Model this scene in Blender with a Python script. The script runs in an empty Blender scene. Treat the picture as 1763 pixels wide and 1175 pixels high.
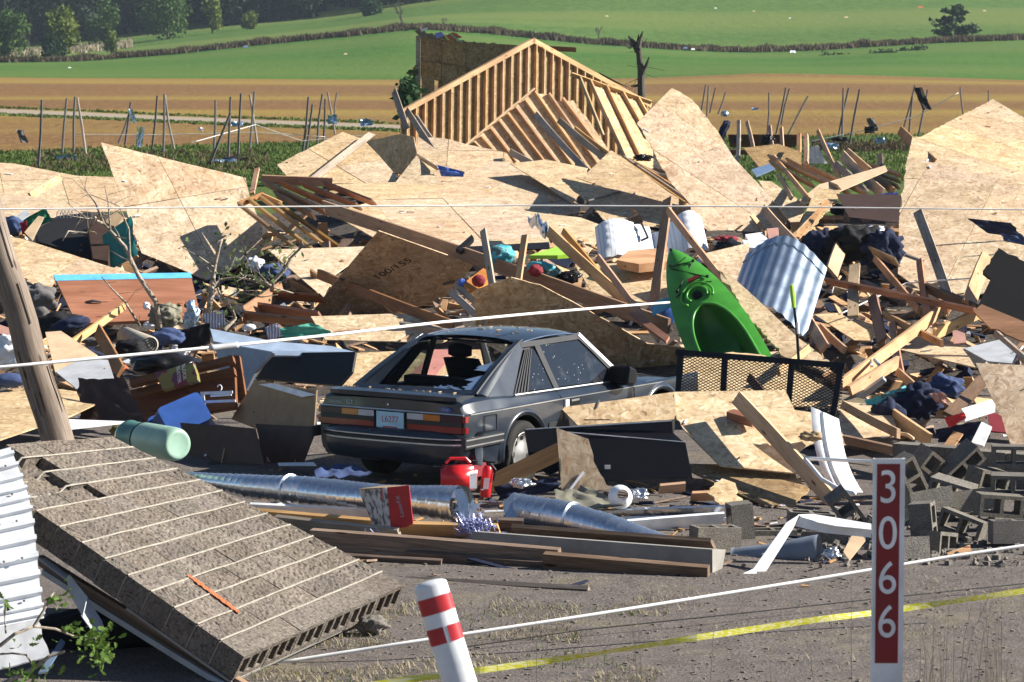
import bpy, bmesh, math, random
from mathutils import Vector as V, Matrix as M, Euler, noise
R = random.Random(11)
rad = math.radians
scene = bpy.context.scene
# ---------------------------------------------------------------- camera
F, CX, CY, CZ = 5375.0, 881.5, 587.5, 4.25      # focal length in photo pixels, image centre, eye height
PITCH = math.atan(527.5 / F)
cam_d = bpy.data.cameras.new('camera'); cam = bpy.data.objects.new('camera', cam_d)
scene.collection.objects.link(cam); scene.camera = cam
cam_d.sensor_width = 36; cam_d.lens = 36 * F / 1763.0
cam_d.clip_start = .5; cam_d.clip_end = 6000
cam.location = (0, 0, CZ); cam.rotation_euler = (math.pi / 2 - PITCH, 0, 0)
cam_d.dof.use_dof = True; cam_d.dof.focus_distance = 30; cam_d.dof.aperture_fstop = 11
# ---------------------------------------------------------------- light
SUN_AZ, SUN_EL = rad(3), rad(31)               # azimuth from +X towards +Y
sdir = V((math.cos(SUN_EL) * math.cos(SUN_AZ), math.cos(SUN_EL) * math.sin(SUN_AZ), math.sin(SUN_EL)))
wd = bpy.data.worlds.new('World'); scene.world = wd; wd.use_nodes = True
nt = wd.node_tree; bg = nt.nodes['Background']
sky = nt.nodes.new('ShaderNodeTexSky'); sky.sky_type = 'NISHITA'; sky.sun_disc = False
sky.sun_elevation = SUN_EL; sky.sun_rotation = math.pi / 2 - SUN_AZ
sky.air_density = .8; sky.dust_density = .1; sky.ozone_density = 1.5
nt.links.new(sky.outputs[0], bg.inputs[0]); bg.inputs[1].default_value = .05
sl = bpy.data.lights.new('sun', 'SUN'); sl.energy = 5.0; sl.angle = rad(.5); sl.color = (1, .95, .86)
so = bpy.data.objects.new('sun', sl); scene.collection.objects.link(so)
so.rotation_euler = (-sdir).to_track_quat('-Z', 'Y').to_euler(); so.location = sdir * 60
vs = scene.view_settings; vs.view_transform = 'Standard'; vs.look = 'None'; vs.gamma = 1; vs.exposure = 1.2
vs.use_curve_mapping = False
scene.cycles.max_bounces = 6; scene.cycles.diffuse_bounces = 3; scene.cycles.glossy_bounces = 3
scene.cycles.transparent_max_bounces = 8; scene.cycles.transmission_bounces = 4
scene.cycles.use_denoising = True
# ---------------------------------------------------------------- pixel to place
CP = V((0, 0, CZ)); _s, _c = math.sin(PITCH), math.cos(PITCH)
def ray(px, py):
    u, v = (px - CX) / F, (CY - py) / F
    return V((u, _c + _s * v, -_s + _c * v))
def at(px, py, D):
    r = ray(px, py); return CP + r * (D / r.y)
def gnd(px, py, z=0.0):
    r = ray(px, py); return CP + r * ((z - CZ) / r.z)
def lerp_table(tab, x):
    if x <= tab[0][0]: return tab[0][1]
    for (a, b), (c, d) in zip(tab, tab[1:]):
        if x <= c: return b + (d - b) * (x - a) / (c - a)
    return tab[-1][1]
PILE = [(180, 86), (200, 84), (250, 75), (300, 65), (350, 57), (400, 51), (500, 43), (600, 38), (700, 34), (800, 30.9), (1000, 24.3), (1175, 20.5)]
def dp(py): return lerp_table(PILE, py)
def Q(px, py, off=0.0): return at(px, py, dp(py) + off)
# ---------------------------------------------------------------- objects
COL = scene.collection
WM = {}
def put(o, parent, mw):
    COL.objects.link(o); WM[o.name] = mw.copy()
    if parent:
        o.parent = parent; o.matrix_basis = WM[parent.name].inverted() @ mw
    else: o.matrix_basis = mw
    return o
def mk(name, verts, faces, mat=None, parent=None, mw=None, smooth=False):
    me = bpy.data.meshes.new(name); me.from_pydata([tuple(v) for v in verts], [], faces); me.update()
    if smooth:
        for p in me.polygons: p.use_smooth = True
    if mat: me.materials.append(MAT(mat) if isinstance(mat, str) else mat)
    return put(bpy.data.objects.new(name, me), parent, mw or (WM[parent.name] if parent else M.Identity(4)))
def inst(name, src, parent, mw):
    return put(bpy.data.objects.new(name, src.data), parent, mw)
def tag(o, label, cat, group=None):
    o['label'] = label; o['category'] = cat
    if group: o['group'] = group
    return o
def thing(name, label, cat, mw=None, group=None):
    e = bpy.data.objects.new(name, None); e.empty_display_size = .2
    put(e, None, mw if mw is not None else M.Identity(4)); return tag(e, label, cat, group)
def kind(o, k): o['kind'] = k; return o
def frame(o, xp, yp):
    x = (xp - o).normalized(); n = x.cross(yp - o).normalized()
    if n.dot(CP - o) < 0: n = -n
    y = n.cross(x); m = M.Identity(4)
    for i, a in enumerate((x, y, n, o)): m.col[i].xyz = a
    return m
def TR(loc, e=(0, 0, 0), s=1): return M.Translation(V(loc)) @ Euler([rad(a) for a in e]).to_matrix().to_4x4() @ M.Scale(s, 4)
BOXF = [(0, 3, 2, 1), (4, 5, 6, 7), (0, 1, 5, 4), (1, 2, 6, 5), (2, 3, 7, 6), (3, 0, 4, 7)]
def boxv(x0, x1, y0, y1, z0, z1):
    return [(x0, y0, z0), (x1, y0, z0), (x1, y1, z0), (x0, y1, z0), (x0, y0, z1), (x1, y0, z1), (x1, y1, z1), (x0, y1, z1)]
class MB:
    def __init__(s): s.v = []; s.f = []
    def add(s, v, f):
        n = len(s.v); s.v += [V(a) for a in v]; s.f += [tuple(i + n for i in q) for q in f]; return s
    def box(s, x0, x1, y0, y1, z0, z1, mw=None):
        v = [V(a) for a in boxv(x0, x1, y0, y1, z0, z1)]
        return s.add([mw @ a for a in v] if mw else v, BOXF)
    def tube(s, pts, rr, n=6, cap=True):
        pts = [V(p) for p in pts]
        if not hasattr(rr, '__len__'): rr = [rr] * len(pts)
        rings = []; up = None
        for i, p in enumerate(pts):
            d = (pts[min(i + 1, len(pts) - 1)] - pts[max(i - 1, 0)]).normalized()
            if up is None: up = d.orthogonal().normalized()
            up = (up - d * up.dot(d)); up = up.normalized() if up.length > 1e-6 else d.orthogonal().normalized()
            b = d.cross(up)
            rings.append([p + (up * math.cos(a) + b * math.sin(a)) * rr[i] for a in [2 * math.pi * k / n for k in range(n)]])
        v = [q for r in rings for q in r]; f = []
        for i in range(len(pts) - 1):
            for k in range(n):
                f.append((i * n + k, i * n + (k + 1) % n, (i + 1) * n + (k + 1) % n, (i + 1) * n + k))
        if cap: f += [tuple(range(n))[::-1], tuple(range((len(pts) - 1) * n, len(pts) * n))]
        return s.add(v, f)
    def grid(s, fn, nu, nv):
        v = [fn(i / nu, j / nv) for j in range(nv + 1) for i in range(nu + 1)]
        f = [(j * (nu + 1) + i, j * (nu + 1) + i + 1, (j + 1) * (nu + 1) + i + 1, (j + 1) * (nu + 1) + i) for j in range(nv) for i in range(nu)]
        return s.add(v, f)
    def poly(s, pts, z0, z1):
        n = len(pts); v = [(p[0], p[1], z0) for p in pts] + [(p[0], p[1], z1) for p in pts]
        a = sum(pts[i][0] * pts[(i + 1) % n][1] - pts[(i + 1) % n][0] * pts[i][1] for i in range(n))
        idx = list(range(n)) if a > 0 else list(range(n))[::-1]
        f = [tuple(idx[::-1]), tuple(i + n for i in idx)]
        for k in range(n): i, j = idx[k], idx[(k + 1) % n]; f.append((i, j, j + n, i + n))
        return s.add(v, f)
    def build(s, name, mat, parent=None, mw=None, smooth=False): return mk(name, s.v, s.f, mat, parent, mw, smooth)
def text(name, body, size, mat, parent, mw, ext=.0008, align='CENTER', sx=1.0):
    c = bpy.data.curves.new(name, 'FONT'); c.body = body; c.size = size; c.extrude = ext; c.align_x = align; c.align_y = 'CENTER'
    o = bpy.data.objects.new(name, c); COL.objects.link(o)
    me = bpy.data.meshes.new_from_object(o.evaluated_get(bpy.context.evaluated_depsgraph_get()))
    bpy.data.objects.remove(o); me.materials.clear(); me.materials.append(MAT(mat))
    for v in me.vertices: v.co.x *= sx
    return put(bpy.data.objects.new(name, me), parent, mw)
# ---------------------------------------------------------------- materials
MATS = {}; DEFS = {}
def MAT(n):
    if n not in MATS: MATS[n] = DEFS[n](n)
    return MATS[n]
class NT:
    def __init__(s, name):
        s.m = bpy.data.materials.new(name); s.m.use_nodes = True; s.t = s.m.node_tree; s.N = s.t.nodes; s.L = s.t.links
        s.b = s.N['Principled BSDF']
    def n(s, t, **k):
        x = s.N.new('ShaderNode' + t)
        for a, b in k.items(): setattr(x, a, b)
        return x
    def l(s, a, b): s.L.new(a, b)
    def coord(s, scale=(1, 1, 1), rand=True, what='Object', rot=(0, 0, 0)):
        tc = s.n('TexCoord'); mp = s.n('Mapping'); mp.inputs['Scale'].default_value = scale; mp.inputs['Rotation'].default_value = rot
        s.l(tc.outputs[what], mp.inputs[0])
        if rand:
            oi = s.n('ObjectInfo'); mu = s.n('VectorMath', operation='SCALE'); mu.inputs[0].default_value = (37, 53, 71)
            s.l(oi.outputs['Random'], mu.inputs['Scale']); s.l(mu.outputs[0], mp.inputs['Location'])
        return mp.outputs[0]
    def noise(s, vec, scale, detail=3, rough=.55):
        x = s.n('TexNoise'); x.inputs['Scale'].default_value = scale; x.inputs['Detail'].default_value = detail; x.inputs['Roughness'].default_value = rough
        s.l(vec, x.inputs['Vector']); return x.outputs['Fac']
    def vor(s, vec, scale, feat='F1'):
        x = s.n('TexVoronoi', feature=feat); x.inputs['Scale'].default_value = scale; s.l(vec, x.inputs['Vector']); return x
    def ramp(s, fac, stops, interp='LINEAR'):
        x = s.n('ValToRGB'); cr = x.color_ramp; cr.interpolation = interp
        while len(cr.elements) < len(stops): cr.elements.new(.5)
        for e, (p, c) in zip(cr.elements, stops): e.position = p; e.color = (*c, 1)
        s.l(fac, x.inputs[0]); return x.outputs[0]
    def mix(s, a, b, fac, mode='MIX'):
        x = s.n('Mix', data_type='RGBA', blend_type=mode)
        for sk, val in ((x.inputs[0], fac), (x.inputs[6], a), (x.inputs[7], b)):
            if hasattr(val, 'links'): s.l(val, sk)
            elif hasattr(val, '__len__'): sk.default_value = (*val, 1)
            else: sk.default_value = val
        return x.outputs[2]
    def tone(s, col, h=.02, sv=.25, vv=.3):          # per object hue / saturation / value drift
        oi = s.n('ObjectInfo'); hs = s.n('HueSaturation'); s.l(col, hs.inputs['Color'])
        for k, rng, mid, mul in (('Hue', h, .5, 1.0), ('Saturation', sv, 1, 7.3), ('Value', vv, 1, 13.7)):
            a = s.n('Math', operation='MULTIPLY'); s.l(oi.outputs['Random'], a.inputs[0]); a.inputs[1].default_value = mul
            fr = s.n('Math', operation='FRACT'); s.l(a.outputs[0], fr.inputs[0])
            mr = s.n('MapRange'); s.l(fr.outputs[0], mr.inputs[0]); mr.inputs[3].default_value = mid - rng / 2; mr.inputs[4].default_value = mid + rng / 2
            s.l(mr.outputs[0], hs.inputs[k])
        return hs.outputs[0]
    def bump(s, h, strength=.3, dist=.01):
        x = s.n('Bump'); x.inputs['Strength'].default_value = strength; x.inputs['Distance'].default_value = dist
        s.l(h, x.inputs['Height']); s.l(x.outputs[0], s.b.inputs['Normal'])
    def out(s, col=None, rough=.7, metal=0, spec=.5, **k):
        if col is not None:
            if hasattr(col, 'links'): s.l(col, s.b.inputs['Base Color'])
            else: s.b.inputs['Base Color'].default_value = (*col, 1)
        if hasattr(rough, 'links'): s.l(rough, s.b.inputs['Roughness'])
        else: s.b.inputs['Roughness'].default_value = rough
        s.b.inputs['Metallic'].default_value = metal; s.b.inputs['Specular IOR Level'].default_value = spec
        for a, b in k.items(): s.b.inputs[a.replace('_', ' ')].default_value = b
        return s.m
def D_(f): DEFS[f.__name__[2:]] = f; return f
def simple(name, col, rough=.6, metal=0, spec=.5, var=.25, scale=6, bump=0, **k):
    if max(col) < .06: spec = .2
    def f(n):
        t = NT(n); c = t.coord((1, 1, 1)); f1 = t.noise(c, scale, 4)
        lo = tuple(x * (1 - var) for x in col); hi = tuple(min(1, x * (1 + var)) for x in col)
        cc = t.ramp(f1, [(.3, lo), (.7, hi)])
        if bump: t.bump(f1, bump, .02)
        return t.out(cc, rough, metal, spec, **k)
    DEFS[name] = f
def osb(n, stops, seams=False):
    t = NT(n); c = t.coord((1, 1, 1)); w = t.n('VectorMath', operation='ADD')
    wn = t.n('TexNoise'); wn.inputs['Scale'].default_value = 5; wn.inputs['Detail'].default_value = 2; t.l(c, wn.inputs['Vector'])
    def warped(scale, r):
        sc = t.n('VectorMath', operation='SCALE'); t.l(wn.outputs['Color'], sc.inputs[0]); sc.inputs['Scale'].default_value = .22
        ad = t.n('VectorMath', operation='ADD'); t.l(c, ad.inputs[0]); t.l(sc.outputs[0], ad.inputs[1])
        mp = t.n('Mapping'); mp.inputs['Scale'].default_value = scale; mp.inputs['Rotation'].default_value = (0, 0, r); t.l(ad.outputs[0], mp.inputs[0]); return mp.outputs[0]
    a = t.vor(warped((34, 9, 14), .5), 1); b = t.vor(warped((9, 32, 14), -.45), 1); d = t.vor(warped((24, 20, 10), 1.2), 1)
    big = t.noise(c, 3, 2); msk = t.ramp(t.noise(c, 7, 2), [(.46, (0, 0, 0)), (.54, (1, 1, 1))])
    def ch(v):
        sx = t.n('SeparateColor'); t.l(v.outputs['Color'], sx.inputs[0]); return sx.outputs[0]
    ca = t.ramp(ch(a), stops); cb = t.ramp(ch(b), stops); cd = t.ramp(ch(d), stops)
    col = t.mix(ca, cb, msk); col = t.mix(col, cd, .45)
    col = t.mix(col, t.ramp(big, [(.3, (.78, .74, .70)), (.7, (1.12, 1.1, 1.08))]), 1, 'MULTIPLY')
    stain = t.ramp(t.noise(c, 1.1, 6, .75), [(.30, (1.06, 1.04, 1.0)), (.58, (1, 1, 1)), (.74, (.66, .58, .5))])
    col = t.mix(col, stain, 1, 'MULTIPLY')
    t.bump(ch(a), .25, .004)
    return t.out(t.tone(col, .012, .2, .18), .75, 0, .3)
@D_
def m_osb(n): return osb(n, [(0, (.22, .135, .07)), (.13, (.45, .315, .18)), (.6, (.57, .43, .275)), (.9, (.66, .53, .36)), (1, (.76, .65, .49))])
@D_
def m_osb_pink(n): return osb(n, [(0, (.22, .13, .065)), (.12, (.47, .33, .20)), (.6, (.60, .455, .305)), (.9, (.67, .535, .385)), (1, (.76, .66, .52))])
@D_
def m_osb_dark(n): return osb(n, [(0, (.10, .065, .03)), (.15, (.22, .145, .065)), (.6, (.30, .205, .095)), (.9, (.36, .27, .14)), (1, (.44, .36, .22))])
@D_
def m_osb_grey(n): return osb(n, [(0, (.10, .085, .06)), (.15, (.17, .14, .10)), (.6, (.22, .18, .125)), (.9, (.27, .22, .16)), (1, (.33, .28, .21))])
def lumber(n, lo, mid, hi, tone=(.03, .4, .4)):
    t = NT(n); g = t.noise(t.coord((1.2, 26, 26)), 3, 4, .6); l = t.noise(t.coord((.5, 2, 2)), 2, 2)
    col = t.ramp(g, [(.25, lo), (.5, mid), (.75, hi)])
    col = t.mix(col, t.ramp(l, [(.35, (.75, .7, .66)), (.65, (1.1, 1.08, 1.05))]), 1, 'MULTIPLY')
    k = t.vor(t.coord((2.2, 9, 9)), 1); kn = t.ramp(k.outputs['Distance'], [(.07, (.30, .17, .09)), (.15, (1, 1, 1))])
    col = t.mix(col, kn, 1, 'MULTIPLY'); t.bump(g, .2, .004)
    return t.out(t.tone(col, *tone), .7, 0, .3)
@D_
def m_lumber(n): return lumber(n, (.36, .21, .105), (.49, .305, .165), (.60, .40, .235))
@D_
def m_stud(n): return lumber(n, (.40, .235, .115), (.52, .335, .18), (.63, .45, .27), (.02, .2, .2))
@D_
def m_lumber_red(n): return lumber(n, (.20, .10, .055), (.30, .16, .09), (.40, .24, .145))
@D_
def m_lumber_old(n): return lumber(n, (.09, .06, .043), (.21, .148, .107), (.34, .26, .195), (.02, .5, .5))
@D_
def m_lumber_grey(n): return lumber(n, (.20, .165, .135), (.29, .245, .20), (.40, .35, .30), (.02, .5, .4))
@D_
def m_lumber_dark(n): return lumber(n, (.06, .035, .022), (.10, .06, .038), (.15, .09, .06))
@D_
def m_pole(n): return lumber(n, (.11, .085, .066), (.215, .17, .135), (.31, .26, .21), (0, 0, 0))
@D_
def m_branch(n):
    t = NT(n); g = t.noise(t.coord((8, 8, 8)), 3, 4); return t.out(t.ramp(g, [(.3, (.13, .10, .075)), (.7, (.44, .38, .30))]), .85)
@D_
def m_cmu(n):
    t = NT(n); c = t.coord(); a = t.noise(c, 90, 3, .7); b = t.noise(c, 9, 3)
    col = t.ramp(a, [(.3, (.08, .072, .062)), (.5, (.19, .172, .15)), (.7, (.29, .268, .235))])
    col = t.mix(col, t.ramp(b, [(.3, (.8, .8, .8)), (.7, (1.1, 1.08, 1.05))]), 1, 'MULTIPLY'); t.bump(a, .6, .01)
    return t.out(t.tone(col, .01, .3, .3), .95, 0, .1)
@D_
def m_split_block(n):
    t = NT(n); c = t.coord((22, 60, 30)); a = t.noise(c, 1, 3, .6); sp = t.noise(t.coord((60, 26, 60)), 1.2, 2)
    b = t.noise(t.coord(), 4, 3)
    col = t.ramp(a, [(.25, (.09, .076, .063)), (.5, (.17, .145, .122)), (.75, (.245, .213, .182))])
    col = t.mix(col, t.ramp(sp, [(.34, (.45, .42, .4)), (.44, (1, 1, 1))]), 1, 'MULTIPLY')
    col = t.mix(col, t.ramp(b, [(.3, (.78, .78, .78)), (.7, (1.12, 1.1, 1.08))]), 1, 'MULTIPLY'); t.bump(sp, .9, .012)
    return t.out(t.tone(col, .01, .25, .25), .95, 0, .1)
@D_
def m_mortar(n):
    t = NT(n); return t.out(t.ramp(t.noise(t.coord(), 30, 3), [(.3, (.22, .198, .165)), (.7, (.36, .33, .28))]), .95, 0, .1)
@D_
def m_spray(n):
    t = NT(n); a = t.noise(t.coord((70, 70, 70)), 1, 3)
    return t.out(t.ramp(a, [(.35, (.50, .11, .035)), (.55, (.38, .13, .065)), (.72, (.22, .165, .125))]), .9, 0, .1)
@D_
def m_yard(n):
    t = NT(n); c = t.coord(rand=False, what='Object'); a = t.noise(c, 40, 4, .7); b = t.noise(c, .9, 5, .65); d = t.noise(c, 5, 4, .7)
    col = t.ramp(a, [(.3, (.075, .065, .06)), (.5, (.14, .121, .112)), (.68, (.235, .206, .188))])
    dry = t.ramp(t.noise(c, 26, 4, .75), [(.35, (.10, .085, .05)), (.65, (.36, .31, .20))])
    m1 = t.ramp(b, [(.56, (0, 0, 0)), (.70, (.5, .5, .5))]); col = t.mix(col, dry, m1)
    col = t.mix(col, t.ramp(d, [(.3, (.7, .7, .7)), (.7, (1.2, 1.18, 1.15))]), 1, 'MULTIPLY'); t.bump(a, .8, .02)
    return t.out(col, .95, 0, .1)
@D_
def m_mound(n):
    t = NT(n); c = t.coord(rand=False); a = t.noise(c, 9, 5, .75)
    t.bump(a, 1, .1); return t.out(t.ramp(a, [(.3, (.02, .016, .014)), (.5, (.055, .042, .032)), (.7, (.14, .10, .07))]), .9)
def field(n, stops, sc, patch, patchcol, pf=(.45, .6), fine=2.0):
    t = NT(n); tc = t.coord((1, .35, 1), rand=False); a = t.noise(tc, sc, 5, .75); p = t.noise(t.coord((.22, 1.6, 1), rand=False), patch, 3)
    col = t.ramp(a, stops); pc = t.mix(col, patchcol, .75)
    col = t.mix(col, pc, t.ramp(p, [(pf[0], (0, 0, 0)), (pf[1], (1, 1, 1))])); t.bump(a, .6, .25)
    return t.out(col, .95, 0, .05)
@D_
def m_grass_ground(n): return field(n, [(.3, (.035, .065, .015)), (.6, (.07, .125, .026)), (.75, (.115, .15, .045))], 1.6, .10, (.11, .12, .05))
@D_
def m_crop_ground(n): return field(n, [(.3, (.115, .062, .028)), (.55, (.19, .108, .047)), (.75, (.25, .155, .062))], 1.6, .014, (.27, .195, .05))
@D_
def m_lower_green(n): return field(n, [(.3, (.036, .095, .017)), (.55, (.058, .132, .023)), (.75, (.09, .16, .036))], .9, .012, (.10, .15, .036))
@D_
def m_upper_green(n): return field(n, [(.3, (.052, .102, .022)), (.55, (.08, .142, .032)), (.75, (.12, .175, .046))], .7, .010, (.135, .172, .045))
def leafmat(n, lo, hi, sc=.5, trans=.25, patch=None):
    t = NT(n); a = t.noise(t.coord(rand=True), sc, 3); col = t.ramp(a, [(.3, lo), (.7, hi)])
    m = t.out(col, .8, 0, .2); tr = t.n('BsdfTranslucent'); t.l(col, tr.inputs[0]); mx = t.n('MixShader'); mx.inputs[0].default_value = trans
    t.l(t.b.outputs[0], mx.inputs[1]); t.l(tr.outputs[0], mx.inputs[2]); t.l(mx.outputs[0], t.N['Material Output'].inputs[0]); return m
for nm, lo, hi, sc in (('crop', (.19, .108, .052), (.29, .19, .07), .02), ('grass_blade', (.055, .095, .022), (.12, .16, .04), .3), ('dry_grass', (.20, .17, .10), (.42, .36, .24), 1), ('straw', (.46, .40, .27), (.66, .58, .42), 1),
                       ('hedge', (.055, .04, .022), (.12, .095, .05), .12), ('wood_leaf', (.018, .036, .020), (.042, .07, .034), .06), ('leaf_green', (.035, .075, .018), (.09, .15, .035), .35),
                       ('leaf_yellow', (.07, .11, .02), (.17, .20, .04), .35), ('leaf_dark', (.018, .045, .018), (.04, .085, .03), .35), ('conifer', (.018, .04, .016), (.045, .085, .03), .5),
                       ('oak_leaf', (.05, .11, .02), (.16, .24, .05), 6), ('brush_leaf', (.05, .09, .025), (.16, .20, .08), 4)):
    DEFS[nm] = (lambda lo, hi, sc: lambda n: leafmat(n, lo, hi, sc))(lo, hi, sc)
@D_
def m_galv(n):
    t = NT(n); a = t.noise(t.coord(), 5, 3); b = t.vor(t.coord(), 34)
    r = t.n('MapRange'); t.l(a, r.inputs[0]); r.inputs[3].default_value = .16; r.inputs[4].default_value = .38
    col = t.ramp(b.outputs['Distance'], [(.1, (.56, .60, .66)), (.6, (.66, .70, .75))]); t.bump(a, .05, .02)
    return t.out(col, r.outputs[0], .95)
@D_
def m_corrugated(n):
    t = NT(n); a = t.noise(t.coord(), 4, 4); r = t.n('MapRange'); t.l(a, r.inputs[0]); r.inputs[3].default_value = .3; r.inputs[4].default_value = .5
    return t.out(t.ramp(a, [(.3, (.32, .40, .50)), (.7, (.44, .52, .62))]), r.outputs[0], .9)
@D_
def m_paint(n):
    t = NT(n); c = t.coord(rand=False); a = t.noise(c, 2.5, 4); sp = t.noise(c, 60, 2)
    r = t.n('MapRange'); t.l(a, r.inputs[0]); r.inputs[3].default_value = .2; r.inputs[4].default_value = .42
    col = t.mix(t.ramp(a, [(.3, (.009, .014, .024)), (.7, (.020, .028, .042))]), (.14, .14, .14), t.ramp(sp, [(.68, (0, 0, 0)), (.76, (.25, .25, .25))]))
    return t.out(col, r.outputs[0], 0, .45, Coat_Weight=.6, Coat_Roughness=.09)
@D_
def m_dusty_glass(n):
    t = NT(n); c = t.coord(rand=False); v = t.vor(c, 26); a = t.noise(c, 5, 5, .7)
    d = t.ramp(v.outputs['Distance'], [(.10, (1, 1, 1)), (.17, (0, 0, 0))]); h = t.ramp(a, [(.55, (0, 0, 0)), (.8, (.10, .10, .10))])
    sp = t.n('SeparateColor'); t.l(v.outputs['Color'], sp.inputs[0]); sel = t.ramp(sp.outputs[0], [(.60, (0, 0, 0)), (.64, (1, 1, 1))]); d = t.mix(d, sel, 1, 'MULTIPLY')
    f = t.mix(h, d, 1, 'ADD'); col = t.mix((.012, .014, .018), (.45, .45, .44), f); return t.out(col, .08, 0, .8)
@D_
def m_clear_glass(n):
    t = NT(n); g = t.n('BsdfGlossy'); g.inputs['Roughness'].default_value = .03; tr = t.n('BsdfTransparent'); tr.inputs[0].default_value = (.62, .68, .68, 1)
    mx = t.n('MixShader'); mx.inputs[0].default_value = .12; t.l(tr.outputs[0], mx.inputs[1]); t.l(g.outputs[0], mx.inputs[2]); t.l(mx.outputs[0], t.N['Material Output'].inputs[0]); return t.m
@D_
def m_mattress(n):
    t = NT(n); w = t.n('TexWave'); w.inputs['Scale'].default_value = 2.2; w.inputs['Distortion'].default_value = .6; t.l(t.coord(rand=False), w.inputs[0])
    return t.out(t.ramp(w.outputs['Fac'], [(.5, (.80, .80, .80)), (.72, (.42, .47, .58)), (.9, (.78, .78, .79))]), .85)
@D_
def m_camo(n):
    t = NT(n); a = t.noise(t.coord(), 7, 2); return t.out(t.ramp(a, [(.4, (.03, .30, .36)), (.52, (.10, .45, .52)), (.55, (.12, .09, .06)), (.68, (.03, .25, .3))]), .6)
@D_
def m_stripe(n):
    t = NT(n); w = t.n('TexWave'); w.inputs['Scale'].default_value = 9; w.inputs['Distortion'].default_value = 2; t.l(t.coord(), w.inputs[0])
    return t.out(t.ramp(w.outputs['Fac'], [(.55, (.62, .62, .66)), (.7, (.18, .18, .34))]), .85)
@D_
def m_carton(n):
    t = NT(n); a = t.noise(t.coord(), 16, 2, .5); return t.out(t.ramp(a, [(.38, (.05, .06, .08)), (.5, (.42, .42, .43)), (.7, (.56, .56, .56))]), .5)
@D_
def m_candy(n):
    t = NT(n); v = t.vor(t.coord(), 11); sp = t.n('SeparateColor'); t.l(v.outputs['Color'], sp.inputs[0])
    return t.out(t.ramp(sp.outputs[0], [(0, (.20, .02, .025)), (.35, (.25, .17, .03)), (.6, (.14, .03, .05)), (.8, (.20, .20, .05))], 'CONSTANT'), .35)
@D_
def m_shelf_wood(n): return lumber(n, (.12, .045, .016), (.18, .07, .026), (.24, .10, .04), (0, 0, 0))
@D_
def m_door_wood(n): return lumber(n, (.30, .12, .065), (.38, .165, .095), (.45, .215, .13), (0, 0, 0))
@D_
def m_tape(n):
    t = NT(n); w = t.noise(t.coord((3, 60, 60)), 2, 3); return t.out(t.ramp(w, [(.42, (.62, .60, .02)), (.5, (.78, .72, .12)), (.62, (.82, .80, .55))]), .35)
for a in (('white_metal', (.78, .79, .80), .35, .0), ('white_plastic', (.74, .75, .76), .4), ('white_paint', (.80, .80, .80), .5), ('sign_red', (.20, .009, .015), .35), ('post_red', (.42, .02, .025), .35),
          ('rubber', (.022, .021, .020), .8), ('black_plastic', (.012, .012, .013), .45), ('black_trim', (.03, .03, .032), .4), ('interior', (.012, .012, .014), .8), ('alu', (.62, .62, .61), .33, .85),
          ('dark_hole', (.006, .006, .006), .9), ('lens_red', (.20, .008, .008), .18), ('lens_dark', (.05, .02, .03), .2), ('lens_amber', (.42, .13, .01), .2), ('lens_white', (.38, .38, .42), .25),
          ('plate', (.30, .52, .66), .35), ('plate_red', (.36, .04, .07), .4), ('badge', (.30, .33, .40), .3), ('badge_blue', (.03, .09, .30), .25), ('chrome', (.7, .7, .7), .12, 1),
          ('kayak', (.062, .28, .035), .33), ('kayak_in_shade', (.022, .13, .012), .5), ('lime', (.36, .62, .05), .4), ('cord_black', (.02, .02, .02), .6),
          ('steel_black', (.012, .014, .018), .45), ('blue_tote', (.03, .09, .32), .4), ('red_plastic', (.55, .015, .02), .3), ('green_tank', (.27, .42, .33), .4), ('green_tank_dark', (.07, .19, .15), .35), ('cable_white', (.78, .77, .75), .5),
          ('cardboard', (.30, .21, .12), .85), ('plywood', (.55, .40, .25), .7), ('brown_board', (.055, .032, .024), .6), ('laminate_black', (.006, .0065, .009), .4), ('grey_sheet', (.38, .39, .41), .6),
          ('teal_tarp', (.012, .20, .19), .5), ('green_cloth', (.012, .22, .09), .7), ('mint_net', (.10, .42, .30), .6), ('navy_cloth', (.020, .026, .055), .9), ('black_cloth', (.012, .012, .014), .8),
          ('black_bag', (.010, .010, .011), .25), ('white_cloth', (.70, .71, .75), .8), ('olive_cloth', (.20, .19, .14), .9), ('denim', (.035, .06, .15), .9), ('maroon', (.20, .01, .02), .8),
          ('blue_cloth', (.05, .12, .45), .7), ('sky_blue', (.14, .52, .85), .5), ('purple_cloth', (.22, .23, .55), .7), ('pinkish', (.45, .24, .19), .8), ('silver_foil', (.62, .64, .68), .25, .9),
          ('tinsel', (.30, .33, .55), .3, .6), ('grey_box', (.20, .23, .28), .45), ('grey_blue_top', (.32, .40, .52), .4), ('felt_black', (.004, .004, .005), .95), ('insul', (.45, .12, .05), .9),
          ('tan_carpet', (.38, .34, .27), .95), ('moss', (.10, .09, .012), .95), ('concrete', (.26, .245, .22), .95), ('track', (.27, .215, .15), .95), ('weather_grey', (.12, .11, .11), .9), ('ink', (.02, .025, .02), .8),
          ('bark', (.075, .062, .05), .95), ('tin_blue', (.28, .40, .58), .3, .6), ('white_wool', (.62, .62, .62), .9), ('orange_felt', (.48, .18, .03), .8), ('shade_white', (.75, .76, .78), .3), ('pink_board', (.52, .22, .18), .7), ('rust', (.20, .06, .025), .8)):
    simple(a[0], a[1], a[2], a[3] if len(a) > 3 else 0, var=.16)
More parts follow.
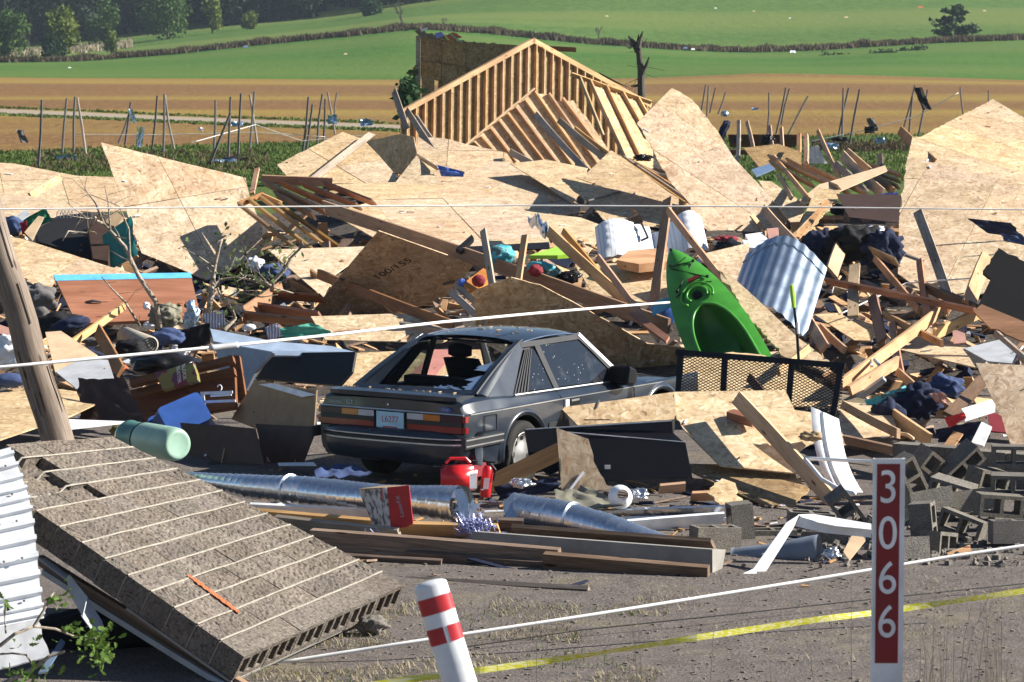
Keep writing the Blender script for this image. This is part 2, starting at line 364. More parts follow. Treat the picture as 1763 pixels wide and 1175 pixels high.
# ================================================================ the land
LOWEDGE = [(-900, 128), (0, 132), (300, 134), (600, 137), (900, 137), (1100, 133), (1300, 127), (1500, 130), (1763, 138), (2700, 140)]
HEDGE = [(-900, 132), (0, 106), (150, 103), (300, 92), (450, 77), (600, 63), (720, 49), (850, 56), (1000, 74), (1150, 84), (1280, 89), (1400, 86), (1480, 80), (1600, 73), (1763, 69), (2700, 60)]
UPPER = [(-900, 100), (0, 90), (100, 84), (200, 73), (300, 60), (430, 47), (520, 40), (600, 30), (700, 14), (850, -5), (1000, -25), (1300, -32), (1763, -20), (2700, -10)]
GRASSEND = [(-900, 262), (0, 262), (300, 250), (600, 243), (900, 240), (1250, 236), (1763, 228), (2700, 228)]
def zof(py, D): return CZ - (py - 60) * D / F
def smooth(t): t = max(0, min(1, t)); return t * t * (3 - 2 * t)
def height(px, D):
    if D < 18: return 2.3 * smooth((18 - D) / 14)
    a = [(18, 0), (240, 0), (310, zof(lerp_table(LOWEDGE, px), 310)), (430, zof(lerp_table(HEDGE, px), 430)), (580, zof(lerp_table(UPPER, px), 580)), (900, zof(lerp_table(UPPER, px) - 110, 900)), (2500, 120)]
    return lerp_table(a, D) + (.25 * noise.noise(V((px * .004, D * .02, 0))) * smooth((D - 240) / 150))
def terr(px, D):
    return V(((px - CX) / F * D, D, height(px, D)))
def sheet(name, mat, d0, d1, nd, x0=-900, x1=2700, nx=90):
    def fn(u, v):
        px = x0 + (x1 - x0) * u; a = d0(px) if callable(d0) else d0; b = d1(px) if callable(d1) else d1
        if a < 18: px = px * 1.0
        return terr(px, a + (b - a) * v)
    return kind(MB().grid(fn, nx, nd).build(name, mat, smooth=True), 'structure')
gedge = lambda px: 22844.0 / (lerp_table(GRASSEND, px) - 60)
def wide(px): return px
# near ground is a plain wide strip so that it also covers places beside the frame
def near(name, mat, y0, y1, ny, hx0, hx1):
    def fn(u, v):
        Y = y0 + (y1 - y0) * v; h = hx0 + (hx1 - hx0) * v; X = -h + 2 * h * u
        return V((X, Y, height(CX, Y) if Y < 18 else .012 * noise.noise(V((X * 1.3, Y * 1.3, 0)))))
    return kind(MB().grid(fn, 90, ny).build(name, mat, smooth=True), 'structure')
near('road_embankment', 'yard', -6, 18, 24, 14, 14)
near('yard_ground', 'yard', 18, 70, 60, 14, 70 * 1781.5 / F)
sheet('grass_verge', 'grass_ground', 70, gedge, 30)
sheet('crop_field', 'crop_ground', gedge, 310, 30)
sheet('lower_meadow', 'lower_green', 310, 430, 16)
sheet('upper_meadow', 'upper_green', 430, 2500, 60)
# dirt track through the crop
TRK = [(-200, 184), (0, 191), (150, 197), (300, 204), (450, 210), (620, 216), (760, 222)]
def trk(u, v):
    px = -200 + 960 * u; y = lerp_table(TRK, px) - 3 + 7 * v; p = gnd(px, y, .02); return p
kind(MB().grid(trk, 40, 2).build('dirt_track', 'track'), 'structure')
def tuft(mb, p, h, w, n=2):
    for _ in range(n):
        a = R.uniform(0, math.pi); d = V((math.cos(a), math.sin(a), 0)) * w; l = V((R.uniform(-.4, .4), R.uniform(-.4, .4), 1)) * h
        o = V((R.uniform(-w, w), R.uniform(-w, w), 0)); mb.add([p + o - d, p + o + d, p + o + l], [(0, 1, 2)])
mb = MB()
for _ in range(30000):
    px = R.uniform(-150, 1900); py = R.uniform(lerp_table(GRASSEND, px), 312); p = gnd(px, py); s = R.uniform(.05, .13); tuft(mb, p, s, s * .4, 2)
for _ in range(2600):                                            # rank margin of the track
    px = R.uniform(-150, 740); p = gnd(px, lerp_table(TRK, px) + R.choice((-5.5, 6.5, 7.5)) + R.uniform(-1, 1.5)); tuft(mb, p, R.uniform(.05, .14), .10, 2)
kind(tag(mb.build('meadow_grass', 'grass_blade'), 'rough green grass between the debris pile and the crop', 'grass'), 'stuff')
mb = MB()
for _ in range(15000):
    px = R.uniform(-200, 1950); t = R.random(); D = 428 + R.gauss(0, 1.6); h = R.uniform(.3, .95) * (1.0 + .5 * noise.noise(V((px * .03, 0, 5))))
    tuft(mb, terr(px, D), max(.25, h), R.uniform(.12, .28), 2)
kind(tag(mb.build('hedgerow', 'hedge'), 'brown weedy fence row curving across the green hillside', 'hedge'), 'stuff')
mb = MB()
for _ in range(3000):
    px = R.uniform(-150, 230); D = 520 + R.gauss(0, 10); tuft(mb, terr(px, D), R.uniform(.5, 1.2), .22, 2)
kind(tag(mb.build('dry_weeds', 'dry_grass'), 'strip of tan dry weeds below the wood', 'weeds'), 'stuff')
# ---------------------------------------------------------------- wood and trees
def leafcard(mb, p, s):
    a = V((R.gauss(0, 1), R.gauss(0, 1), R.gauss(0, 1))).normalized(); b = a.orthogonal().normalized(); b = (M.Rotation(R.uniform(0, 6.28), 3, a) @ b); c = a.cross(b)
    mb.add([p + b * s, p + c * s * .6, p - b * s, p - c * s * .6], [(0, 1, 2, 3)])
mb = MB(); tr_ = MB()
for k in range(150):
    px = R.uniform(-260, 900); D = R.uniform(588, 640); base = terr(px, D)
    if lerp_table(UPPER, px) < -8: continue
    H = R.uniform(15, 24); rw = R.uniform(3, 5)
    tr_.tube([base, base + V((0, 0, H * .6))], [.3, .15], 5)
    for _ in range(420):
        z = R.uniform(.0, 1) ** 1.4; rr = rw * (1.05 - abs(z - .35) * 1.1) * R.uniform(.4, 1); a = R.uniform(0, 6.28)
        leafcard(mb, base + V((math.cos(a) * rr, math.sin(a) * rr, H * (.02 + .98 * z))), R.uniform(.4, .9))
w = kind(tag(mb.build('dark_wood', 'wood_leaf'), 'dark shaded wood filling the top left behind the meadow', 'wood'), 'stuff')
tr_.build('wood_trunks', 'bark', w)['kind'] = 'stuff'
def tree(px, py, D, wpx, hpx, leaf, label, n=1500, base=.12, ls=.34, lean=0, blobs=9, bottom=.15):
    b = terr(px, D); b = V((b.x, D, zof(py, D))); s = D / F; H = hpx * s; W = wpx * s * .5
    t = thing('tree', label, 'tree', M.Translation(b), 'trees along the meadow edge'); mb = MB(); top = V((lean, 0, H))
    mb.tube([(0, 0, -.5), (lean * .3, 0, H * .35), (lean * .7, 0, H * .75)], [H * .028, H * .02, H * .008], 7)
    bl = []
    for i in range(blobs):
        a = R.uniform(0, 6.28); z = bottom + (1 - bottom) * (i + .5) / blobs; rr = W * (1 - abs(z - .5) * .9)
        c = V((math.cos(a) * rr * .55 + lean * z, math.sin(a) * rr * .55, H * z * .92)); r = W * R.uniform(.38, .62); bl.append((c, r))
        st = V((lean * z * .5, 0, H * max(.15, z * .6))); mb.tube([st, (st + c) / 2 + V((0, 0, .2)), c], [H * .011, H * .007, .02], 5)
    mb.build('trunk', 'bark', t); lb = MB()
    for _ in range(n):
        c, r = R.choice(bl); d = V((R.gauss(0, 1), R.gauss(0, 1), R.gauss(0, .8))).normalized() * r * (R.random() ** .4)
        leafcard(lb, c + d, ls * R.uniform(.6, 1.3))
    lb.build('crown', leaf, t); return t
tree(18, 104, 470, 84, 82, 'leaf_green', 'round green tree at the far left edge of the meadow')
tree(112, 104, 440, 74, 90, 'leaf_yellow', 'tall yellow-green tree standing in the fence row, dark at its foot', 1400)
tree(98, 104, 436, 46, 44, 'leaf_dark', 'dark cedar-like shrub at the foot of the tall yellow-green tree', 900, bottom=.02)
tree(182, 84, 520, 68, 76, 'leaf_green', 'loose grey-green tree in front of the dark wood', 1300)
tree(194, 92, 455, 26, 36, 'leaf_yellow', 'small bright yellow-green tree in front of the grey-green one', 600, ls=.25)
tree(292, 62, 540, 112, 76, 'leaf_green', 'widest green tree before the dark wood', 2600, blobs=14)
tree(368, 55, 550, 42, 56, 'leaf_yellow', 'bright tree beside the widest green tree', 900)
tree(431, 49, 555, 34, 28, 'leaf_yellow', 'low round bush alone at the foot of the wood', 700, bottom=.05)
tree(640, 26, 560, 40, 26, 'leaf_dark', 'low dark tree at the end of the wood', 700, bottom=.05)
def bare(px, py, D, hpx, label, spread=.5, r0=.16, name='bare_tree', depth=4, mat='bark'):
    b = V(((px - CX) / F * D, D, zof(py, D))); H = hpx * D / F; t = thing(name, label, 'tree', M.Translation(b)); mb = MB()
    def grow(p, d, l, r, k):
        q = p + d * l; mid = (p + q) / 2 + V((R.gauss(0, l * .06), R.gauss(0, l * .06), 0)); mb.tube([p, mid, q], [r, r * .8, r * .6], 5)
        if k:
            for _ in range(R.choice((2, 3, 3))):
                e = (d + V((R.gauss(0, spread), R.gauss(0, spread), R.uniform(0, .3)))).normalized(); grow(p + d * l * R.uniform(.55, 1), e, l * R.uniform(.55, .8), r * .58, k - 1)
    grow(V((0, 0, -.3)), V((0, 0, 1)), H * .36, r0, depth); mb.build('trunk', mat, t); return t
bare(692, 47, 440, 52, 'leafless tree on the fence row left of the gable')
bare(764, 44, 445, 26, 'small leafless sapling on the fence row right of the taller bare tree', .6, .10)
bare(1030, 70, 440, 46, 'thin misty leafless tree on the fence row behind the gable', .6, .10)
bare(55, 102, 470, 66, 'grey leafless tree between two green trees at far left', .4, .14)
# conifer on the hill, with the broken limbs lying below it
b = terr(1640, 436); b = V(((1640 - CX) / F * 436, 436, zof(74, 436))); t = thing('pine_tree', 'dark ragged pine with a broken top standing on the fence row', 'tree', M.Translation(b)); H = 5.2
mb = MB(); mb.tube([(0, 0, -.3), (.3, 0, H * .95)], [.2, .04], 6); lb = MB()
for k in range(46):
    z = R.uniform(.08, .95); a = R.uniform(0, 6.28); L = (4.3 if z < .55 else 2.2 if z < .8 else 1.0) * R.uniform(.4, 1); o = V((.3 * z, 0, H * z)); e = o + V((math.cos(a) * L, math.sin(a) * L, .25 * L))
    mb.tube([o, e], [.05, .015], 4)
    for _ in range(34): leafcard(lb, o.lerp(e, R.uniform(.3, 1)) + V((R.gauss(0, .16), R.gauss(0, .16), R.gauss(0, .14))), R.uniform(.2, .42))
mb.build('trunk', 'bark', t); lb.build('crown', 'conifer', t)
def felled(px0, py0, px1, py1, D, label):
    a, b_ = at(px0, py0, D), at(px1, py1, D); t = thing('fallen_limb', label, 'limb', M.Translation(a)); mb = MB(); lb = MB(); d = b_ - a
    mb.tube([V((0, 0, 0)), d * .5 + V((0, 0, .15)), d], [.12, .09, .05], 5)
    for _ in range(420): u = R.uniform(.25, 1); leafcard(lb, d * u + V((R.gauss(0, .3), R.gauss(0, .5), abs(R.gauss(0, .35)))), R.uniform(.12, .28))
    mb.build('stem', 'bark', t); lb.build('needles', 'conifer', t)
felled(1398, 102, 1470, 104, 395, 'broken pine limb lying farthest left on the lower meadow')
felled(1488, 100, 1540, 96, 392, 'broken pine limb lying in the middle on the lower meadow')
felled(1535, 96, 1590, 88, 398, 'broken pine limb lying just below the ragged pine')
# ---------------------------------------------------------------- scraps blown over the hill
def scrap(px, py, wpx, mat, label, D=None, hpx=None, nm='scrap'):
    wpx *= .75
    D = D or (480 if py < 75 else 360); s = D / F; c = at(px, py, D); w = wpx * s; h = (hpx or wpx * .35) * s; mb = MB()
    def fn(u, v): return V(((u - .5) * w * (1 - .25 * v), (v - .5) * w * .6, h * (v + .35 * noise.noise(V((u * 3 + px, v * 3, py))))))
    mb.grid(fn, 5, 4); n0 = len(mb.v); mb.grid(lambda u, v: fn(u, v) - V((0, 0, .02)), 5, 4)
    return tag(mb.build(nm, mat, mw=M.Translation(c)), label, 'scrap', 'scraps blown across the meadows')
for a in ((1213, 47, 18, 'weather_grey', 'dark scrap on the hill left of the white ones'), (1419, 56, 16, 'white_plastic', 'white humped scrap highest on the hill below the pine'), (1427, 71, 20, 'white_plastic', 'longer white scrap just above the fence row'),
          (1585, 14, 12, 'insul', 'brown scrap high on the hill above the pine'), (1588, 36, 9, 'tin_blue', 'blue scrap beside the pine crown'), (1311, 55, 7, 'tin_blue', 'small blue-grey scrap in the middle of the hill'),
          (1180, 84, 10, 'tin_blue', 'pale scrap on the fence row right of the broken trunk'), (1193, 86, 9, 'white_plastic', 'second pale scrap on the fence row right of the broken trunk'), (1365, 91, 14, 'white_plastic', 'flat pale scrap below the fence row in the middle'),
          (1457, 31, 9, 'plywood', 'upper tan scrap on the hill'), (1492, 41, 8, 'plywood', 'lower tan scrap on the hill'), (1298, 20, 6, 'plywood', 'tan scrap far up the hill'), (1360, 32, 5, 'white_plastic', 'tiny white speck on the hill'),
          (1695, 20, 8, 'plywood', 'tan scrap at the upper right of the hill'), (1642, 134, 16, 'tin_blue', 'pale scrap at the edge of the crop at far right'), (1680, 132, 18, 'mint_net', 'greenish scrap at the edge of the crop at far right'),
          (1232, 15, 6, 'white_plastic', 'white speck at the top of the hill'), (1158, 45, 9, 'white_plastic', 'white scrap on the hill over the broken trunk'), (423, 82, 12, 'tin_blue', 'pale scrap below the fence row at left'),
          (595, 94, 8, 'plywood', 'tan scrap on the lower meadow left of the gable'), (658, 69, 10, 'tin_blue', 'blue-grey scrap below the fence row beside the house ruin'), (1078, 109, 9, 'tin_blue', 'blue scrap on the lower meadow beside the broken trunk'),
          (1045, 29, 8, 'plywood', 'tan scrap on the hill over the gable'), (120, 118, 8, 'white_plastic', 'white speck on the lower meadow at left')):
    scrap(*a)
# ---------------------------------------------------------------- garden poles on the grass
def pole(px0, py0, px1, py1, label, D=None, mat='weather_grey', r=.045):
    b = gnd(px0, py0); D = b.y; tpt = at(px1, py1, D + R.uniform(-.4, .4)); d = tpt - b; mb = MB().tube([V((0, 0, 0)), d * .5 + V((R.gauss(0, .02), 0, 0)), d], [r, r * .95, r * .85], 7)
    tag(mb.build('pole', mat, mw=M.Translation(b)), label, 'pole', 'wooden poles standing in the grass')
PL = [(66, 290, 72, 172, 'leftmost pole'), (107, 268, 115, 170, 'pole left of the leaning pair at left'), (127, 264, 129, 167, 'upright pole against the leaning one at left'), (148, 266, 133, 168, 'pale leaning pole at left', 'lumber_grey'),
      (204, 247, 224, 190, 'leaning pole carrying the silver rag'), (215, 250, 225, 176, 'upright pole beside the silver rag'), (261, 262, 271, 165, 'pole left of the second leaning pair'), (281, 266, 283, 162, 'upright pole of the second leaning pair'),
      (300, 257, 284, 164, 'pale leaning pole of the second pair', 'lumber_grey'), (368, 266, 371, 173, 'pole left of the long leaning one'), (360, 287, 397, 194, 'long pole leaning hard to the right'), (393, 274, 397, 167, 'pole behind the hard leaning one'),
      (410, 272, 415, 161, 'tall upright pole by the blue rag'), (430, 260, 438, 158, 'tallest pole of the group by the blue rag'), (443, 250, 430, 163, 'pole crossing the tallest one', 'lumber_grey'),
      (521, 265, 531, 167, 'left pole of the group near the gable'), (527, 262, 538, 180, 'leaning pole of the group near the gable'), (546, 250, 555, 162, 'pole in the middle of the group near the gable'), (557, 245, 560, 170, 'thin pole in the group near the gable'),
      (577, 232, 564, 159, 'pale leaning pole near the gable', 'lumber_grey'), (576, 206, 580, 160, 'far pole behind the group near the gable'),
      (1205, 206, 1215, 146, 'leftmost pole right of the big leaning sheet'), (1216, 218, 1220, 148, 'second pole right of the big leaning sheet'), (1222, 195, 1232, 151, 'third pole right of the big leaning sheet'), (1236, 197, 1249, 159, 'short slanting pole right of the big leaning sheet'),
      (1321, 232, 1324, 160, 'upright pole behind the broken fence'), (1336, 231, 1353, 151, 'left pole of the crossing pair behind the fence'), (1345, 215, 1359, 153, 'right pole of the crossing pair behind the fence'), (1357, 232, 1391, 166, 'hard leaning pole behind the fence'),
      (1443, 237, 1461, 152, 'left pole of the middle right group'), (1449, 250, 1452, 152, 'upright pole of the middle right group'), (1462, 252, 1480, 154, 'right slanting pole of the middle right group'),
      (1556, 220, 1575, 147, 'left pole by the black rag'), (1565, 229, 1571, 165, 'pole behind the left one by the black rag'), (1581, 235, 1597, 155, 'pole the black rag hangs from'), (1661, 212, 1653, 150, 'pole behind the far right roof sheet'), (1699, 200, 1702, 156, 'last pole at far right over the roof peak')]
for p in PL: pole(*p[:4], p[4] + ' in the grass', mat=p[5] if len(p) > 5 else 'weather_grey')
def wire(pts, r, mat, label, nm='wire', cat='wire', n=5, sub=10):
    P_ = [at(*p) for p in pts]; out = []
    for a, b in zip(P_, P_[1:]): out += [a.lerp(b, k / sub) for k in range(sub)]
    out.append(P_[-1]); o = out[0].copy(); return tag(MB().tube([p - o for p in out], r, n).build(nm, mat, mw=M.Translation(o), smooth=True), label, cat)
wire([(130, 232, 112), (290, 232, 112), (440, 228, 112), (560, 236, 112)], .012, 'cable_white', 'slack wire strung between the left poles')
wire([(330, 246, 108), (440, 215, 111), (520, 243, 111), (640, 232, 111)], .012, 'cable_white', 'lower slack wire strung among poles near the gable')
wire([(1390, 245, 118), (1500, 222, 118), (1580, 200, 118), (1650, 160, 118)], .014, 'cable_white', 'wire rising through the right hand poles')
def rag(px, py, D, wpx, hpx, mat, label, nm='rag', cat='rag', sl=0, amp=.22):
    c = at(px, py, D); s = D / F; w, h = wpx * s, hpx * s; mb = MB(); sd = R.uniform(0, 99)
    def fn(u, v):
        k = 1 - .35 * abs(noise.noise(V((v * 2.3, sd, 0)))); return V(((u - .5) * w * k + sl * h * (v - .5), w * .5 * amp * 4 * (noise.noise(V((u * 2.5 + sd, v * 2.5, 0)))), (v - .5) * h + w * .1 * noise.noise(V((u * 3, v * 3, sd)))))
    mb.grid(fn, 7, 9); k = len(mb.v); mb.grid(lambda u, v: fn(u, v) + V((0, .012, 0)), 7, 9)
    return tag(mb.build(nm, mat, mw=M.Translation(c), smooth=True), label, cat)
rag(228, 200, 110, 10, 24, 'silver_foil', 'silver sheet strip caught on the leaning pole', sl=-.3); rag(241, 236, 110, 13, 34, 'silver_foil', 'long silver sheet strip hanging below the caught one', sl=.1)
rag(38, 235, 112, 13, 22, 'weather_grey', 'dark twisted rag hanging in the crop at far left', sl=-.4); rag(113, 275, 106, 40, 17, 'tin_blue', 'blue-grey tin sheet lying at the pole feet at left', amp=.1)
rag(385, 282, 104, 46, 14, 'tin_blue', 'pale blue plastic sheet lying by the long leaning pole', amp=.15); rag(405, 275, 105, 46, 9, 'black_cloth', 'black tarp lying behind the blue plastic sheet')
rag(408, 214, 111, 22, 9, 'tin_blue', 'small blue rag on the wire by the tall poles'); rag(572, 206, 112, 17, 16, 'tin_blue', 'blue sheet stuck on poles near the gable'); rag(631, 211, 90, 22, 12, 'tin_blue', 'bent grey-blue gutter end beside the gable ruin')
rag(1588, 170, 112, 16, 38, 'black_cloth', 'black rag flapping from a pole at right', sl=-.45); rag(1502, 215, 118, 14, 22, 'weather_grey', 'grey sheet standing on the grass at right', sl=-.4); rag(1497, 224, 117, 18, 12, 'black_cloth', 'black box-like rag below the grey sheet at right')
rag(1515, 242, 114, 17, 11, 'tin_blue', 'blue bundle on the grass at right'); rag(1432, 251, 112, 26, 9, 'tin_blue', 'pale blue sheet lying on the grass at right'); rag(1300, 188, 150, 12, 4, 'tin_blue', 'blue speck of sheet out in the right crop')
rag(1445, 240, 116, 32, 6, 'black_cloth', 'dark flattened tarp at the pole feet at right'); rag(345, 223, 130, 10, 6, 'white_plastic', 'white scrap of plastic out in the left crop')
mb = MB()                                                        # torn branches and brush lying on the grass
for _ in range(1800):
    px = R.choice((R.uniform(60, 460), R.uniform(1400, 1560))); p = gnd(px, R.uniform(262, 298) if px < 500 else R.uniform(246, 262)); tuft(mb, p, R.uniform(.05, .22), R.uniform(.03, .1), 2)
kind(tag(mb.build('cut_brush', 'hedge'), 'matted torn brush lying on the grass among the poles', 'brush'), 'stuff')
# ---------------------------------------------------------------- broken trunk, house ruin
b = at(1101, 215, 92); s = 92 / F; t = thing('tree_snag', 'splintered dead tree trunk standing behind the gable', 'tree', M.Translation(b)); mb = MB(); e = lambda x, y: V(((x - 1101) * s, R.uniform(-.1, .1), (215 - y) * s))
mb.tube([e(1101, 230), e(1104, 160), e(1103, 120), e(1100, 95), e(1097, 72)], [.12, .115, .10, .09, .05], 9)
for q, r in ((((1098, 90), (1090, 74), (1082, 64)), (.10, .07, .03)), (((1098, 85), (1103, 65), (1106, 55)), (.09, .05, .012)), (((1097, 80), (1099, 60)), (.06, .01)), (((1105, 130), (1113, 112), (1117, 99)), (.07, .05, .02)), (((1100, 148), (1086, 149)), (.05, .02)), (((1092, 76), (1084, 84), (1079, 83)), (.05, .03, .01))):
    mb.tube([e(*p) for p in q], r, 6)
mb.build('trunk', 'bark', t)
tw = MB()
for _ in range(16):
    o = e(R.uniform(1096, 1108), R.uniform(80, 150)); tw.tube([o, o + V((R.gauss(0, .35), R.gauss(0, .2), R.uniform(-.4, .3)))], [.012, .004], 4)
tw.build('twigs', 'bark', t)['kind'] = 'stuff'
# ================================================================ the debris pile
def pilez(px, D):
    # invert the pile profile: height of the heap surface at depth D
    for (y0, d0), (y1, d1) in zip(PILE, PILE[1:]):
        if d1 <= D <= d0: return max(0, zof(y0 + (y1 - y0) * (D - d0) / (d1 - d0), D))
    return 0
def moundf(u, v):
    px = -300 + 2380 * u; D = 30.5 + 66 * v
    st = lerp_table([(-300, 31), (300, 31.5), (420, 33.5), (560, 35.5), (1200, 35.5), (1330, 33), (1500, 31), (2100, 31)], px)
    ce = smooth((px - 480) / 200) * smooth((1330 - px) / 150); bk = 66 + 26 * ce; bf = smooth((bk - D) / (7 + 3 * ce))
    z = (min(1.45, pilez(px, min(D, 84))) - .38) * smooth((D - st) / 4) * bf
    z *= 1 - .85 * smooth((px - 180) / 70) * smooth((500 - px) / 60) * smooth((D - 44.5) / 2.5) * smooth((55 - D) / 3)
    X = (px - CX) / F * D; z += .16 * noise.noise(V((X * .9, D * .9, 0))) * smooth((D - st) / 2) * bf
    return V((X, D, max(-.05, z) - .004))
kind(MB().grid(moundf, 150, 110).build('rubble_heap', 'mound', smooth=True), 'structure')
def heap_hit(px, py):
    for k in range(120):
        D = 31 + k * .5; p = at(px, py, D)
        if p.z <= moundf((px + 300) / 2380, (D - 30.5) / 66).z + .02: return p
    return None
# ---------------------------------------------------------------- builders
def plane_of(pts, dt, db, k=0):
    ys = [p[1] for p in pts]; xs = [p[0] for p in pts]; x0, x1, yt, yb = min(xs), max(xs), min(ys), max(ys); xm = (x0 + x1) / 2
    A, B, C = at(xm, yt, dt), at(xm, yb, db), at(x1, yt, dt + k / 2)
    return frame(A, C, B)
def to_local(m, px, py):
    n = m.col[2].xyz; o = m.col[3].xyz; r = ray(px, py); h = CP + r * (n.dot(o - CP) / n.dot(r)); q = m.inverted() @ h; return (q.x, q.y)
def jagged(p, edges, amp, step=.055):
    out = []
    for i, a in enumerate(p):
        b = p[(i + 1) % len(p)]; out.append(a)
        if i in edges:
            L = math.dist(a, b); n = max(2, int(L / step)); nx, ny = (b[1] - a[1]) / L, -(b[0] - a[0]) / L
            for k in range(1, n):
                t = (k + R.uniform(-.3, .3)) / n; h = amp * (1.4 * noise.noise(V((a[0] * 3 + t * L * 4, a[1] * 7, 2))) + R.uniform(-.45, .45)); out.append((a[0] + (b[0] - a[0]) * t + nx * h, a[1] + (b[1] - a[1]) * t + ny * h))
    return out
def clip(poly, ax, c, keep_less):
    out = []; n = len(poly)
    for i in range(n):
        a, b = poly[i], poly[(i + 1) % n]; ia = (a[ax] <= c) == keep_less; ib = (b[ax] <= c) == keep_less
        if ia: out.append(a)
        if ia != ib:
            t = (c - a[ax]) / (b[ax] - a[ax]); out.append((a[0] + (b[0] - a[0]) * t, a[1] + (b[1] - a[1]) * t))
    return out
def rot2(p, a): c, s = math.cos(a), math.sin(a); return (p[0] * c - p[1] * s, p[0] * s + p[1] * c)
PANELS = {}
def panel(pts, dt, db, label, k=0, mat='osb', th=.014, jag=(), amp=.035, sheets=None, name='sheathing_panel', cat='panel', group='loose sheets in the debris pile', root_only=False, ang=0):
    """a sheet: outline in photo pixels laid on a plane whose top edge is dt and bottom edge db metres away"""
    m = plane_of(pts, dt, db, k); c = [to_local(m, *p) for p in pts]
    ox = sum(p[0] for p in c) / len(c); oy = sum(p[1] for p in c) / len(c); m = m @ M.Translation((ox, oy, 0)); c = [(p[0] - ox, p[1] - oy) for p in c]
    if jag: c = jagged(c, jag, amp)
    elif mat.startswith('osb'): c = jagged(c, range(len(c)), .007, .12)
    if not sheets:
        o = MB().poly(c, -th, 0).build(name, mat, mw=m); tag(o, label, cat, group); PANELS[label] = (o, m, pts); return o
    t = thing(name, label, cat, m, group); w, h = sheets; pr = [rot2(p, -ang) for p in c]; ph = (R.uniform(-.3, .3) * w, R.uniform(-.3, .3) * h)
    xs = [p[0] for p in pr]; ys = [p[1] for p in pr]
    i = math.floor((min(xs) - ph[0]) / w)
    while i * w + ph[0] < max(xs):
        a = clip(clip(pr, 0, i * w + ph[0] + .005, False), 0, (i + 1) * w + ph[0] - .005, True); i += 1
        j = math.floor((min(ys) - ph[1]) / h)
        while j * h + ph[1] < max(ys):
            b = clip(clip(a, 1, j * h + ph[1] + .005, False), 1, (j + 1) * h + ph[1] - .005, True) if a else []; j += 1
            if len(b) > 2:
                dz = R.uniform(-.006, .006); MB().poly([rot2(p, ang) for p in b], -th + dz, dz).build('sheet', mat, t)
    PANELS[label] = (t, m, pts); return t
def bmat(p0, p1, roll):
    x = (p1 - p0).normalized(); n = CP - (p0 + p1) / 2; n = (n - x * n.dot(x)).normalized(); n = M.Rotation(rad(roll), 3, x) @ n; y = n.cross(x); m = M.Identity(4)
    for i, a in enumerate((x, y, n, p0)): m.col[i].xyz = a
    return m
def stick(name, p0, p1, w, t, mat, parent=None, roll=25, crown=True):
    m = bmat(p0, p1, roll); L = (p1 - p0).length; b = MB(); e = [R.uniform(-.3, .3) * w * R.choice((1, 1, 4)) for _ in range(4)] if crown and not parent else [0] * 4
    bow = R.uniform(-.006, .006) * L if not parent else 0; tw = R.uniform(-.05, .05) if not parent else 0; ns = 3 if not parent else 1; v = []
    for i in range(ns + 1):
        u = i / ns; x0 = L * u; o = bow * 4 * u * (1 - u); a = tw * (u - .5)
        for (yy, zz) in ((-w / 2, -t / 2), (w / 2, -t / 2), (w / 2, t / 2), (-w / 2, t / 2)):
            ex = (e[0] * (yy / w) if i == 0 else e[1] * (yy / w) if i == ns else 0); c, s = math.cos(a), math.sin(a); v.append((x0 + ex, yy * c - zz * s + o, yy * s + zz * c + o * .6))
    f = [(0, 1, 2, 3), tuple(4 * ns + q for q in (3, 2, 1, 0))]
    for i in range(ns):
        for q in range(4): f.append((4 * i + (q + 1) % 4, 4 * i + q, 4 * i + q + 4, 4 * i + (q + 1) % 4 + 4))
    b.add(v, f); return b.build(name, mat, parent, m)
SZ = {'2x4': (.089, .038), '2x6': (.14, .038), '2x8': (.184, .038), '2x10': (.235, .038), '1x4': (.089, .02), '1x6': (.14, .02), '1x2': (.05, .02), '4x4': (.09, .09)}
def board(sz, x0, y0, d0, x1, y1, d1, label, mat='lumber', roll=25, name='board', cat='board', group='loose lumber in the debris pile'):
    w, t = SZ[sz] if isinstance(sz, str) else sz
    d0 = dp(y0) + d0 if abs(d0) < 9 else d0; d1 = dp(y1) + d1 if abs(d1) < 9 else d1
    return tag(stick(name, at(x0, y0, d0), at(x1, y1, d1), w, t, mat, None, roll), label, cat, group)
def blob(px, py, D, wpx, hpx, mat, label, nm, cat, seed=None, fold=.35, dep=.7, sub=4, fr=2.0, group=None, rot=0):
    """crumpled cloth, bag or bundle"""
    s = D / F; w, h = wpx * s / 2, hpx * s / 2; bm = bmesh.new(); bmesh.ops.create_icosphere(bm, subdivisions=sub, radius=1); sd = R.uniform(0, 500)
    for v in bm.verts:
        d = v.co.normalized(); k = noise.noise(d * fr + V((sd, 0, 0))); r2 = abs(noise.noise(d * fr * 2.3 + V((0, sd, 0)))); r3 = noise.noise(d * fr * 5 + V((sd, sd, 0))); q = 1 + fold * (k * .9 - r2 * .45 + r3 * .16)
        v.co = V((d.x * w * q, d.y * w * dep * q, d.z * h * q))
    me = bpy.data.meshes.new(nm); bm.to_mesh(me); bm.free(); me.materials.append(MAT(mat))
    for p in me.polygons: p.use_smooth = True
    o = put(bpy.data.objects.new(nm, me), None, M.Translation(at(px, py, D)) @ M.Rotation(rad(rot), 4, 'Y')); return tag(o, label, cat, group)
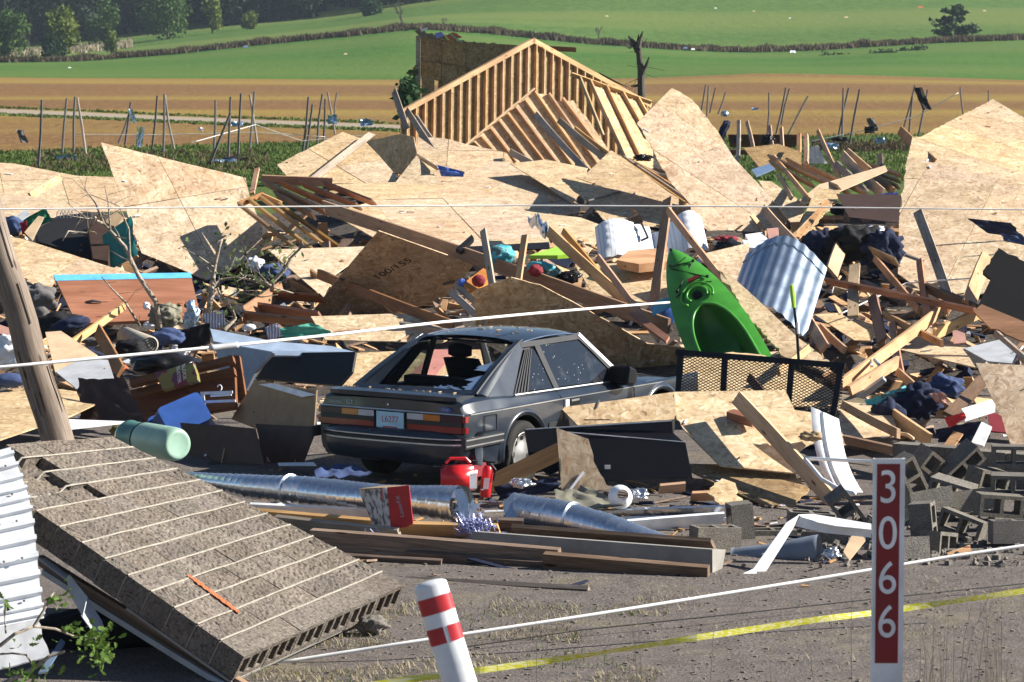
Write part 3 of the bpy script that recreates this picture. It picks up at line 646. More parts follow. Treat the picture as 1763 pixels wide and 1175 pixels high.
def drape(pts, D, mat, label, nm, cat, amp=.10, n=12, fr=5.0, dd=0, group=None):
    """cloth or plastic sheet: four pixel corners, wrinkled"""
    a, b, c, d = [at(p[0], p[1], (p[2] if len(p) > 2 else D)) for p in pts]; o = a.copy(); sd = R.uniform(0, 99); mb = MB(); L = max((b - a).length, (d - a).length)
    nrm = (b - a).cross(d - a).normalized(); nrm = nrm if nrm.dot(CP - a) > 0 else -nrm
    def fn(u, v, k=0):
        p = a.lerp(b, u).lerp(d.lerp(c, u), v); r_ = noise.noise(V((u * fr + sd, v * fr * .6, 0))) + .5 * noise.noise(V((u * fr * 2.2, v * fr * 2.2, sd)))
        e = .06 * L * noise.noise(V((v * 4 + sd, u * 4, 9)))
        return p - o + nrm * (amp * L * r_ + k) + (b - a).normalized() * e
    mb.grid(lambda u, v: fn(u, v), n, n); mb.grid(lambda u, v: fn(1 - u, v, -.008), n, n)
    return tag(mb.build(nm, mat, mw=M.Translation(o), smooth=True), label, cat, group)
# ---------------------------------------------------------------- house ruin behind the gable
t = thing('house_ruin', 'dark torn sheathed house wall standing behind the bright gable', 'building', M.Translation(at(760, 200, 90)))
def ruin(nm, pts, D, mat, k=0, th=.03, jag=(), D2=None):
    m = plane_of(pts, D, D2 or D, k); c = [to_local(m, *p) for p in pts]; c = jagged(c, jag, .06) if jag else c
    return MB().poly(c, -th, 0).build(nm, mat, t, m)
for i, pts in enumerate(([(720, 62), (760, 66), (760, 108), (722, 104)], [(761, 66), (802, 72), (802, 116), (761, 108)], [(803, 72), (860, 76), (920, 80), (920, 130), (803, 116)], [(721, 105), (760, 109), (760, 140), (705, 130), (712, 116)], [(761, 109), (802, 117), (802, 150), (761, 142)], [(803, 117), (920, 131), (920, 175), (803, 152)], [(726, 132), (748, 132), (748, 178), (726, 178)], [(754, 142), (920, 152), (920, 215), (754, 205)])):
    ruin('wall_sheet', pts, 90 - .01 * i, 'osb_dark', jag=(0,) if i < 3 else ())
ruin('back_wall', [(724, 66), (920, 82), (920, 215), (755, 203), (755, 140), (724, 130)], 90.3, 'weather_grey')
ruin('corner_post', [(716, 62), (724, 62), (724, 235), (716, 235)], 89.7, 'lumber_grey', th=.12)
ruin('torn_strip', [(714, 54), (722, 50), (745, 58), (770, 66), (790, 68), (725, 66)], 89.6, 'osb_grey', jag=(0, 1, 2, 3)); ruin('insulation', [(762, 60), (780, 56), (796, 64), (775, 71)], 89.5, 'insul', th=.1, jag=(0, 1, 2, 3))
ruin('wrap_scrap', [(748, 58), (760, 55), (766, 62), (752, 67)], 89.4, 'purple_cloth', th=.05); ruin('flashing', [(724, 51), (736, 47), (735, 51), (726, 55)], 89.4, 'white_plastic')
ruin('beam', [(920, 78), (992, 82), (992, 90), (920, 88)], 89.8, 'lumber_red', th=.1); ruin('lath', [(774, 57), (796, 72), (795, 74), (773, 59)], 89.3, 'mint_net', th=.03)
ruin('beam', [(1030, 124), (1060, 140), (1085, 152), (1040, 136)], 86, 'lumber_dark', th=.1)
lb = MB()
for _ in range(500): leafcard(lb, at(R.gauss(705, 9), R.gauss(168, 16), 88.5) + V((0, R.gauss(0, .3), 0)), R.uniform(.06, .16))
kind(tag(lb.build('green_shrub', 'leaf_dark'), 'dark green shrub at the left corner of the house ruin', 'shrub'), 'structure')['kind'] = 'stuff'
# ---------------------------------------------------------------- gables
def rafter_wall(name, label, L, A, Rr, base, spacing, Dl, Da, Dr, sheath_pts, stud_w=.1, extra=()):
    pass
t = thing('gable_wall', 'large bright stud gable wall with its sheathing behind, peak highest in the pile', 'wall', M.Translation(at(900, 260, 80)))
GL, GR = at(694, 189, 78), at(1130, 189, 84.5); gm = frame(GL, GR, at(694, 100, 78)); W_ = (GR - GL).length
gl = lambda x, y: to_local(gm, x, y)
ap = gl(920, 66); le = (0, 0); re = gl(1122, 178); ridge = lambda x: (le[1] + (ap[1] - le[1]) * x / ap[0]) if x < ap[0] else (ap[1] + (re[1] - ap[1]) * (x - ap[0]) / (re[0] - ap[0]))
floor_ = -1.35
def g_box(nm, mat, x0, x1, z0, z1, p): return MB().box(x0, x1, p[0], p[1], z0, z1).build(nm, mat, t, gm)
xs_ = [0.02 + i * 1.22 for i in range(9)]
for i, x in enumerate(xs_):
    x2 = min(x + 1.21, re[0]);
    if x2 - x < .2: break
    pts = [(x, floor_), (x2, floor_), (x2, ridge(x2) - .05)] + ([(ap[0], ap[1] - .05)] if x < ap[0] < x2 else []) + [(x, ridge(x) - .05)]
    MB().poly(pts, -.118, -.102).build('sheathing', 'osb_dark', t, gm)  # darker board tone carries the shade between the studs
n_ = 0; x = .16
while x < re[0] - .1:
    top = ridge(x) - .10; mb = MB(); mb.box(x - .019, x + .019, floor_, top, -.1, 0); mb.build('stud', 'stud', t, gm); x += .302
for a, b in ((le, ap), (ap, re)):
    a3 = gm @ V((a[0], a[1], -.045)); b3 = gm @ V((b[0], b[1], -.045)); d = (b3 - a3).normalized(); mw = M.Identity(4); n = gm.col[2].xyz; y = n.cross(d)
    for i, q in enumerate((d, y, n, a3)): mw.col[i].xyz = q
    MB().box(-.02, (b3 - a3).length + .02, -.125, 0, -.055, .047).build('rafter_plate', 'stud', t, mw)
g_box('cross_block', 'stud', .25, .55, -.42 + .2, -.35 + .2, (-.09, -.05)) if False else None
def leaning(name, label, cat, LT, RT, RB, dl, dr, db, studs, sheath=None, mat='stud', sm='osb', w=.09, d=.09, plates=True):
    a, b, c = at(*LT, dl), at(*RT, dr), at(*RB, db); m = frame(a, b, c); tt = thing(name, label, cat, M.Translation(c)); P_ = lambda p: to_local(m, *p)
    for s0, s1 in studs:
        p, q = P_(s0), P_(s1); p3, q3 = m @ V((*p, 0)), m @ V((*q, 0)); x = (q3 - p3).normalized(); n = m.col[2].xyz; y = n.cross(x); mw = M.Identity(4)
        for i, e_ in enumerate((x, y, n, p3)): mw.col[i].xyz = e_
        MB().box(0, (q3 - p3).length, -.022, .022, -d, 0).build('stud', mat, tt, mw)
    if plates:
        p3, q3 = a, b; x = (q3 - p3).normalized(); n = m.col[2].xyz; y = n.cross(x); mw = M.Identity(4)
        for i, e_ in enumerate((x, y, n, p3)): mw.col[i].xyz = e_
        MB().box(-.02, (q3 - p3).length + .02, -.024, .02, -d - .004, .006).build('plate', mat, tt, mw)
    for sp in (sheath or ()):
        pts = jagged([P_(p) for p in sp[0]], sp[1], .05); MB().poly(pts, -d - .02, -d - .005).build('sheathing', sm, tt, m)
    return tt
leaning('stud_panel', 'leaning stud wall section overlapping the right end of the gable', 'wall', (986, 126), (1121, 174), (1083, 285), 76, 77, 73.5,
        [((1018, 138), (1084, 280)), ((1046, 148), (1104, 270)), ((1074, 158), (1118, 236)), ((1101, 168), (1130, 220)), ((1000, 132), (1040, 232))],
        [([(1018, 140), (1100, 170), (1128, 205), (1128, 285), (1084, 285)], ())])
leaning('stud_panel', 'smaller fallen stud gable with slanting studs in front of the large gable', 'wall', (804, 248), (920, 153), (1015, 290), 70.5, 71.8, 71.6,
        [((817, 243), (838, 264)), ((829, 234), (866, 275)), ((845, 220), (890, 278)), ((860, 207), (918, 284)), ((875, 195), (945, 286)), ((889, 184), (968, 290)), ((905, 171), (990, 288)), ((922, 157), (1018, 295)), ((946, 160), (1036, 290)), ((970, 168), (1058, 285))],
        [([(806, 250), (918, 158), (945, 160), (965, 172), (990, 170), (1010, 195), (1055, 262), (1060, 300), (840, 300)], (1, 2, 3, 4))], sm='osb')
# ---------------------------------------------------------------- big sheets
S48 = (1.22, 2.44)
panel([(628, 244), (690, 231), (712, 236), (722, 285), (690, 302), (670, 290)], 67, 66.8, 'dark shaded sheet leaning left of the gable', mat='osb', k=-3)
panel([(720, 236), (765, 238), (806, 250), (872, 263), (884, 280), (800, 290), (722, 302), (712, 290)], 70, 66.5, 'bright sheet lying directly under the stud gables', sheets=S48)
panel([(477, 284), (520, 262), (590, 228), (625, 240), (652, 268), (680, 300), (684, 316), (505, 316)], 66.5, 63, 'bright pointed sheet with a grey plank across it, left of the dark sheet', jag=(0,), sheets=S48, ang=.5)
panel([(678, 318), (717, 268), (764, 318)], 64, 62.5, 'small triangular sheet standing before the dark shaded sheet')
panel([(690, 330), (742, 300), (800, 277), (876, 279), (1000, 354), (996, 374), (930, 369), (862, 360), (800, 338), (740, 345)], 66, 58.5, 'wide cream sheet sloping right below the small fallen gable', sheets=S48, ang=-.3)
panel([(878, 282), (940, 275), (1012, 290), (1000, 330), (985, 350), (940, 320)], 64, 60, 'shaded brown sheet sunk between the cream sheets', mat='osb')
panel([(862, 357), (930, 367), (1000, 375), (1046, 392), (1010, 440), (950, 415)], 57, 51, 'dark shadowed sheet under the edge of the cream sheet', mat='osb')
panel([(567, 318), (680, 314), (782, 320), (720, 338), (640, 350)], 60, 56, 'pale sheet beyond the long beam beside the upper joists')
panel([(568, 366), (640, 348), (790, 320), (872, 336), (934, 386), (948, 421), (790, 430), (660, 418)], 56, 48.5, 'largest pink-cream sheet above the long slanting beam', mat='osb_pink', sheets=S48, ang=.15)
panel([(967, 307), (1003, 305), (1052, 259), (1090, 285), (1150, 330), (1187, 352), (1195, 388), (1150, 392), (1047, 386), (1012, 347), (985, 326)], 61.5, 56, 'peaked cream sheet with a dark bar on it, left of the tallest slab', jag=(8, 9, 10), sheets=S48, ang=.6)
panel([(1157, 151), (1097, 212), (1120, 250), (1150, 308), (1188, 352), (1192, 372), (1205, 388), (1225, 402), (1340, 402), (1357, 377), (1314, 326), (1263, 272), (1235, 225), (1190, 170)], 60, 55.5, 'tallest leaning slab of bright sheathing right of the gable', mat='osb_pink', k=.6, jag=(1, 2, 3, 12, 13), amp=.02, sheets=S48, ang=.55)
panel([(1306, 311), (1328, 313), (1390, 354), (1372, 390), (1358, 380), (1316, 328)], 58, 55, 'narrow bright sheet at the right foot of the tallest slab')
panel([(174, 246), (423, 307), (430, 340), (452, 395), (450, 432), (366, 486), (244, 436)], 53.5, 50.5, 'big leaning sheet at left striped by stud shadows', mat='osb_pink', k=.5, sheets=S48, ang=.25)
panel([(-80, 276), (25, 282), (130, 303), (205, 306), (224, 364), (150, 366), (-80, 346)], 66, 61, 'far left roof sheet behind the striped sheet', sheets=S48, ang=.2)
panel([(-80, 328), (40, 335), (115, 353), (165, 378), (60, 374), (-80, 372)], 58, 54, 'pale strip of roof sheet below the far left roof', mat='osb_pink')
panel([(-40, 392), (58, 417), (124, 438), (175, 455), (238, 474), (94, 478), (88, 498), (72, 507), (45, 480), (-40, 470)], 47, 43, 'tan sheet behind the leaning utility pole', jag=(6, 7, 8), sheets=S48, ang=-.3)
panel([(461, 430), (645, 424), (578, 472), (556, 512)], 47.5, 44, 'pale sheet below the lower joists at left of the stamped board', mat='osb_pink')
panel([(1571, 236), (1585, 236), (1645, 204), (1710, 171), (1763, 203), (1840, 250), (1840, 330), (1640, 300), (1562, 276)], 62, 56, 'peaked roof sheet at far right', k=1, jag=(1, 2), amp=.02, sheets=S48, ang=.5)
panel([(1561, 270), (1640, 288), (1763, 318), (1850, 338), (1850, 480), (1763, 486), (1680, 508), (1600, 510), (1546, 472), (1548, 380)], 51, 45.5, 'largest right hand sheet with a dark rag on it', mat='osb_pink', k=-.5, jag=(9,), amp=.02, sheets=S48, ang=-.15)
panel([(1680, 625), (1763, 629), (1840, 632), (1840, 776), (1742, 772), (1706, 682)], 33.2, 32.2, 'upright sheet at the right edge beside the red plastic', k=-.2)
panel([(1401, 541), (1439, 539), (1517, 563), (1500, 587), (1471, 586)], 41, 39, 'small sheet amid the broken lumber right of the corrugated metal')
panel([(1545, 601), (1575, 580), (1627, 584), (1708, 617), (1680, 633)], 38.5, 36, 'tan sheet lying beneath the diagonal bright board at right')
panel([(1440, 690), (1528, 700), (1548, 745), (1452, 765)], 33, 31, 'low sheet behind the white siding', mat='osb')
panel([(990, 456), (1150, 450), (1158, 530), (1020, 505)], 43, 41, 'sheet behind the tip of the green boat')
panel([(1200, 440), (1290, 418), (1290, 500), (1235, 475)], 42, 40.5, 'sheet between green boat and corrugated metal')
panel([(1236, 465), (1262, 478), (1300, 512), (1372, 580), (1432, 625), (1420, 640), (1352, 615), (1290, 548)], 39, 36.5, 'long splintered sheet leaning over the green boat', jag=(4, 5, 6, 7), amp=.04, th=.03)
panel([(1176, 618), (1262, 606), (1316, 612), (1372, 640), (1440, 676), (1440, 700), (1176, 700)], 37, 33.5, 'sheet seen through the mesh ramp', jag=(1, 2, 3))
panel([(563, 610), (700, 604), (838, 602), (846, 655), (586, 667)], 38.5, 37.2, 'bright sheet seen behind and through the car')
panel([(652, 398), (816, 456), (776, 506), (692, 542), (620, 548), (531, 547), (582, 480)], 41.6, 43.2, 'dark overhanging sheet with black stamped lettering', mat='osb', jag=(2,))
panel([(815, 502), (880, 478), (930, 491), (1000, 528), (1115, 592), (1180, 600), (1176, 660), (1090, 640), (960, 605), (820, 590)], 38.6, 39.6, 'large brown shadowed sheet right behind the car roof', mat='osb')
panel([(535, 545), (690, 540), (800, 570), (760, 590), (560, 585)], 40.5, 39.5, 'low brown sheet in shadow under the stamped board', mat='osb')
panel([(1396, 346), (1410, 323), (1446, 329), (1440, 348), (1383, 408), (1371, 402)], 55, 51, 'torn brown sheet behind the corrugated metal', mat='osb', jag=(0, 1, 3, 4))
panel([(1440, 334), (1552, 336), (1548, 384), (1462, 374)], 54, 52, 'dark brown panel left of the largest right hand sheet', mat='brown_board')
panel([(1376, 345), (1410, 318), (1524, 285), (1528, 294), (1440, 332), (1384, 350)], 58, 55, 'narrow bright strip lying across the right hand joists', mat='plywood')
# foreground sheets right of the car
panel([(965, 702), (1070, 688), (1160, 675), (1165, 722), (995, 733)], 30.05, 29.6, 'left of the two bright sheets leaning before the car door', jag=(2,), amp=.03)
panel([(1160, 675), (1352, 672), (1368, 706), (1408, 712), (1402, 762), (1356, 790), (1372, 815), (1240, 802), (1176, 738), (1165, 722)], 30.2, 28.7, 'broad cracked bright sheet beside the black cabinet', jag=(8, 4, 5), amp=.03)
panel([(1161, 798), (1291, 801), (1368, 815), (1392, 845), (1354, 886), (1240, 836)], 29.2, 27.7, 'red-edged brown sheet lying low beside the concrete blocks', mat='osb_dark', jag=(2, 3))
panel([(1216, 848), (1243, 824), (1266, 832), (1266, 850), (1292, 874), (1240, 871)], 27.9, 27.3, 'small torn flake of sheathing on the low metal strips', jag=(0, 1, 2, 3, 4, 5), amp=.03)
panel([(958, 737), (1013, 756), (1022, 795), (1052, 843), (1013, 845), (967, 845)], 28.45, 28.25, 'upright broken sheet before the black cabinet', jag=(1, 2, 3), amp=.02)
panel([(1005, 722), (1018, 712), (1085, 703), (1050, 722)], 29.5, 29.35, 'small red-edged wedge of sheathing beside the car', mat='osb')
panel([(-30, 676), (60, 665), (194, 682), (122, 716), (0, 757), (-30, 765)], 33.5, 30.2, 'golden sheet lying flat at left behind the utility pole', mat='osb', jag=(0,))
panel([(118, 722), (228, 726), (120, 738)], 30.6, 30.1, 'white painted board lying right of the utility pole foot', mat='white_paint')
# ---------------------------------------------------------------- lettering on the stamped sheet
o_, m_, _ = PANELS['dark overhanging sheet with black stamped lettering']
c_ = to_local(m_, 676, 463); mw = m_ @ M.Translation((c_[0], c_[1], .004)) @ M.Rotation(rad(42), 4, 'Z'); text('stamped_lettering', '100/155', .16, 'ink', o_, mw, sx=1.3)
# ---------------------------------------------------------------- framed joists
def joists(label, lst, mat='lumber', w=.16, t=.038, roll=62, name='joist_frame', plates=()):
    p0 = at(*lst[0][:3]); tt = thing(name, label, 'joists', M.Translation(p0))
    for a in lst: stick('joist', at(*a[:3]), at(*a[3:6]), w, t, mat, tt, roll)
    for a in plates: stick('header', at(*a[:3]), at(*a[3:6]), w, t, mat, tt, 20)
    return tt
joists('upper set of four red-brown joists left of the largest cream sheet', [(453, 314, 55, 562, 366, 50.5), (484, 316, 55, 590, 362, 50.8), (520, 317, 55, 618, 356, 51), (560, 317, 55, 644, 350, 51.5), (475, 335, 54, 540, 372, 50)], 'lumber_red', plates=[(450, 309, 55.2, 572, 314, 55.4)])
joists('lower set of joists casting striped shadows on the big left sheet', [(412, 352, 51.5, 512, 430, 50.4), (430, 345, 51.6, 538, 430, 50.4), (449, 340, 51.7, 566, 428, 50.5), (480, 352, 51.5, 584, 426, 50.5)], 'lumber', w=.095, plates=[(410, 353, 51.5, 453, 336, 51.8), (450, 337, 51.8, 484, 352, 51.5)])
joists('short stack of joists right of the dead branches', [(466, 508, 42.5, 556, 514, 42), (440, 528, 41.8, 552, 544, 41.4), (418, 543, 41.2, 566, 560, 40.6)], 'lumber_red', w=.2, plates=[(413, 545, 41, 485, 497, 42.8)])
joists('fan of broken joists in front of the right meadow', [(1325, 271, 62, 1445, 325, 56), (1327, 281, 61, 1400, 320, 57), (1356, 277, 62, 1462, 333, 56), (1385, 284, 61.5, 1497, 337, 55.5)], 'stud', w=.14, plates=())
joists('three joist ends beside the dark post at right', [(1500, 285, 60, 1550, 302, 58), (1500, 294, 60, 1548, 312, 58), (1500, 303, 60, 1546, 322, 58)], 'lumber', w=.12)
# ---------------------------------------------------------------- loose boards
for a in (((.19, .045), 560, 358, 45, 1152, 562, 38.5, 'long slanting beam crossing the middle of the pile', 'lumber_red', 18),
          ('2x4', 832, 397, 41, 857, 552, 39.6, 'left of two uprights standing behind the long beam', 'lumber_grey', 30), ('2x4', 904, 406, 41, 882, 558, 39.8, 'right of two uprights standing behind the long beam', 'lumber', 35),
          ('2x6', 945, 399, 41.5, 1086, 526, 39.3, 'dark wide plank crossing the beam at its middle', 'lumber', 20), ('2x4', 970, 398, 41.7, 1078, 530, 39.4, 'paler plank just behind the dark wide plank', 'lumber', 30), ('2x4', 1029, 443, 40.2, 1134, 584, 37.8, 'thin plank leaning over the end of the long beam', 'lumber', 30),
          ('2x6', 1150, 343, 43, 1126, 520, 40, 'upright post left of the green boat tip', 'lumber_red', 40), ('2x4', 1150, 362, 42, 1267, 510, 39, 'pale plank slanting from the upright post over the boat', 'lumber', 30),
          ('2x6', 548, 472, 43.6, 780, 561, 39.4, 'brown plank under the stamped board', 'lumber_red', 25), ('2x4', 776, 503, 40.5, 833, 554, 39, 'lower of two grey planks in shadow behind the car roof', 'lumber_grey', 10), ('2x4', 786, 491, 40.6, 858, 553, 39.2, 'upper of two grey planks in shadow behind the car roof', 'lumber_grey', 10),
          ('2x6', 678, 157, 72, 700, 222, 71, 'grey post standing at the left foot of the gable', 'lumber_grey', 20), ('2x6', 700, 190, 72, 762, 284, 68, 'left of two grey planks sliding from the gable corner', 'lumber_grey', 25), ('2x6', 716, 203, 72, 774, 284, 68, 'right of two grey planks sliding from the gable corner', 'lumber_grey', 25),
          ('2x6', 640, 231, 66, 538, 310, 63, 'grey plank across the bright pointed sheet', 'lumber_grey', 15), ('2x4', 717, 268, 64.2, 752, 290, 63, 'short pale block on top of the small triangular sheet', 'stud', 60), ('2x4', 443, 291, 57, 434, 334, 55, 'short stub standing left of the upper joists', 'lumber', 30),
          ('2x6', 878, 262, 68, 988, 326, 62, 'grey plank below the small fallen gable', 'lumber_grey', 15), ('2x6', 922, 197, 70, 1012, 296, 66, 'dark grey plank lying over the slanting studs', 'lumber_grey', 10), ('2x6', 962, 207, 70, 1040, 272, 66.5, 'pale grey plank right of the dark one on the slanting studs', 'lumber_grey', 10),
          ('2x4', 990, 221, 70, 1055, 270, 66, 'thin plank against the pale grey one on the slanting studs', 'lumber', 25), ('2x4', 1066, 272, 64, 1180, 352, 57.5, 'first of four bundled planks left of the tallest slab', 'lumber', 30), ('2x4', 1074, 272, 64.3, 1184, 346, 57.8, 'second of four bundled planks left of the tallest slab', 'lumber_grey', 30),
          ('2x4', 1084, 276, 64.6, 1186, 341, 58, 'third of four bundled planks left of the tallest slab', 'lumber', 30), ('2x4', 1095, 282, 64.8, 1186, 334, 58.4, 'fourth of four bundled planks left of the tallest slab', 'lumber', 30), ('2x4', 1122, 300, 62, 1170, 312, 60, 'short pale plank behind the bundled planks', 'stud', 50),
          ('2x6', 52, 338, 59.5, 104, 306, 62, 'board lying on the far left roof sheet', 'stud', 0), ('2x4', 1286, 210, 75, 1303, 290, 69, 'tall fence upright nearest the tallest slab', 'lumber', 30), ('2x4', 1325, 217, 75, 1332, 268, 72, 'left of two upright posts behind the broken wall', 'lumber', 30),
          ('2x4', 1345, 221, 75, 1349, 274, 72, 'right of two upright posts behind the broken wall', 'lumber', 30), ('2x4', 1272, 208, 75, 1270, 280, 70, 'grey slanting upright beside the tallest slab', 'lumber_grey', 30), ('4x4', 1376, 232, 74, 1376, 282, 71, 'left of two thick posts at the end of the dark plank wall', 'lumber', 20),
          ('4x4', 1388, 233, 74, 1388, 282, 71, 'right of two thick posts at the end of the dark plank wall', 'lumber', 20), ((.3, .05), 1255, 243, 74.5, 1372, 243, 74.5, 'dark plank wall behind the upright posts', 'lumber_dark', 0), ((.12, .05), 1255, 262, 73, 1370, 262, 73, 'lower dark rail of the plank wall', 'lumber_dark', 20),
          ('2x4', 1408, 225, 70, 1456, 330, 58, 'long thin plank standing over the fan of joists', 'stud', 30), ('2x6', 1459, 261, 64, 1538, 330, 57, 'grey-brown plank right of the long thin one', 'lumber', 25), ('2x8', 1450, 267, 63, 1520, 334, 56, 'widest plank of the right hand fan', 'lumber', 20),
          ('2x6', 1439, 283, 62, 1492, 334, 56.5, 'paler plank beside the widest plank of the fan', 'lumber_grey', 20), ('4x4', 1516, 268, 62, 1516, 332, 58, 'dark post standing right of the fan', 'lumber_dark', 20), ('2x8', 1549, 225, 61, 1607, 280, 57.5, 'plank leaning on the far right roof', 'lumber_red', 20),
          ('2x4', 1331, 269, 62, 1394, 345, 55, 'slim plank left of the fan of joists', 'stud', 30), ('2x4', 1340, 300, 60, 1363, 342, 56, 'short plank stub at the foot of the fan', 'lumber', 30), ('2x6', 1314, 359, 52, 1370, 420, 48, 'pale plank leaning above the corrugated metal', 'stud', 20),
          ('2x4', 1424, 347, 53, 1372, 410, 49.5, 'brown stick crossing above the corrugated metal', 'lumber', 30), ('2x6', 1580, 365, 46.5, 1634, 516, 43.5, 'dark plank leaning on the largest right hand sheet', 'lumber_grey', 12), ((.2, .04), 1452, 416, 43.5, 1432, 470, 41.5, 'stout board end beside the dark clothes', 'lumber', -30),
          ('2x4', 1506, 445, 42.5, 1582, 535, 39.5, 'plank slanting right below the dark clothes', 'lumber', 30), ('2x4', 1422, 484, 41, 1680, 536, 37.5, 'long rail running right from the corrugated metal', 'lumber_red', 40), ('2x6', 1472, 457, 41.5, 1469, 546, 39, 'wide pink upright in front of the long rail', 'lumber', 12),
          ('2x6', 1502, 510, 40, 1519, 587, 38, 'red-brown upright under the long rail', 'lumber_red', 30), ('2x4', 1583, 449, 42, 1596, 542, 39, 'thin upright at the right of the long rail', 'lumber_red', 30), ('2x4', 1537, 556, 38.5, 1551, 646, 35.5, 'short upright below the crossing boards', 'lumber_red', 25),
          ('2x6', 1448, 663, 33.8, 1624, 532, 38.6, 'bright board rising right across the broken lumber', 'stud', 35), ('2x6', 1463, 674, 33.6, 1545, 624, 35.5, 'second bright board beneath the rising one', 'lumber', 35), ('2x4', 1521, 541, 39, 1622, 592, 36.5, 'thick block-ended plank pointing at the viewer', 'lumber', 30),
          ('2x6', 1594, 495, 40.5, 1684, 534, 38, 'olive brown plank under the black felt', 'lumber_dark', 40), ('2x8', 1700, 441, 40.5, 1668, 524, 38.3, 'bright upright beside the black felt', 'stud', -25), ('2x6', 1608, 576, 37.5, 1684, 540, 38.6, 'splintered bright board below the black felt', 'stud', 30),
          ('2x4', 1714, 574, 37.5, 1766, 620, 35, 'plank at the right edge below the black felt', 'lumber_grey', 30), ('2x6', 1391, 552, 39.5, 1420, 600, 37, 'board end below the corrugated metal', 'lumber', 25), ('2x4', 1412, 563, 39, 1454, 603, 36.8, 'plank end next to the small sheet', 'lumber', 25),
          ('2x4', 1451, 697, 32.5, 1547, 747, 30.6, 'golden plank right of the white siding', 'stud', 15), ('2x6', 1534, 713, 32.4, 1600, 758, 31, 'short plank below the dark clothes at lower right', 'lumber', 30), ('2x4', 1455, 757, 31, 1615, 793, 29.6, 'long plank pointing at the concrete blocks', 'lumber', 25),
          ('2x6', 1694, 652, 34.5, 1634, 716, 32.2, 'dark maroon plank left of the upright right sheet', 'lumber_dark', 20), ('2x6', 1269, 685, 29.6, 1432, 862, 27.8, 'long plank propped against the cracked bright sheet', 'lumber', 25), ('4x4', 1257, 714, 29.7, 1300, 726, 29.4, 'short block tucked under the propped plank', 'lumber_red', 30),
          ('2x4', 115, 597, 36.6, 214, 527, 38.6, 'bright stick in front of the brown door', 'stud', 30), ('2x6', 168, 570, 37, 208, 640, 34.8, 'pink plank right of the bright stick', 'lumber_red', 30), ((.16, .04), 820, 845, 28.4, 968, 775, 28.7, 'dark steel-brown plank before the car wheel', 'lumber_dark', 25),
          ('1x6', 1495, 430, 43, 1545, 452, 42, 'short board between the clothes and the right sheet', 'lumber', 50), ('2x4', 470, 505, 42.6, 425, 530, 42, 'splintered stick above the short joist stack', 'stud', 20), ('2x4', 690, 560, 39, 870, 590, 38, 'grey board lying behind the car roof', 'lumber_grey', 30),
          ('2x4', 1340, 640, 34.6, 1392, 600, 36.2, 'stub of plank behind the mesh ramp', 'lumber', 20), ('2x4', 1290, 650, 34.0, 1330, 700, 33, 'dark plank behind the mesh ramp', 'lumber_dark', 20), ('2x4', 1545, 640, 35.2, 1600, 690, 33.4, 'short plank in the shadow at right', 'lumber_red', 25), ('2x4', 1150, 586, 37.4, 1090, 540, 38.4, 'broken plank end behind the car bonnet', 'lumber_red', 30)):
    board(*a[:8], mat=a[8], roll=a[9])
# ================================================================ things in the pile
# door with a blue edge
pts = [(93, 475), (328, 471), (346, 548), (132, 557)]; m = plane_of(pts, 42.3, 40.9); c = [to_local(m, *p) for p in pts]
t = thing('door_slab', 'reddish brown wooden door slab with a bright blue top edge', 'door', m)
MB().poly(c, -.045, 0).build('door_face', 'door_wood', t, m)
e = [to_local(m, *p) for p in ((92, 474), (328, 470), (331, 479), (96, 484))]; MB().poly(e, -.046, .004).build('blue_edge', 'sky_blue', t, m)
h = to_local(m, 148, 520); MB().tube([(h[0], h[1], 0), (h[0] + .1, h[1] - .03, .03), (h[0] + .22, h[1] - .05, .02)], [.012, .02, .012], 6).build('handle', 'weather_grey', t, m)
panel([(690, 662), (748, 602), (785, 602), (740, 660)], 36.2, 35.6, 'pink board seen through the car window', mat='pink_board')
# kayak ------------------------------------------------------------------
kO, kB = at(1256, 612, 37.2), at(1156, 430, 38.9); km = frame(kO, kB, at(1346, 576, 37.2)); KL = (kB - kO).length
t = thing('kayak', 'green kayak standing bow up with its open cockpit towards the viewer', 'kayak', km)
kw = lambda x: .43 * max(0, 1 - (max(x, 0) / KL) ** 2.2) ** .75 + .012
CF = .43 * KL
ck = lambda x: .31 * max(0, 1 - (max(x + .1, 0) / (CF + .1)) ** 2.6) ** .5 if x < CF else 0
def hull(u, v):
    x = -.45 + (KL + .45) * u; w = kw(x); a = -1 + 2 * v; s = 1 if a > 0 else -1; b = abs(a); dpt = .30 * (1 - .5 * max(0, x / KL) ** 3)
    if b > .6: q = (b - .6) / .4; return V((x, s * w * (.86 + .14 * q), -dpt * .75 * (1 - q)))
    return V((x, s * w * .86 * (b / .6) ** .8, -dpt * (1 - .25 * (b / .6) ** 2)))
MB().grid(hull, 34, 16).build('hull', 'kayak', t, km, True)
mb = MB()
for s in (1, -1):
    def deck(u, v, s=s):
        x = -.45 + (KL + .45) * u; w = kw(x); i = min(ck(x), w * .9); y = i + (w - i) * v; cr = .07 * (1 - (y / max(w, .02)) ** 2) * min(1, kw(x) / .25); rim = .025 if (ck(x) > 0 and v < .12) else 0
        return V((x, s * y, cr + rim))
    mb.grid(deck, 60, 8)
mb.build('deck', 'kayak', t, km, True)
def well(u, v):
    x = -.45 + (CF + .45) * u; i = max(ck(x), .01); a = -1 + 2 * v; return V((x, i * a, .06 - .30 * (1 - a ** 4) * min(1, (CF + .01 - x) / .2)))
MB().grid(well, 16, 12).build('cockpit', 'kayak_in_shade', t, km, True)  # cockpit shade put into the colour, a darker green than the hull
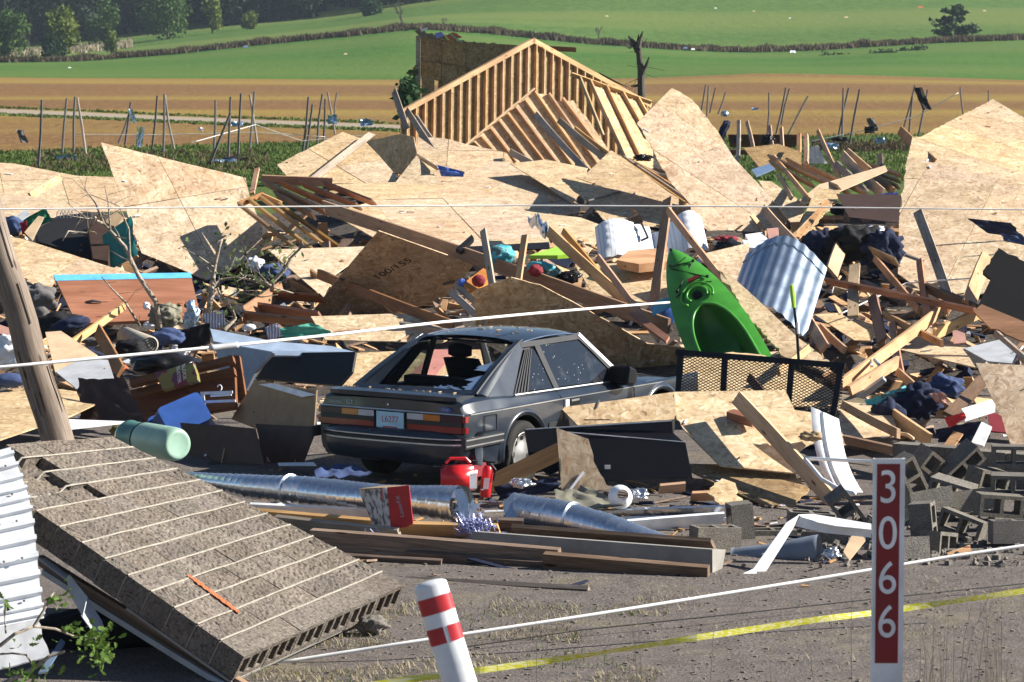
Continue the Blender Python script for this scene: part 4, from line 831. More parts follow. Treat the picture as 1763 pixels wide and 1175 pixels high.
mb = MB(); mb.tube([(x, ck(x), .075) for x in [-.45 + (CF + .44) * i / 24 for i in range(25)]] + [(CF, 0, .085)] + [(x, -ck(x), .075) for x in [-.45 + (CF + .44) * i / 24 for i in range(24, -1, -1)]], .017, 6); mb.build('coaming', 'kayak', t, km, True)
HX = .52 * KL
mb = MB().tube([(HX, .0, .06), (HX, 0, .085)], [.055, .055], 14); mb.tube([(HX, 0, .07), (HX, 0, .088)], [.075, .07], 14, False); mb.build('hatch', 'black_plastic', t, km)
bz = lambda x, y: (x, y, .09 * (1 - (y / kw(x)) ** 2) + .012)
ks = KL / 1.27
for q in ([bz(.78 * ks, .2), bz(1.02 * ks, -.16), bz(1.06 * ks, .12)], [bz(.80 * ks, -.22), bz(1.04 * ks, .13), bz(1.08 * ks, -.1)], [bz(.74 * ks, .24), bz(.78 * ks, 0), bz(.74 * ks, -.24)]): MB().tube(q, .008, 5).build('deck_cord', 'cord_black', t, km)
for q_ in (.10, .155):
    MB().tube([bz(HX + q_ * 1.25 * math.cos(a_), q_ * 1.3 * math.sin(a_)) for a_ in [-2.2 + i * .22 for i in range(21)]], .016, 6).build('deck_ridge', 'kayak', t, km, True)
MB().box(.02, .30, -.17, .17, -.20, -.14).build('seat', 'kayak_in_shade', t, km)
mb = MB().box(.64 * KL, .64 * KL + .05, -.12, .02, .075, .10); mb.build('handle', 'maroon', t, km)
mb = MB()
for x, y in ((.78, .2), (1.02, -.16), (1.06, .12), (.80, -.22), (1.20, .02)): x *= ks; mb.tube([bz(x, y), V(bz(x, y)) + V((0, 0, .02))], .02, 6)
mb.build('deck_fittings', 'black_plastic', t, km)['kind'] = 'stuff'
panel([(911, 440), (980, 418), (995, 422), (998, 437), (960, 440)], 43, 42, 'lime green plastic boat end showing behind the long beam', mat='lime', name='boat_end', cat='boat', th=.05)
# corrugated half pipe ---------------------------------------------------------
a, b_, c_ = at(1284, 440, 40.6), at(1424, 462, 40.0), at(1388, 578, 38.4); A = b_ - a; L = c_ - b_; n = A.cross(L).normalized(); n = n if n.dot(CP - a) > 0 else -n; m = M.Translation(a)
t = thing('corrugated_sheet', 'curved sheet of corrugated galvanised steel beside the green kayak', 'metal sheet', m)
def cor(u, v, k=0): g = .015 * math.sin(u * math.pi * 2 * 8.5); bul = .30 * math.sin(math.pi * u); return A * u + L * (v * 1.05) + n * (bul + g * .5 + k) - L.normalized() * (bul * .5 + .008 * math.sin(u * 63))
mb = MB().grid(lambda u, v: cor(u, v), 128, 6); mb.grid(lambda u, v: cor(1 - u, v, -.004), 128, 6); mb.build('steel_sheet', 'corrugated', t, m, True)
MB().tube([cor(i / 60, .12, .012) for i in range(61)], .008, 5).build('seam_band', 'corrugated', t, m, True)
# steel mesh ramp ----------------------------------------------------------------
a, b_, c_ = at(1168, 607, 30.95), at(1450, 630, 30.55), at(1166, 682, 30.85); m = frame(a, b_, c_); P_ = lambda x, y: to_local(m, x, y)
t = thing('mesh_ramp', 'black steel trailer ramp with expanded mesh standing right of the car', 'ramp', m)
def bar(p, q, w=.055, nm='bar'):
    p, q = V((*P_(*p), 0)), V((*P_(*q), 0)); d = (q - p).normalized(); y = V((-d.y, d.x, 0)); mw = M.Identity(4)
    for i, v in enumerate((d, y, V((0, 0, 1)), p)): mw.col[i].xyz = v
    MB().box(-w / 2, (q - p).length + w / 2, -w / 2, w / 2, -w / 2, w / 2).build(nm, 'steel_black', t, m @ mw)
bar((1168, 607), (1450, 630), nm='top_rail'); bar((1172, 612), (1168, 676), nm='upright'); bar((1248, 618), (1244, 700), nm='upright'); bar((1363, 627), (1356, 712), nm='upright'); bar((1448, 634), (1434, 715), nm='upright'); bar((1166, 706), (1434, 722), nm='bottom_rail')
p0, p1 = P_(1172, 610), P_(1446, 716); x0, x1, y0, y1 = p0[0], p1[0], min(p0[1], p1[1]), max(p0[1], p1[1]); mb = MB(); sp = .052; hgt = y1 - y0; sl = hgt * 1.75
k = x0 - sl
while k < x1 + sl:
    for sg in (1, -1):
        q0, q1 = V((k, y0, 0)), V((k + sg * sl, y1, 0)); ts = [0, 1]
        for lim in (x0, x1):
            pass
        dx = sg * sl; t0, t1 = sorted(((x0 - k) / dx, (x1 - k) / dx)); t0, t1 = max(0, t0), min(1, t1)
        if t1 > t0:
            f = lambda tt: q0.lerp(q1, tt); mb.tube([f(t0), f(t1)], .0048, 4, False)
    k += sp
o = mb.build('expanded_mesh', 'steel_black', t, m); o['kind'] = 'stuff'
# tool with lime handle
t = thing('hand_tool', 'black shafted tool with a lime green grip standing behind the ramp', 'tool', M.Translation(at(1376, 628, 32.5))); e = lambda x, y: at(x, y, 32.5) - at(1376, 628, 32.5)
MB().tube([e(1376, 640), e(1372, 570), e(1367, 528)], [.016, .016, .014], 7).build('shaft', 'black_plastic', t); MB().tube([e(1367, 530), e(1365, 510), e(1363, 491)], [.022, .026, .022], 8).build('grip', 'lime', t); MB().tube([e(1373.5, 575), e(1372.5, 555)], [.02, .02], 7).build('decal', 'white_plastic', t)
# mattress, drawer, bags --------------------------------------------------------
a, b_, c_ = at(1024, 392, 45), at(1224, 384, 45), at(1040, 452, 43.4); m = frame(a, b_, c_); q = to_local(m, 1222, 446)
t = thing('mattress', 'bent white quilted mattress with black handles half buried in the pile', 'mattress', m); W = q[0]; H = to_local(m, 1036, 450)[1]; sg = -1 if H < 0 else 1; H = abs(H)
def mat_(u, v, k): x = W * u; bend = .16 * math.sin(u * 9) * (1 if u > .5 else .4); rr = .05 * (1 - (2 * v - 1) ** 8) ; return V((x, sg * H * v + .05 * math.sin(u * 7), k * (.13 * (1 - (2 * v - 1) ** 6) * (1 - (2 * u - 1) ** 14)) + bend + .012 * math.sin(u * 60) * math.sin(v * 30)))
mb = MB().grid(lambda u, v: mat_(u, v, 1), 40, 16); mb.grid(lambda u, v: mat_(1 - u, v, -1), 40, 16); mb.build('cover', 'mattress', t, m, True)
for cx, sy in ((.36, .42), (.72, .45)):
    x = W * cx; z = mat_(cx, sy, 1).z + .014; MB().tube([(x, sg * H * .2, z), (x + .10, sg * H * .25, z + .03), (x + .16, sg * H * .7, z + .03), (x + .06, sg * H * .72, z)], .017, 5).build('handle', 'black_plastic', t, m)
panel([(1062, 448), (1082, 432), (1150, 426), (1150, 450), (1100, 455)], 43, 42, 'wooden drawer box below the mattress', mat='lumber', name='drawer', cat='drawer', th=.12)
blob(1255, 430, 43, 56, 34, 'black_bag', 'black rubbish bag beside the white mattress', 'rubbish_bag', 'bag', fold=.4); blob(1250, 412, 43.5, 40, 12, 'maroon', 'red cloth on top of the black rubbish bag', 'cloth', 'cloth', fold=.6)
panel([(1283, 404), (1312, 400), (1322, 412), (1290, 416)], 44, 43.5, 'white carton under the planks above the corrugated metal', mat='white_paint', name='carton', cat='carton', th=.12); panel([(1278, 414), (1318, 416), (1322, 428), (1284, 426)], 43.2, 42.8, 'lower white carton above the corrugated metal', mat='white_paint', name='carton', cat='carton', th=.12)
panel([(1320, 394), (1340, 392), (1342, 414), (1324, 414)], 44, 43.6, 'pink box beside the white cartons', mat='pinkish', name='carton', cat='carton', th=.14)
# clothes --------------------------------------------------------------------
blob(1412, 430, 43.5, 72, 66, 'navy_cloth', 'slate blue jacket at the left of the dark clothes heap', 'jacket', 'jacket', fr=3.4, fold=.5); blob(1470, 420, 43.2, 100, 60, 'black_cloth', 'black coat on top of the dark clothes heap', 'coat', 'coat', fr=3.4, fold=.55)
blob(1520, 430, 43, 70, 70, 'navy_cloth', 'navy trousers at the right of the dark clothes heap', 'trousers', 'trousers', fr=3, fold=.5); blob(1508, 400, 43.8, 34, 22, 'white_cloth', 'white shirt on the dark clothes heap', 'shirt', 'shirt', fold=.6)
blob(1468, 398, 44.2, 60, 16, 'black_cloth', 'rolled black cloth behind the clothes heap', 'cloth', 'cloth', fold=.5)
drape([(1665, 376), (1740, 384), (1763, 410), (1700, 402)], 47.5, 'navy_cloth', 'striped dark shirt spread on the largest right hand sheet', 'shirt', 'shirt', amp=.06)
drape([(1722, 402), (1763, 408), (1770, 424), (1730, 416)], 47, 'denim', 'blue cloth below the striped shirt at right edge', 'cloth', 'cloth')
blob(862, 440, 41.6, 54, 36, 'camo', 'rounded turquoise patterned bundle behind the long beam', 'bundle', 'bundle', fold=.25); blob(935, 464, 41, 60, 26, 'camo', 'long turquoise patterned bundle right of the two uprights', 'bundle', 'bundle', fold=.3, rot=12)
blob(922, 466, 40.6, 26, 22, 'maroon', 'maroon cushion against the turquoise bundle', 'cushion', 'cushion', fold=.2); blob(978, 478, 41, 44, 22, 'black_bag', 'grey plastic wrapped bundle right of the turquoise one', 'bundle', 'bundle', fold=.5)
blob(795, 487, 40.4, 16, 14, 'blue_cloth', 'small blue bundle under the long beam', 'bundle', 'bundle'); panel([(798, 488), (832, 462), (850, 470), (826, 496), (806, 500)], 40.8, 40.2, 'orange upholstered chair part under the long beam', mat='orange_felt', name='chair_part', cat='chair', th=.1)
blob(824, 484, 40.0, 24, 22, 'maroon', 'dark round pot in front of the orange chair part', 'pot', 'pot', fold=.1); panel([(785, 428), (812, 404), (816, 410), (794, 432)], 42.5, 42, 'black bar end sticking out over the largest cream sheet', mat='black_plastic', name='bar', cat='bar', th=.06)
panel([(800, 425), (945, 417), (947, 428), (810, 434)], 45, 44.6, 'dark gap under the edge of the largest cream sheet, put in as a black strip', mat='black_plastic', name='gap_shade_strip', cat='strip')  # black strip put in for the shade of the gap below the sheet
blob(1142, 540, 39, 48, 50, 'blue_tote', 'blue plastic tub behind the green kayak', 'tub', 'tub', fold=.08, fr=1.2); drape([(1125, 520), (1158, 510), (1160, 528), (1122, 545)], 38.6, 'sky_blue', 'bright blue plastic rim of tub beside the kayak', 'plastic_scrap', 'plastic', amp=.03)
drape([(752, 284), (800, 296), (798, 305), (760, 304)], 63, 'blue_cloth', 'bright blue rag lying below the gable', 'rag', 'rag'); blob(1107, 272, 63, 34, 12, 'black_bag', 'black plastic scrap before the leaning stud wall', 'plastic_scrap', 'scrap', fold=.6)
wire([(1012, 346, 57.2), (1045, 338, 57.9), (1068, 330, 58.4)], .018, 'weather_grey', 'bent dark metal rod lying on the peaked cream sheet', 'rod', 'rod')
drape([(906, 376, 49.5), (928, 380, 49), (946, 398, 47), (938, 398, 47)], 48, 'tin_blue', 'pale blue plastic film at the corner of the largest cream sheet', 'film', 'plastic')
drape([(1395, 254), (1408, 250), (1424, 282), (1392, 282)], 71, 'white_wool', 'white curtain over the end of the plank wall', 'curtain', 'curtain', amp=.05)
blob(1248, 196, 76, 14, 10, 'tin_blue', 'blue cap on the fence upright', 'cap', 'cap'); blob(1245, 225, 74, 14, 40, 'navy_cloth', 'dark cloth hanging at the edge of the tallest slab', 'cloth', 'cloth', fold=.5, rot=25); blob(1322, 243, 73.5, 26, 22, 'black_bag', 'black round bundle against the plank wall', 'bundle', 'bundle'); blob(1270, 240, 73.5, 13, 18, 'navy_cloth', 'small dark bundle on the plank wall', 'bundle', 'bundle')
panel([(1294, 292), (1325, 282), (1334, 290), (1302, 303)], 60, 59, 'small blue corrugated scrap behind the tallest slab', mat='tin_blue', name='tin_scrap', cat='scrap', th=.03)
panel([(1280, 255), (1340, 248), (1380, 262), (1380, 288), (1310, 292)], 71, 68, 'orange brown sheet below the plank wall', mat='osb_dark'); drape([(1514, 334), (1545, 330), (1548, 338), (1510, 338)], 54.5, 'purple_cloth', 'lilac film beside the dark brown panel', 'film', 'plastic')
bt = bare(1495, 300, 62, 70, 'broken leafless sapling standing right of the fan of joists', .55, .05, 'broken_sapling', 3)
# black roofing felt deck
t = thing('roof_deck_scrap', 'torn black felted roof deck at the right edge of the pile', 'roof piece', M.Translation(at(1720, 500, 37.5)))
for nm, pts, d0, d1, mat in (('felt', [(1719, 427), (1763, 450), (1840, 486), (1840, 590), (1763, 556), (1681, 532), (1706, 480), (1692, 470)], 39, 37.2, 'felt_black'), ('deck_board', [(1676, 536), (1690, 524), (1763, 554), (1840, 590), (1840, 625), (1763, 588), (1706, 566)], 37.1, 36.6, 'lumber_red')):
    m = plane_of(pts, d0, d1); MB().poly(jagged([to_local(m, *p) for p in pts], (0, 6, 7) if nm == 'felt' else (5,), .03), -.03, 0).build(nm, mat, t, m)
panel([(1660, 600), (1720, 585), (1752, 612), (1745, 626), (1700, 622)], 36, 35, 'grey curved scrap below the black roof deck', mat='grey_sheet'); panel([(1640, 570), (1660, 566), (1664, 590), (1642, 592)], 37, 36.8, 'pink scrap behind the crossing boards', mat='pinkish')
# lower right cavity
drape([(1488, 690), (1560, 664), (1575, 690), (1500, 706)], 32.8, 'camo', 'blue green patterned blanket in the lower right shadow', 'blanket', 'blanket', amp=.12); blob(1585, 690, 32.8, 80, 60, 'navy_cloth', 'dark purple coat in the lower right shadow', 'coat', 'coat', fr=3.4, fold=.5)
blob(1530, 718, 32.4, 60, 60, 'navy_cloth', 'teal navy quilt under the patterned blanket', 'quilt', 'quilt', fold=.4); blob(1628, 664, 33.5, 60, 40, 'denim', 'blue printed cloth under the tan sheet at right', 'cloth', 'cloth', fold=.5)
drape([(1600, 678), (1625, 676), (1634, 696), (1612, 694)], 32.2, 'pinkish', 'pinkish cloth twisted on the dark coat', 'cloth', 'cloth', amp=.2); drape([(1626, 720), (1660, 710), (1664, 720), (1634, 738)], 31.9, 'red_plastic', 'bright red plastic toy part near the right sheet', 'toy_part', 'plastic', amp=.08)
panel([(1655, 704), (1708, 688), (1714, 698), (1662, 714)], 32.4, 32, 'white striped box above the red plastic', mat='white_paint', name='box', cat='box', th=.08); panel([(1672, 762), (1690, 726), (1708, 735), (1694, 768)], 31.6, 31.4, 'white tilted tile standing behind the block wall', mat='white_paint', name='tile', cat='tile', th=.04)
drape([(1610, 740), (1690, 725), (1690, 762), (1615, 762)], 32.2, 'navy_cloth', 'navy cloth behind the row of concrete blocks', 'cloth', 'cloth'); panel([(1700, 706), (1724, 716), (1732, 745), (1704, 742)], 32.6, 32.3, 'dark red bin side left of the right sheet', mat='maroon', name='bin', cat='bin')
drape([(1470, 628), (1500, 618), (1504, 632), (1462, 644)], 35, 'white_cloth', 'white and purple box under the rising bright board', 'box', 'box', amp=.1); MB(); stick_ = tag(MB().tube([(0, 0, 0), at(1513, 628, 34.2) - at(1506, 620, 35)], .02, 8).build('pipe_end', 'grey_sheet', mw=M.Translation(at(1506, 620, 35))), 'short grey pipe end under the rising bright board', 'pipe')
panel([(1475, 684), (1520, 652), (1526, 658), (1484, 690)], 33.4, 34.4, 'pale blue plank in the lower right shadow', mat='grey_blue_top', name='plank', cat='plank', th=.03)
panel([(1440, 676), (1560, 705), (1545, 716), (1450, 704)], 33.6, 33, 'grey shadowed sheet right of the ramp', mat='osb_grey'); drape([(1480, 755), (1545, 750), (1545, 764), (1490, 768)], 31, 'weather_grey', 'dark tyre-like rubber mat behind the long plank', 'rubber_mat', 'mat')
wire([(1534, 752, 30.8), (1545, 746, 30.9), (1562, 749, 30.8), (1572, 756, 30.7)], .02, 'plywood', 'curved pale hoop behind the block wall', 'hoop', 'hoop')
wire([(1444, 542, 40), (1560, 488, 41), (1690, 478, 40)], .01, 'cable_white', 'white rope strung behind the long rail', 'rope', 'rope')
# ================================================================ left hand heap
# utility pole
a, b_ = at(94, 745, 27.4), at(-60, 225, 27.8); b0 = a + (a - b_) * .28; d = b_ - b0; mb = MB(); mb.tube([d * (i / 12) + V((.012 * math.sin(i * 1.7), 0, 0)) for i in range(13)], [.152 - .003 * i for i in range(13)], 18)
t = thing('utility_pole', 'leaning weathered wooden utility pole at the left edge', 'pole', M.Translation(b0)); mw = bmat(b0, b_, 0); mb = MB(); mb.tube([(d.length * i / 12, .012 * math.sin(i * 1.7), 0) for i in range(13)], [.152 - .003 * i for i in range(13)], 18); mb.build('shaft', 'pole', t, mw, True)
cr = MB()
for _ in range(12):
    a_ = R.uniform(-1.3, 1.3); x = R.uniform(.2, .9) * d.length; r_ = .150; L_ = R.uniform(.2, .7); y, z = math.sin(a_) * r_, math.cos(a_) * r_; cr.box(x, x + L_, y - .002, y + .002, z - .012, z + .0005)
cr.build('cracks', 'lumber_dark', t, mw)['kind'] = 'stuff'
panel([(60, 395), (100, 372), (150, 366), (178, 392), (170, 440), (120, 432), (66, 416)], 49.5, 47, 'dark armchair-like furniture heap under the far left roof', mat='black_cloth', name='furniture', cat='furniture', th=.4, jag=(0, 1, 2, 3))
panel([(150, 380), (176, 366), (190, 400), (186, 450), (160, 445)], 48, 46.5, 'dark open box standing beside the teal tarp', mat='brown_board', name='box', cat='box', th=.3); panel([(180, 382), (198, 362), (212, 374), (200, 392)], 48.5, 48, 'brown carton above the teal tarp', mat='cardboard', name='carton', cat='carton', th=.15)
drape([(176, 406), (226, 372), (236, 440), (180, 470)], 47, 'teal_tarp', 'teal green tarpaulin beside the big striped sheet', 'tarpaulin', 'tarpaulin', amp=.07); drape([(40, 378), (78, 358), (90, 380), (50, 396)], 49, 'green_cloth', 'dark green cloth under the far left roof', 'cloth', 'cloth', amp=.12)
blob(22, 388, 47, 36, 32, 'denim', 'blue round bundle at the far left edge', 'bundle', 'bundle', fold=.25); drape([(34, 384), (46, 380), (48, 404), (38, 404)], 46.5, 'maroon', 'small dark red cloth beside the blue bundle', 'cloth', 'cloth'); panel([(42, 400), (66, 372), (76, 374), (56, 414)], 46.6, 46.2, 'short pale board standing on the far left bundle', mat='plywood')
t = thing('clothes_hangers', 'bunch of white wire hangers above the dark furniture', 'hangers', M.Translation(at(115, 370, 49)))
for k in range(5):
    o = at(103 + 6 * k, 372, 49); MB().tube([o - at(115, 370, 49) + V((math.cos(a_) * .05, 0, math.sin(a_) * .09)) for a_ in [i * .5 for i in range(8)]], .006, 4).build('hanger', 'cable_white', t, WM[t.name])
panel([(20, 378), (45, 360), (52, 370), (30, 384)], 49, 48.5, 'grey carton flap at far left', mat='grey_sheet', name='carton', cat='carton')
blob(100, 560, 37.5, 90, 44, 'black_cloth', 'dark padded seat in front of the brown door', 'seat', 'seat', fold=.3); blob(60, 520, 38.8, 70, 60, 'weather_grey', 'grey crumpled debris behind the utility pole', 'debris', 'debris', fold=.5)
blob(120, 560, 37, 70, 26, 'navy_cloth', 'navy sleeping bag before the brown door', 'sleeping_bag', 'bag', fold=.25, rot=-15)
panel([(78, 572), (105, 570), (168, 612), (140, 640), (96, 645)], 36.2, 34.6, 'pale plywood sheet beside the utility pole', mat='plywood'); panel([(96, 640), (140, 618), (186, 620), (196, 650), (130, 668)], 35, 34, 'grey bent sheet at the foot of the plywood', mat='grey_sheet')
blob(14, 605, 34.5, 58, 56, 'white_plastic', 'clear white plastic bag at the left edge', 'plastic_bag', 'bag', fold=.5); blob(16, 655, 33.2, 60, 26, 'denim', 'blue folder case below the plastic bag', 'case', 'case', fold=.1); panel([(-10, 556), (20, 566), (22, 580), (-10, 572)], 36, 35.8, 'red and white flat box at far left', mat='pinkish', name='box', cat='box', th=.06)
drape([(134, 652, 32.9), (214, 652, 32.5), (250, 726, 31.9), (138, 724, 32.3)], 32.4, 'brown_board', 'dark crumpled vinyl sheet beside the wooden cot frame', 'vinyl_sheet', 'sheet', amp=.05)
# wooden cabinet
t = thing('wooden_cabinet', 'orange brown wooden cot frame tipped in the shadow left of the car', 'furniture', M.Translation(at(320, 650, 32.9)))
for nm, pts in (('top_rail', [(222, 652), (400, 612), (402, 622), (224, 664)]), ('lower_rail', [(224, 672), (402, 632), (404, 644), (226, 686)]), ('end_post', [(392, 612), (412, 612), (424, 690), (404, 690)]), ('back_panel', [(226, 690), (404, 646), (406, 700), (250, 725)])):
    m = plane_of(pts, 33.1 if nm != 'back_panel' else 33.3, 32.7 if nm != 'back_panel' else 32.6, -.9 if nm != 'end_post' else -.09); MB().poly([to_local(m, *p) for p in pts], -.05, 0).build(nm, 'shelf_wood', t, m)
t = thing('snack_bag', 'colourful printed snack bag lying on the wooden cot frame', 'bag', M.Translation(at(305, 648, 32.4))); m = plane_of([(268, 640), (334, 624), (340, 656), (276, 668)], 32.6, 32.4, -.35)
cs = [to_local(m, *p) for p in ((266, 642), (332, 624), (340, 655), (280, 672))]; MB().poly(jagged(cs, (0, 1, 2, 3), .012, .05), -.05, 0).build('bag_body', 'candy', t, m)
tm = m @ M.Translation((*to_local(m, 312, 644), .006)) @ M.Rotation(rad(-62), 4, 'Z'); text('lettering', 'BLOCK', .062, 'white_paint', t, tm @ M.Translation((0, .04, 0))); text('lettering', 'BUSTER', .062, 'white_paint', t, tm @ M.Translation((0, -.03, 0)))
blob(285, 628, 33.4, 120, 46, 'black_bag', 'glossy black rubbish bag behind the cot frame', 'rubbish_bag', 'bag', fold=.35)
# white plastic hanger set
t = thing('white_hangers', 'white plastic hangers lying on the cot frame', 'hangers', M.Translation(at(378, 685, 32.4))); m = plane_of([(345, 676), (408, 674), (410, 706), (348, 706)], 32.3, 32.1, -.35)
for k, pts in enumerate(([(345, 675), (400, 673), (400, 677), (345, 679)], [(346, 690), (405, 688), (405, 692), (346, 694)], [(346, 677), (351, 677), (354, 704), (349, 704)], [(362, 680), (398, 678), (398, 681), (362, 683)])): MB().poly([to_local(m, *p) for p in pts], -.008, 0).build('hanger_bar', 'white_plastic', t, m)
MB().tube([m @ V((*to_local(m, 378 + 4 * math.cos(a_), 668 - 5 * math.sin(a_)), 0)) - at(378, 685, 32.4) for a_ in [-1.2 + i * .5 for i in range(9)]], .006, 5).build('hook', 'white_plastic', t)
# blue tote: open top box lying on its side
bm_ = TR(at(318, 712, 32.0), (236, -20, 24)); t = thing('storage_tote', 'blue plastic storage tote tipped over left of the car', 'tote', bm_); mb = MB()
def ring(z, w, d, r=.05): return [(x * (w - r) + r * math.cos(a), y * (d - r) + r * math.sin(a), z) for (x, y, a0) in ((1, 1, 0), (-1, 1, 90), (-1, -1, 180), (1, -1, 270)) for a in [rad(a0 + k * 30) for k in range(4)]]
rs = [ring(0, .24, .17), ring(.30, .28, .20), ring(.30, .31, .23), ring(.335, .31, .23), ring(.335, .28, .20), ring(.03, .23, .16)]; v = [q for r_ in rs for q in r_]; f = [tuple(range(16))[::-1], tuple(range(80, 96))]
for i in range(5):
    for k in range(16): f.append((i * 16 + k, i * 16 + (k + 1) % 16, (i + 1) * 16 + (k + 1) % 16, (i + 1) * 16 + k))
mb.add(v, f).build('tub', 'blue_tote', t, bm_)
panel([(398, 722), (438, 655), (545, 672), (540, 745), (450, 742)], 32.0, 31.8, 'large tan cardboard flap left of the car', k=-1.5, mat='cardboard', name='cardboard', cat='cardboard'); panel([(445, 662), (470, 660), (545, 680), (520, 684)], 31.7, 31.6, 'torn white paper edge on the cardboard flap', k=-1, mat='white_paint', name='paper', cat='paper', th=.005)
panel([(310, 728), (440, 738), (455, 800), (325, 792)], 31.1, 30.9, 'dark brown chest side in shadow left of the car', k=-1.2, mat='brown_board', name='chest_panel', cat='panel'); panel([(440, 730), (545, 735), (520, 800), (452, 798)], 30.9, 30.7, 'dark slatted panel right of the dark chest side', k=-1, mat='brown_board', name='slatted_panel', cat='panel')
blob(218, 742, 30.6, 60, 26, 'moss', 'mossy yellow green cushion behind the green tank', 'cushion', 'cushion', fold=.3); blob(240, 740, 30.2, 46, 12, 'blue_cloth', 'blue cloth strip behind the green tank', 'cloth', 'cloth')
# grey truck cap
t = thing('metal_box', 'grey blue metal box lying behind the white cable left of the car', 'box', M.Translation(at(450, 610, 34)))
for nm, pts, d0, d1, mat in (('top_face', [(362, 566), (470, 588), (570, 596), (610, 606), (470, 606), (368, 588)], 34.6, 34.2, 'grey_blue_top'), ('side_face', [(368, 590), (470, 608), (440, 640), (424, 672), (380, 640)], 34.2, 33.7, 'grey_box'), ('dark_side', [(470, 608), (612, 606), (606, 640), (585, 664), (440, 652)], 34.1, 33.7, 'black_plastic'), ('lip', [(468, 604), (612, 606), (600, 614), (470, 612)], 34.15, 34.1, 'grey_blue_top')):
    m = plane_of(pts, d0, d1, -1.2 if nm in ('side_face', 'dark_side') else 0); MB().poly([to_local(m, *p) for p in pts], -.03, 0).build(nm, mat, t, m)
drape([(470, 568), (540, 556), (572, 574), (490, 584)], 37, 'mint_net', 'mint green netting bundle left of the car roof', 'netting', 'netting', amp=.15); drape([(456, 564), (478, 556), (486, 580), (462, 584)], 36.8, 'stripe', 'striped dish towel beside the mint netting', 'towel', 'towel')
blob(430, 564, 37.4, 22, 12, 'white_cloth', 'white bowl right of the dead branches', 'bowl', 'bowl', fold=.1); drape([(350, 540), (385, 534), (390, 566), (356, 564)], 38.2, 'stripe', 'striped towel between the dead branches', 'towel', 'towel', amp=.1)
blob(285, 545, 39, 56, 44, 'olive_cloth', 'olive folded trousers in front of the brown door', 'trousers', 'trousers', fold=.5, fr=3.2); blob(330, 545, 38.8, 26, 50, 'tin_blue', 'pale blue shirt beside the olive trousers', 'shirt', 'shirt', fold=.5); blob(252, 527, 40, 12, 14, 'white_cloth', 'white rag before the brown door', 'rag', 'rag', fold=.5)
drape([(300, 572), (360, 556), (362, 592), (308, 606)], 37, 'black_cloth', 'black bag lying between the two dead branches', 'bag', 'bag', amp=.08)
# rolled carpet
a, b_ = at(216, 578, 37.2), at(258, 594, 36.2); mw = bmat(a, b_, 0); t = thing('rolled_carpet', 'rolled tan carpet with a spiral end behind the white cable', 'carpet', mw); L_ = (b_ - a).length; mb = MB(); mb.tube([(0, 0, 0), (L_, 0, 0)], .105, 18); mb.build('roll', 'tan_carpet', t, mw, True); mb = MB()
for k in range(3): mb.tube([(L_ + .004, (.085 - .028 * k) * math.cos(a_), (.085 - .028 * k) * math.sin(a_)) for a_ in [i * .39 for i in range(17)]], .007, 4, False)
mb.build('spiral_end', 'black_cloth', t, mw)
blob(225, 600, 36, 60, 30, 'black_cloth', 'dark boot-like bundle in front of the rolled carpet', 'bundle', 'bundle', fold=.4); blob(290, 580, 37, 60, 30, 'denim', 'dark blue folded cloth right of the rolled carpet', 'cloth', 'cloth', fold=.35)
for i, (x, y, w, h, mat, lb_) in enumerate(((160, 588, 40, 16, 'weather_grey', 'grey cloth strip left of the rolled carpet'), (185, 600, 36, 16, 'olive_cloth', 'olive cloth under the bright stick'), (262, 560, 30, 14, 'white_cloth', 'white cloth scrap behind the rolled carpet'), (205, 632, 30, 18, 'insul', 'brown scrap below the pink plank'), (310, 604, 30, 24, 'white_cloth', 'white paper scrap at the branch foot'), (400, 540, 40, 30, 'black_cloth', 'black cloth under the tangled branches'), (470, 470, 50, 30, 'denim', 'blue bundle in the shadow of the pale sheet'), (440, 455, 30, 26, 'white_cloth', 'pale blue bundle beside the lower joists'))):
    blob(x, y, dp(y) - .3, w, h, mat, lb_, 'cloth_scrap', 'cloth', fold=.5)
# dead branches
def branch(label, chains, D, mat='branch', leaves=0, name='dead_branch', lm='brush_leaf'):
    o = at(*chains[0][0][:2], D); t = thing(name, label, 'branch', M.Translation(o)); mb = MB(); lb = MB()
    for i, ch in enumerate(chains):
        r0 = ch[-1] if not hasattr(ch[-1], '__len__') else .03; p = [q for q in ch if hasattr(q, '__len__')]; P3 = [at(q[0], q[1], D + R.uniform(-.25, .25)) - o for q in p]
        mb.tube(P3, [r0 * (1 - .65 * k / (len(P3) - 1)) for k in range(len(P3))], 7)
        for _ in range(int(3 + r0 * 120)):
            k = R.randrange(len(P3) - 1); s = P3[k].lerp(P3[k + 1], R.random()); e_ = s + V((R.gauss(0, .22), R.gauss(0, .2), R.uniform(-.1, .35))); mb.tube([s, (s + e_) / 2 + V((R.gauss(0, .03), 0, R.gauss(0, .03))), e_], [r0 * .28, r0 * .2, r0 * .1], 4)
            for _ in range(leaves): leafcard(lb, e_ + V((R.gauss(0, .08), R.gauss(0, .08), R.gauss(0, .08))), R.uniform(.02, .05))
    mb.build('stem', mat, t, None, True)
    if leaves: lb.build('leaves', lm, t)
branch('forked dead branch arching over the brown door', [((305, 608), (292, 585), (275, 565), (268, 520), (238, 475), (215, 425), (190, 398), (178, 385), .045), ((178, 385), (165, 380), (150, 375), (136, 385), .022), ((178, 385), (165, 350), (146, 326), .02), ((190, 398), (186, 345), (180, 320), .014), ((240, 560), (215, 520), (190, 495), (175, 477), .018), ((164, 375), (150, 402), (118, 398), (108, 415), .018), ((225, 455), (222, 395), (205, 355), (155, 335), .012)], 38.6)
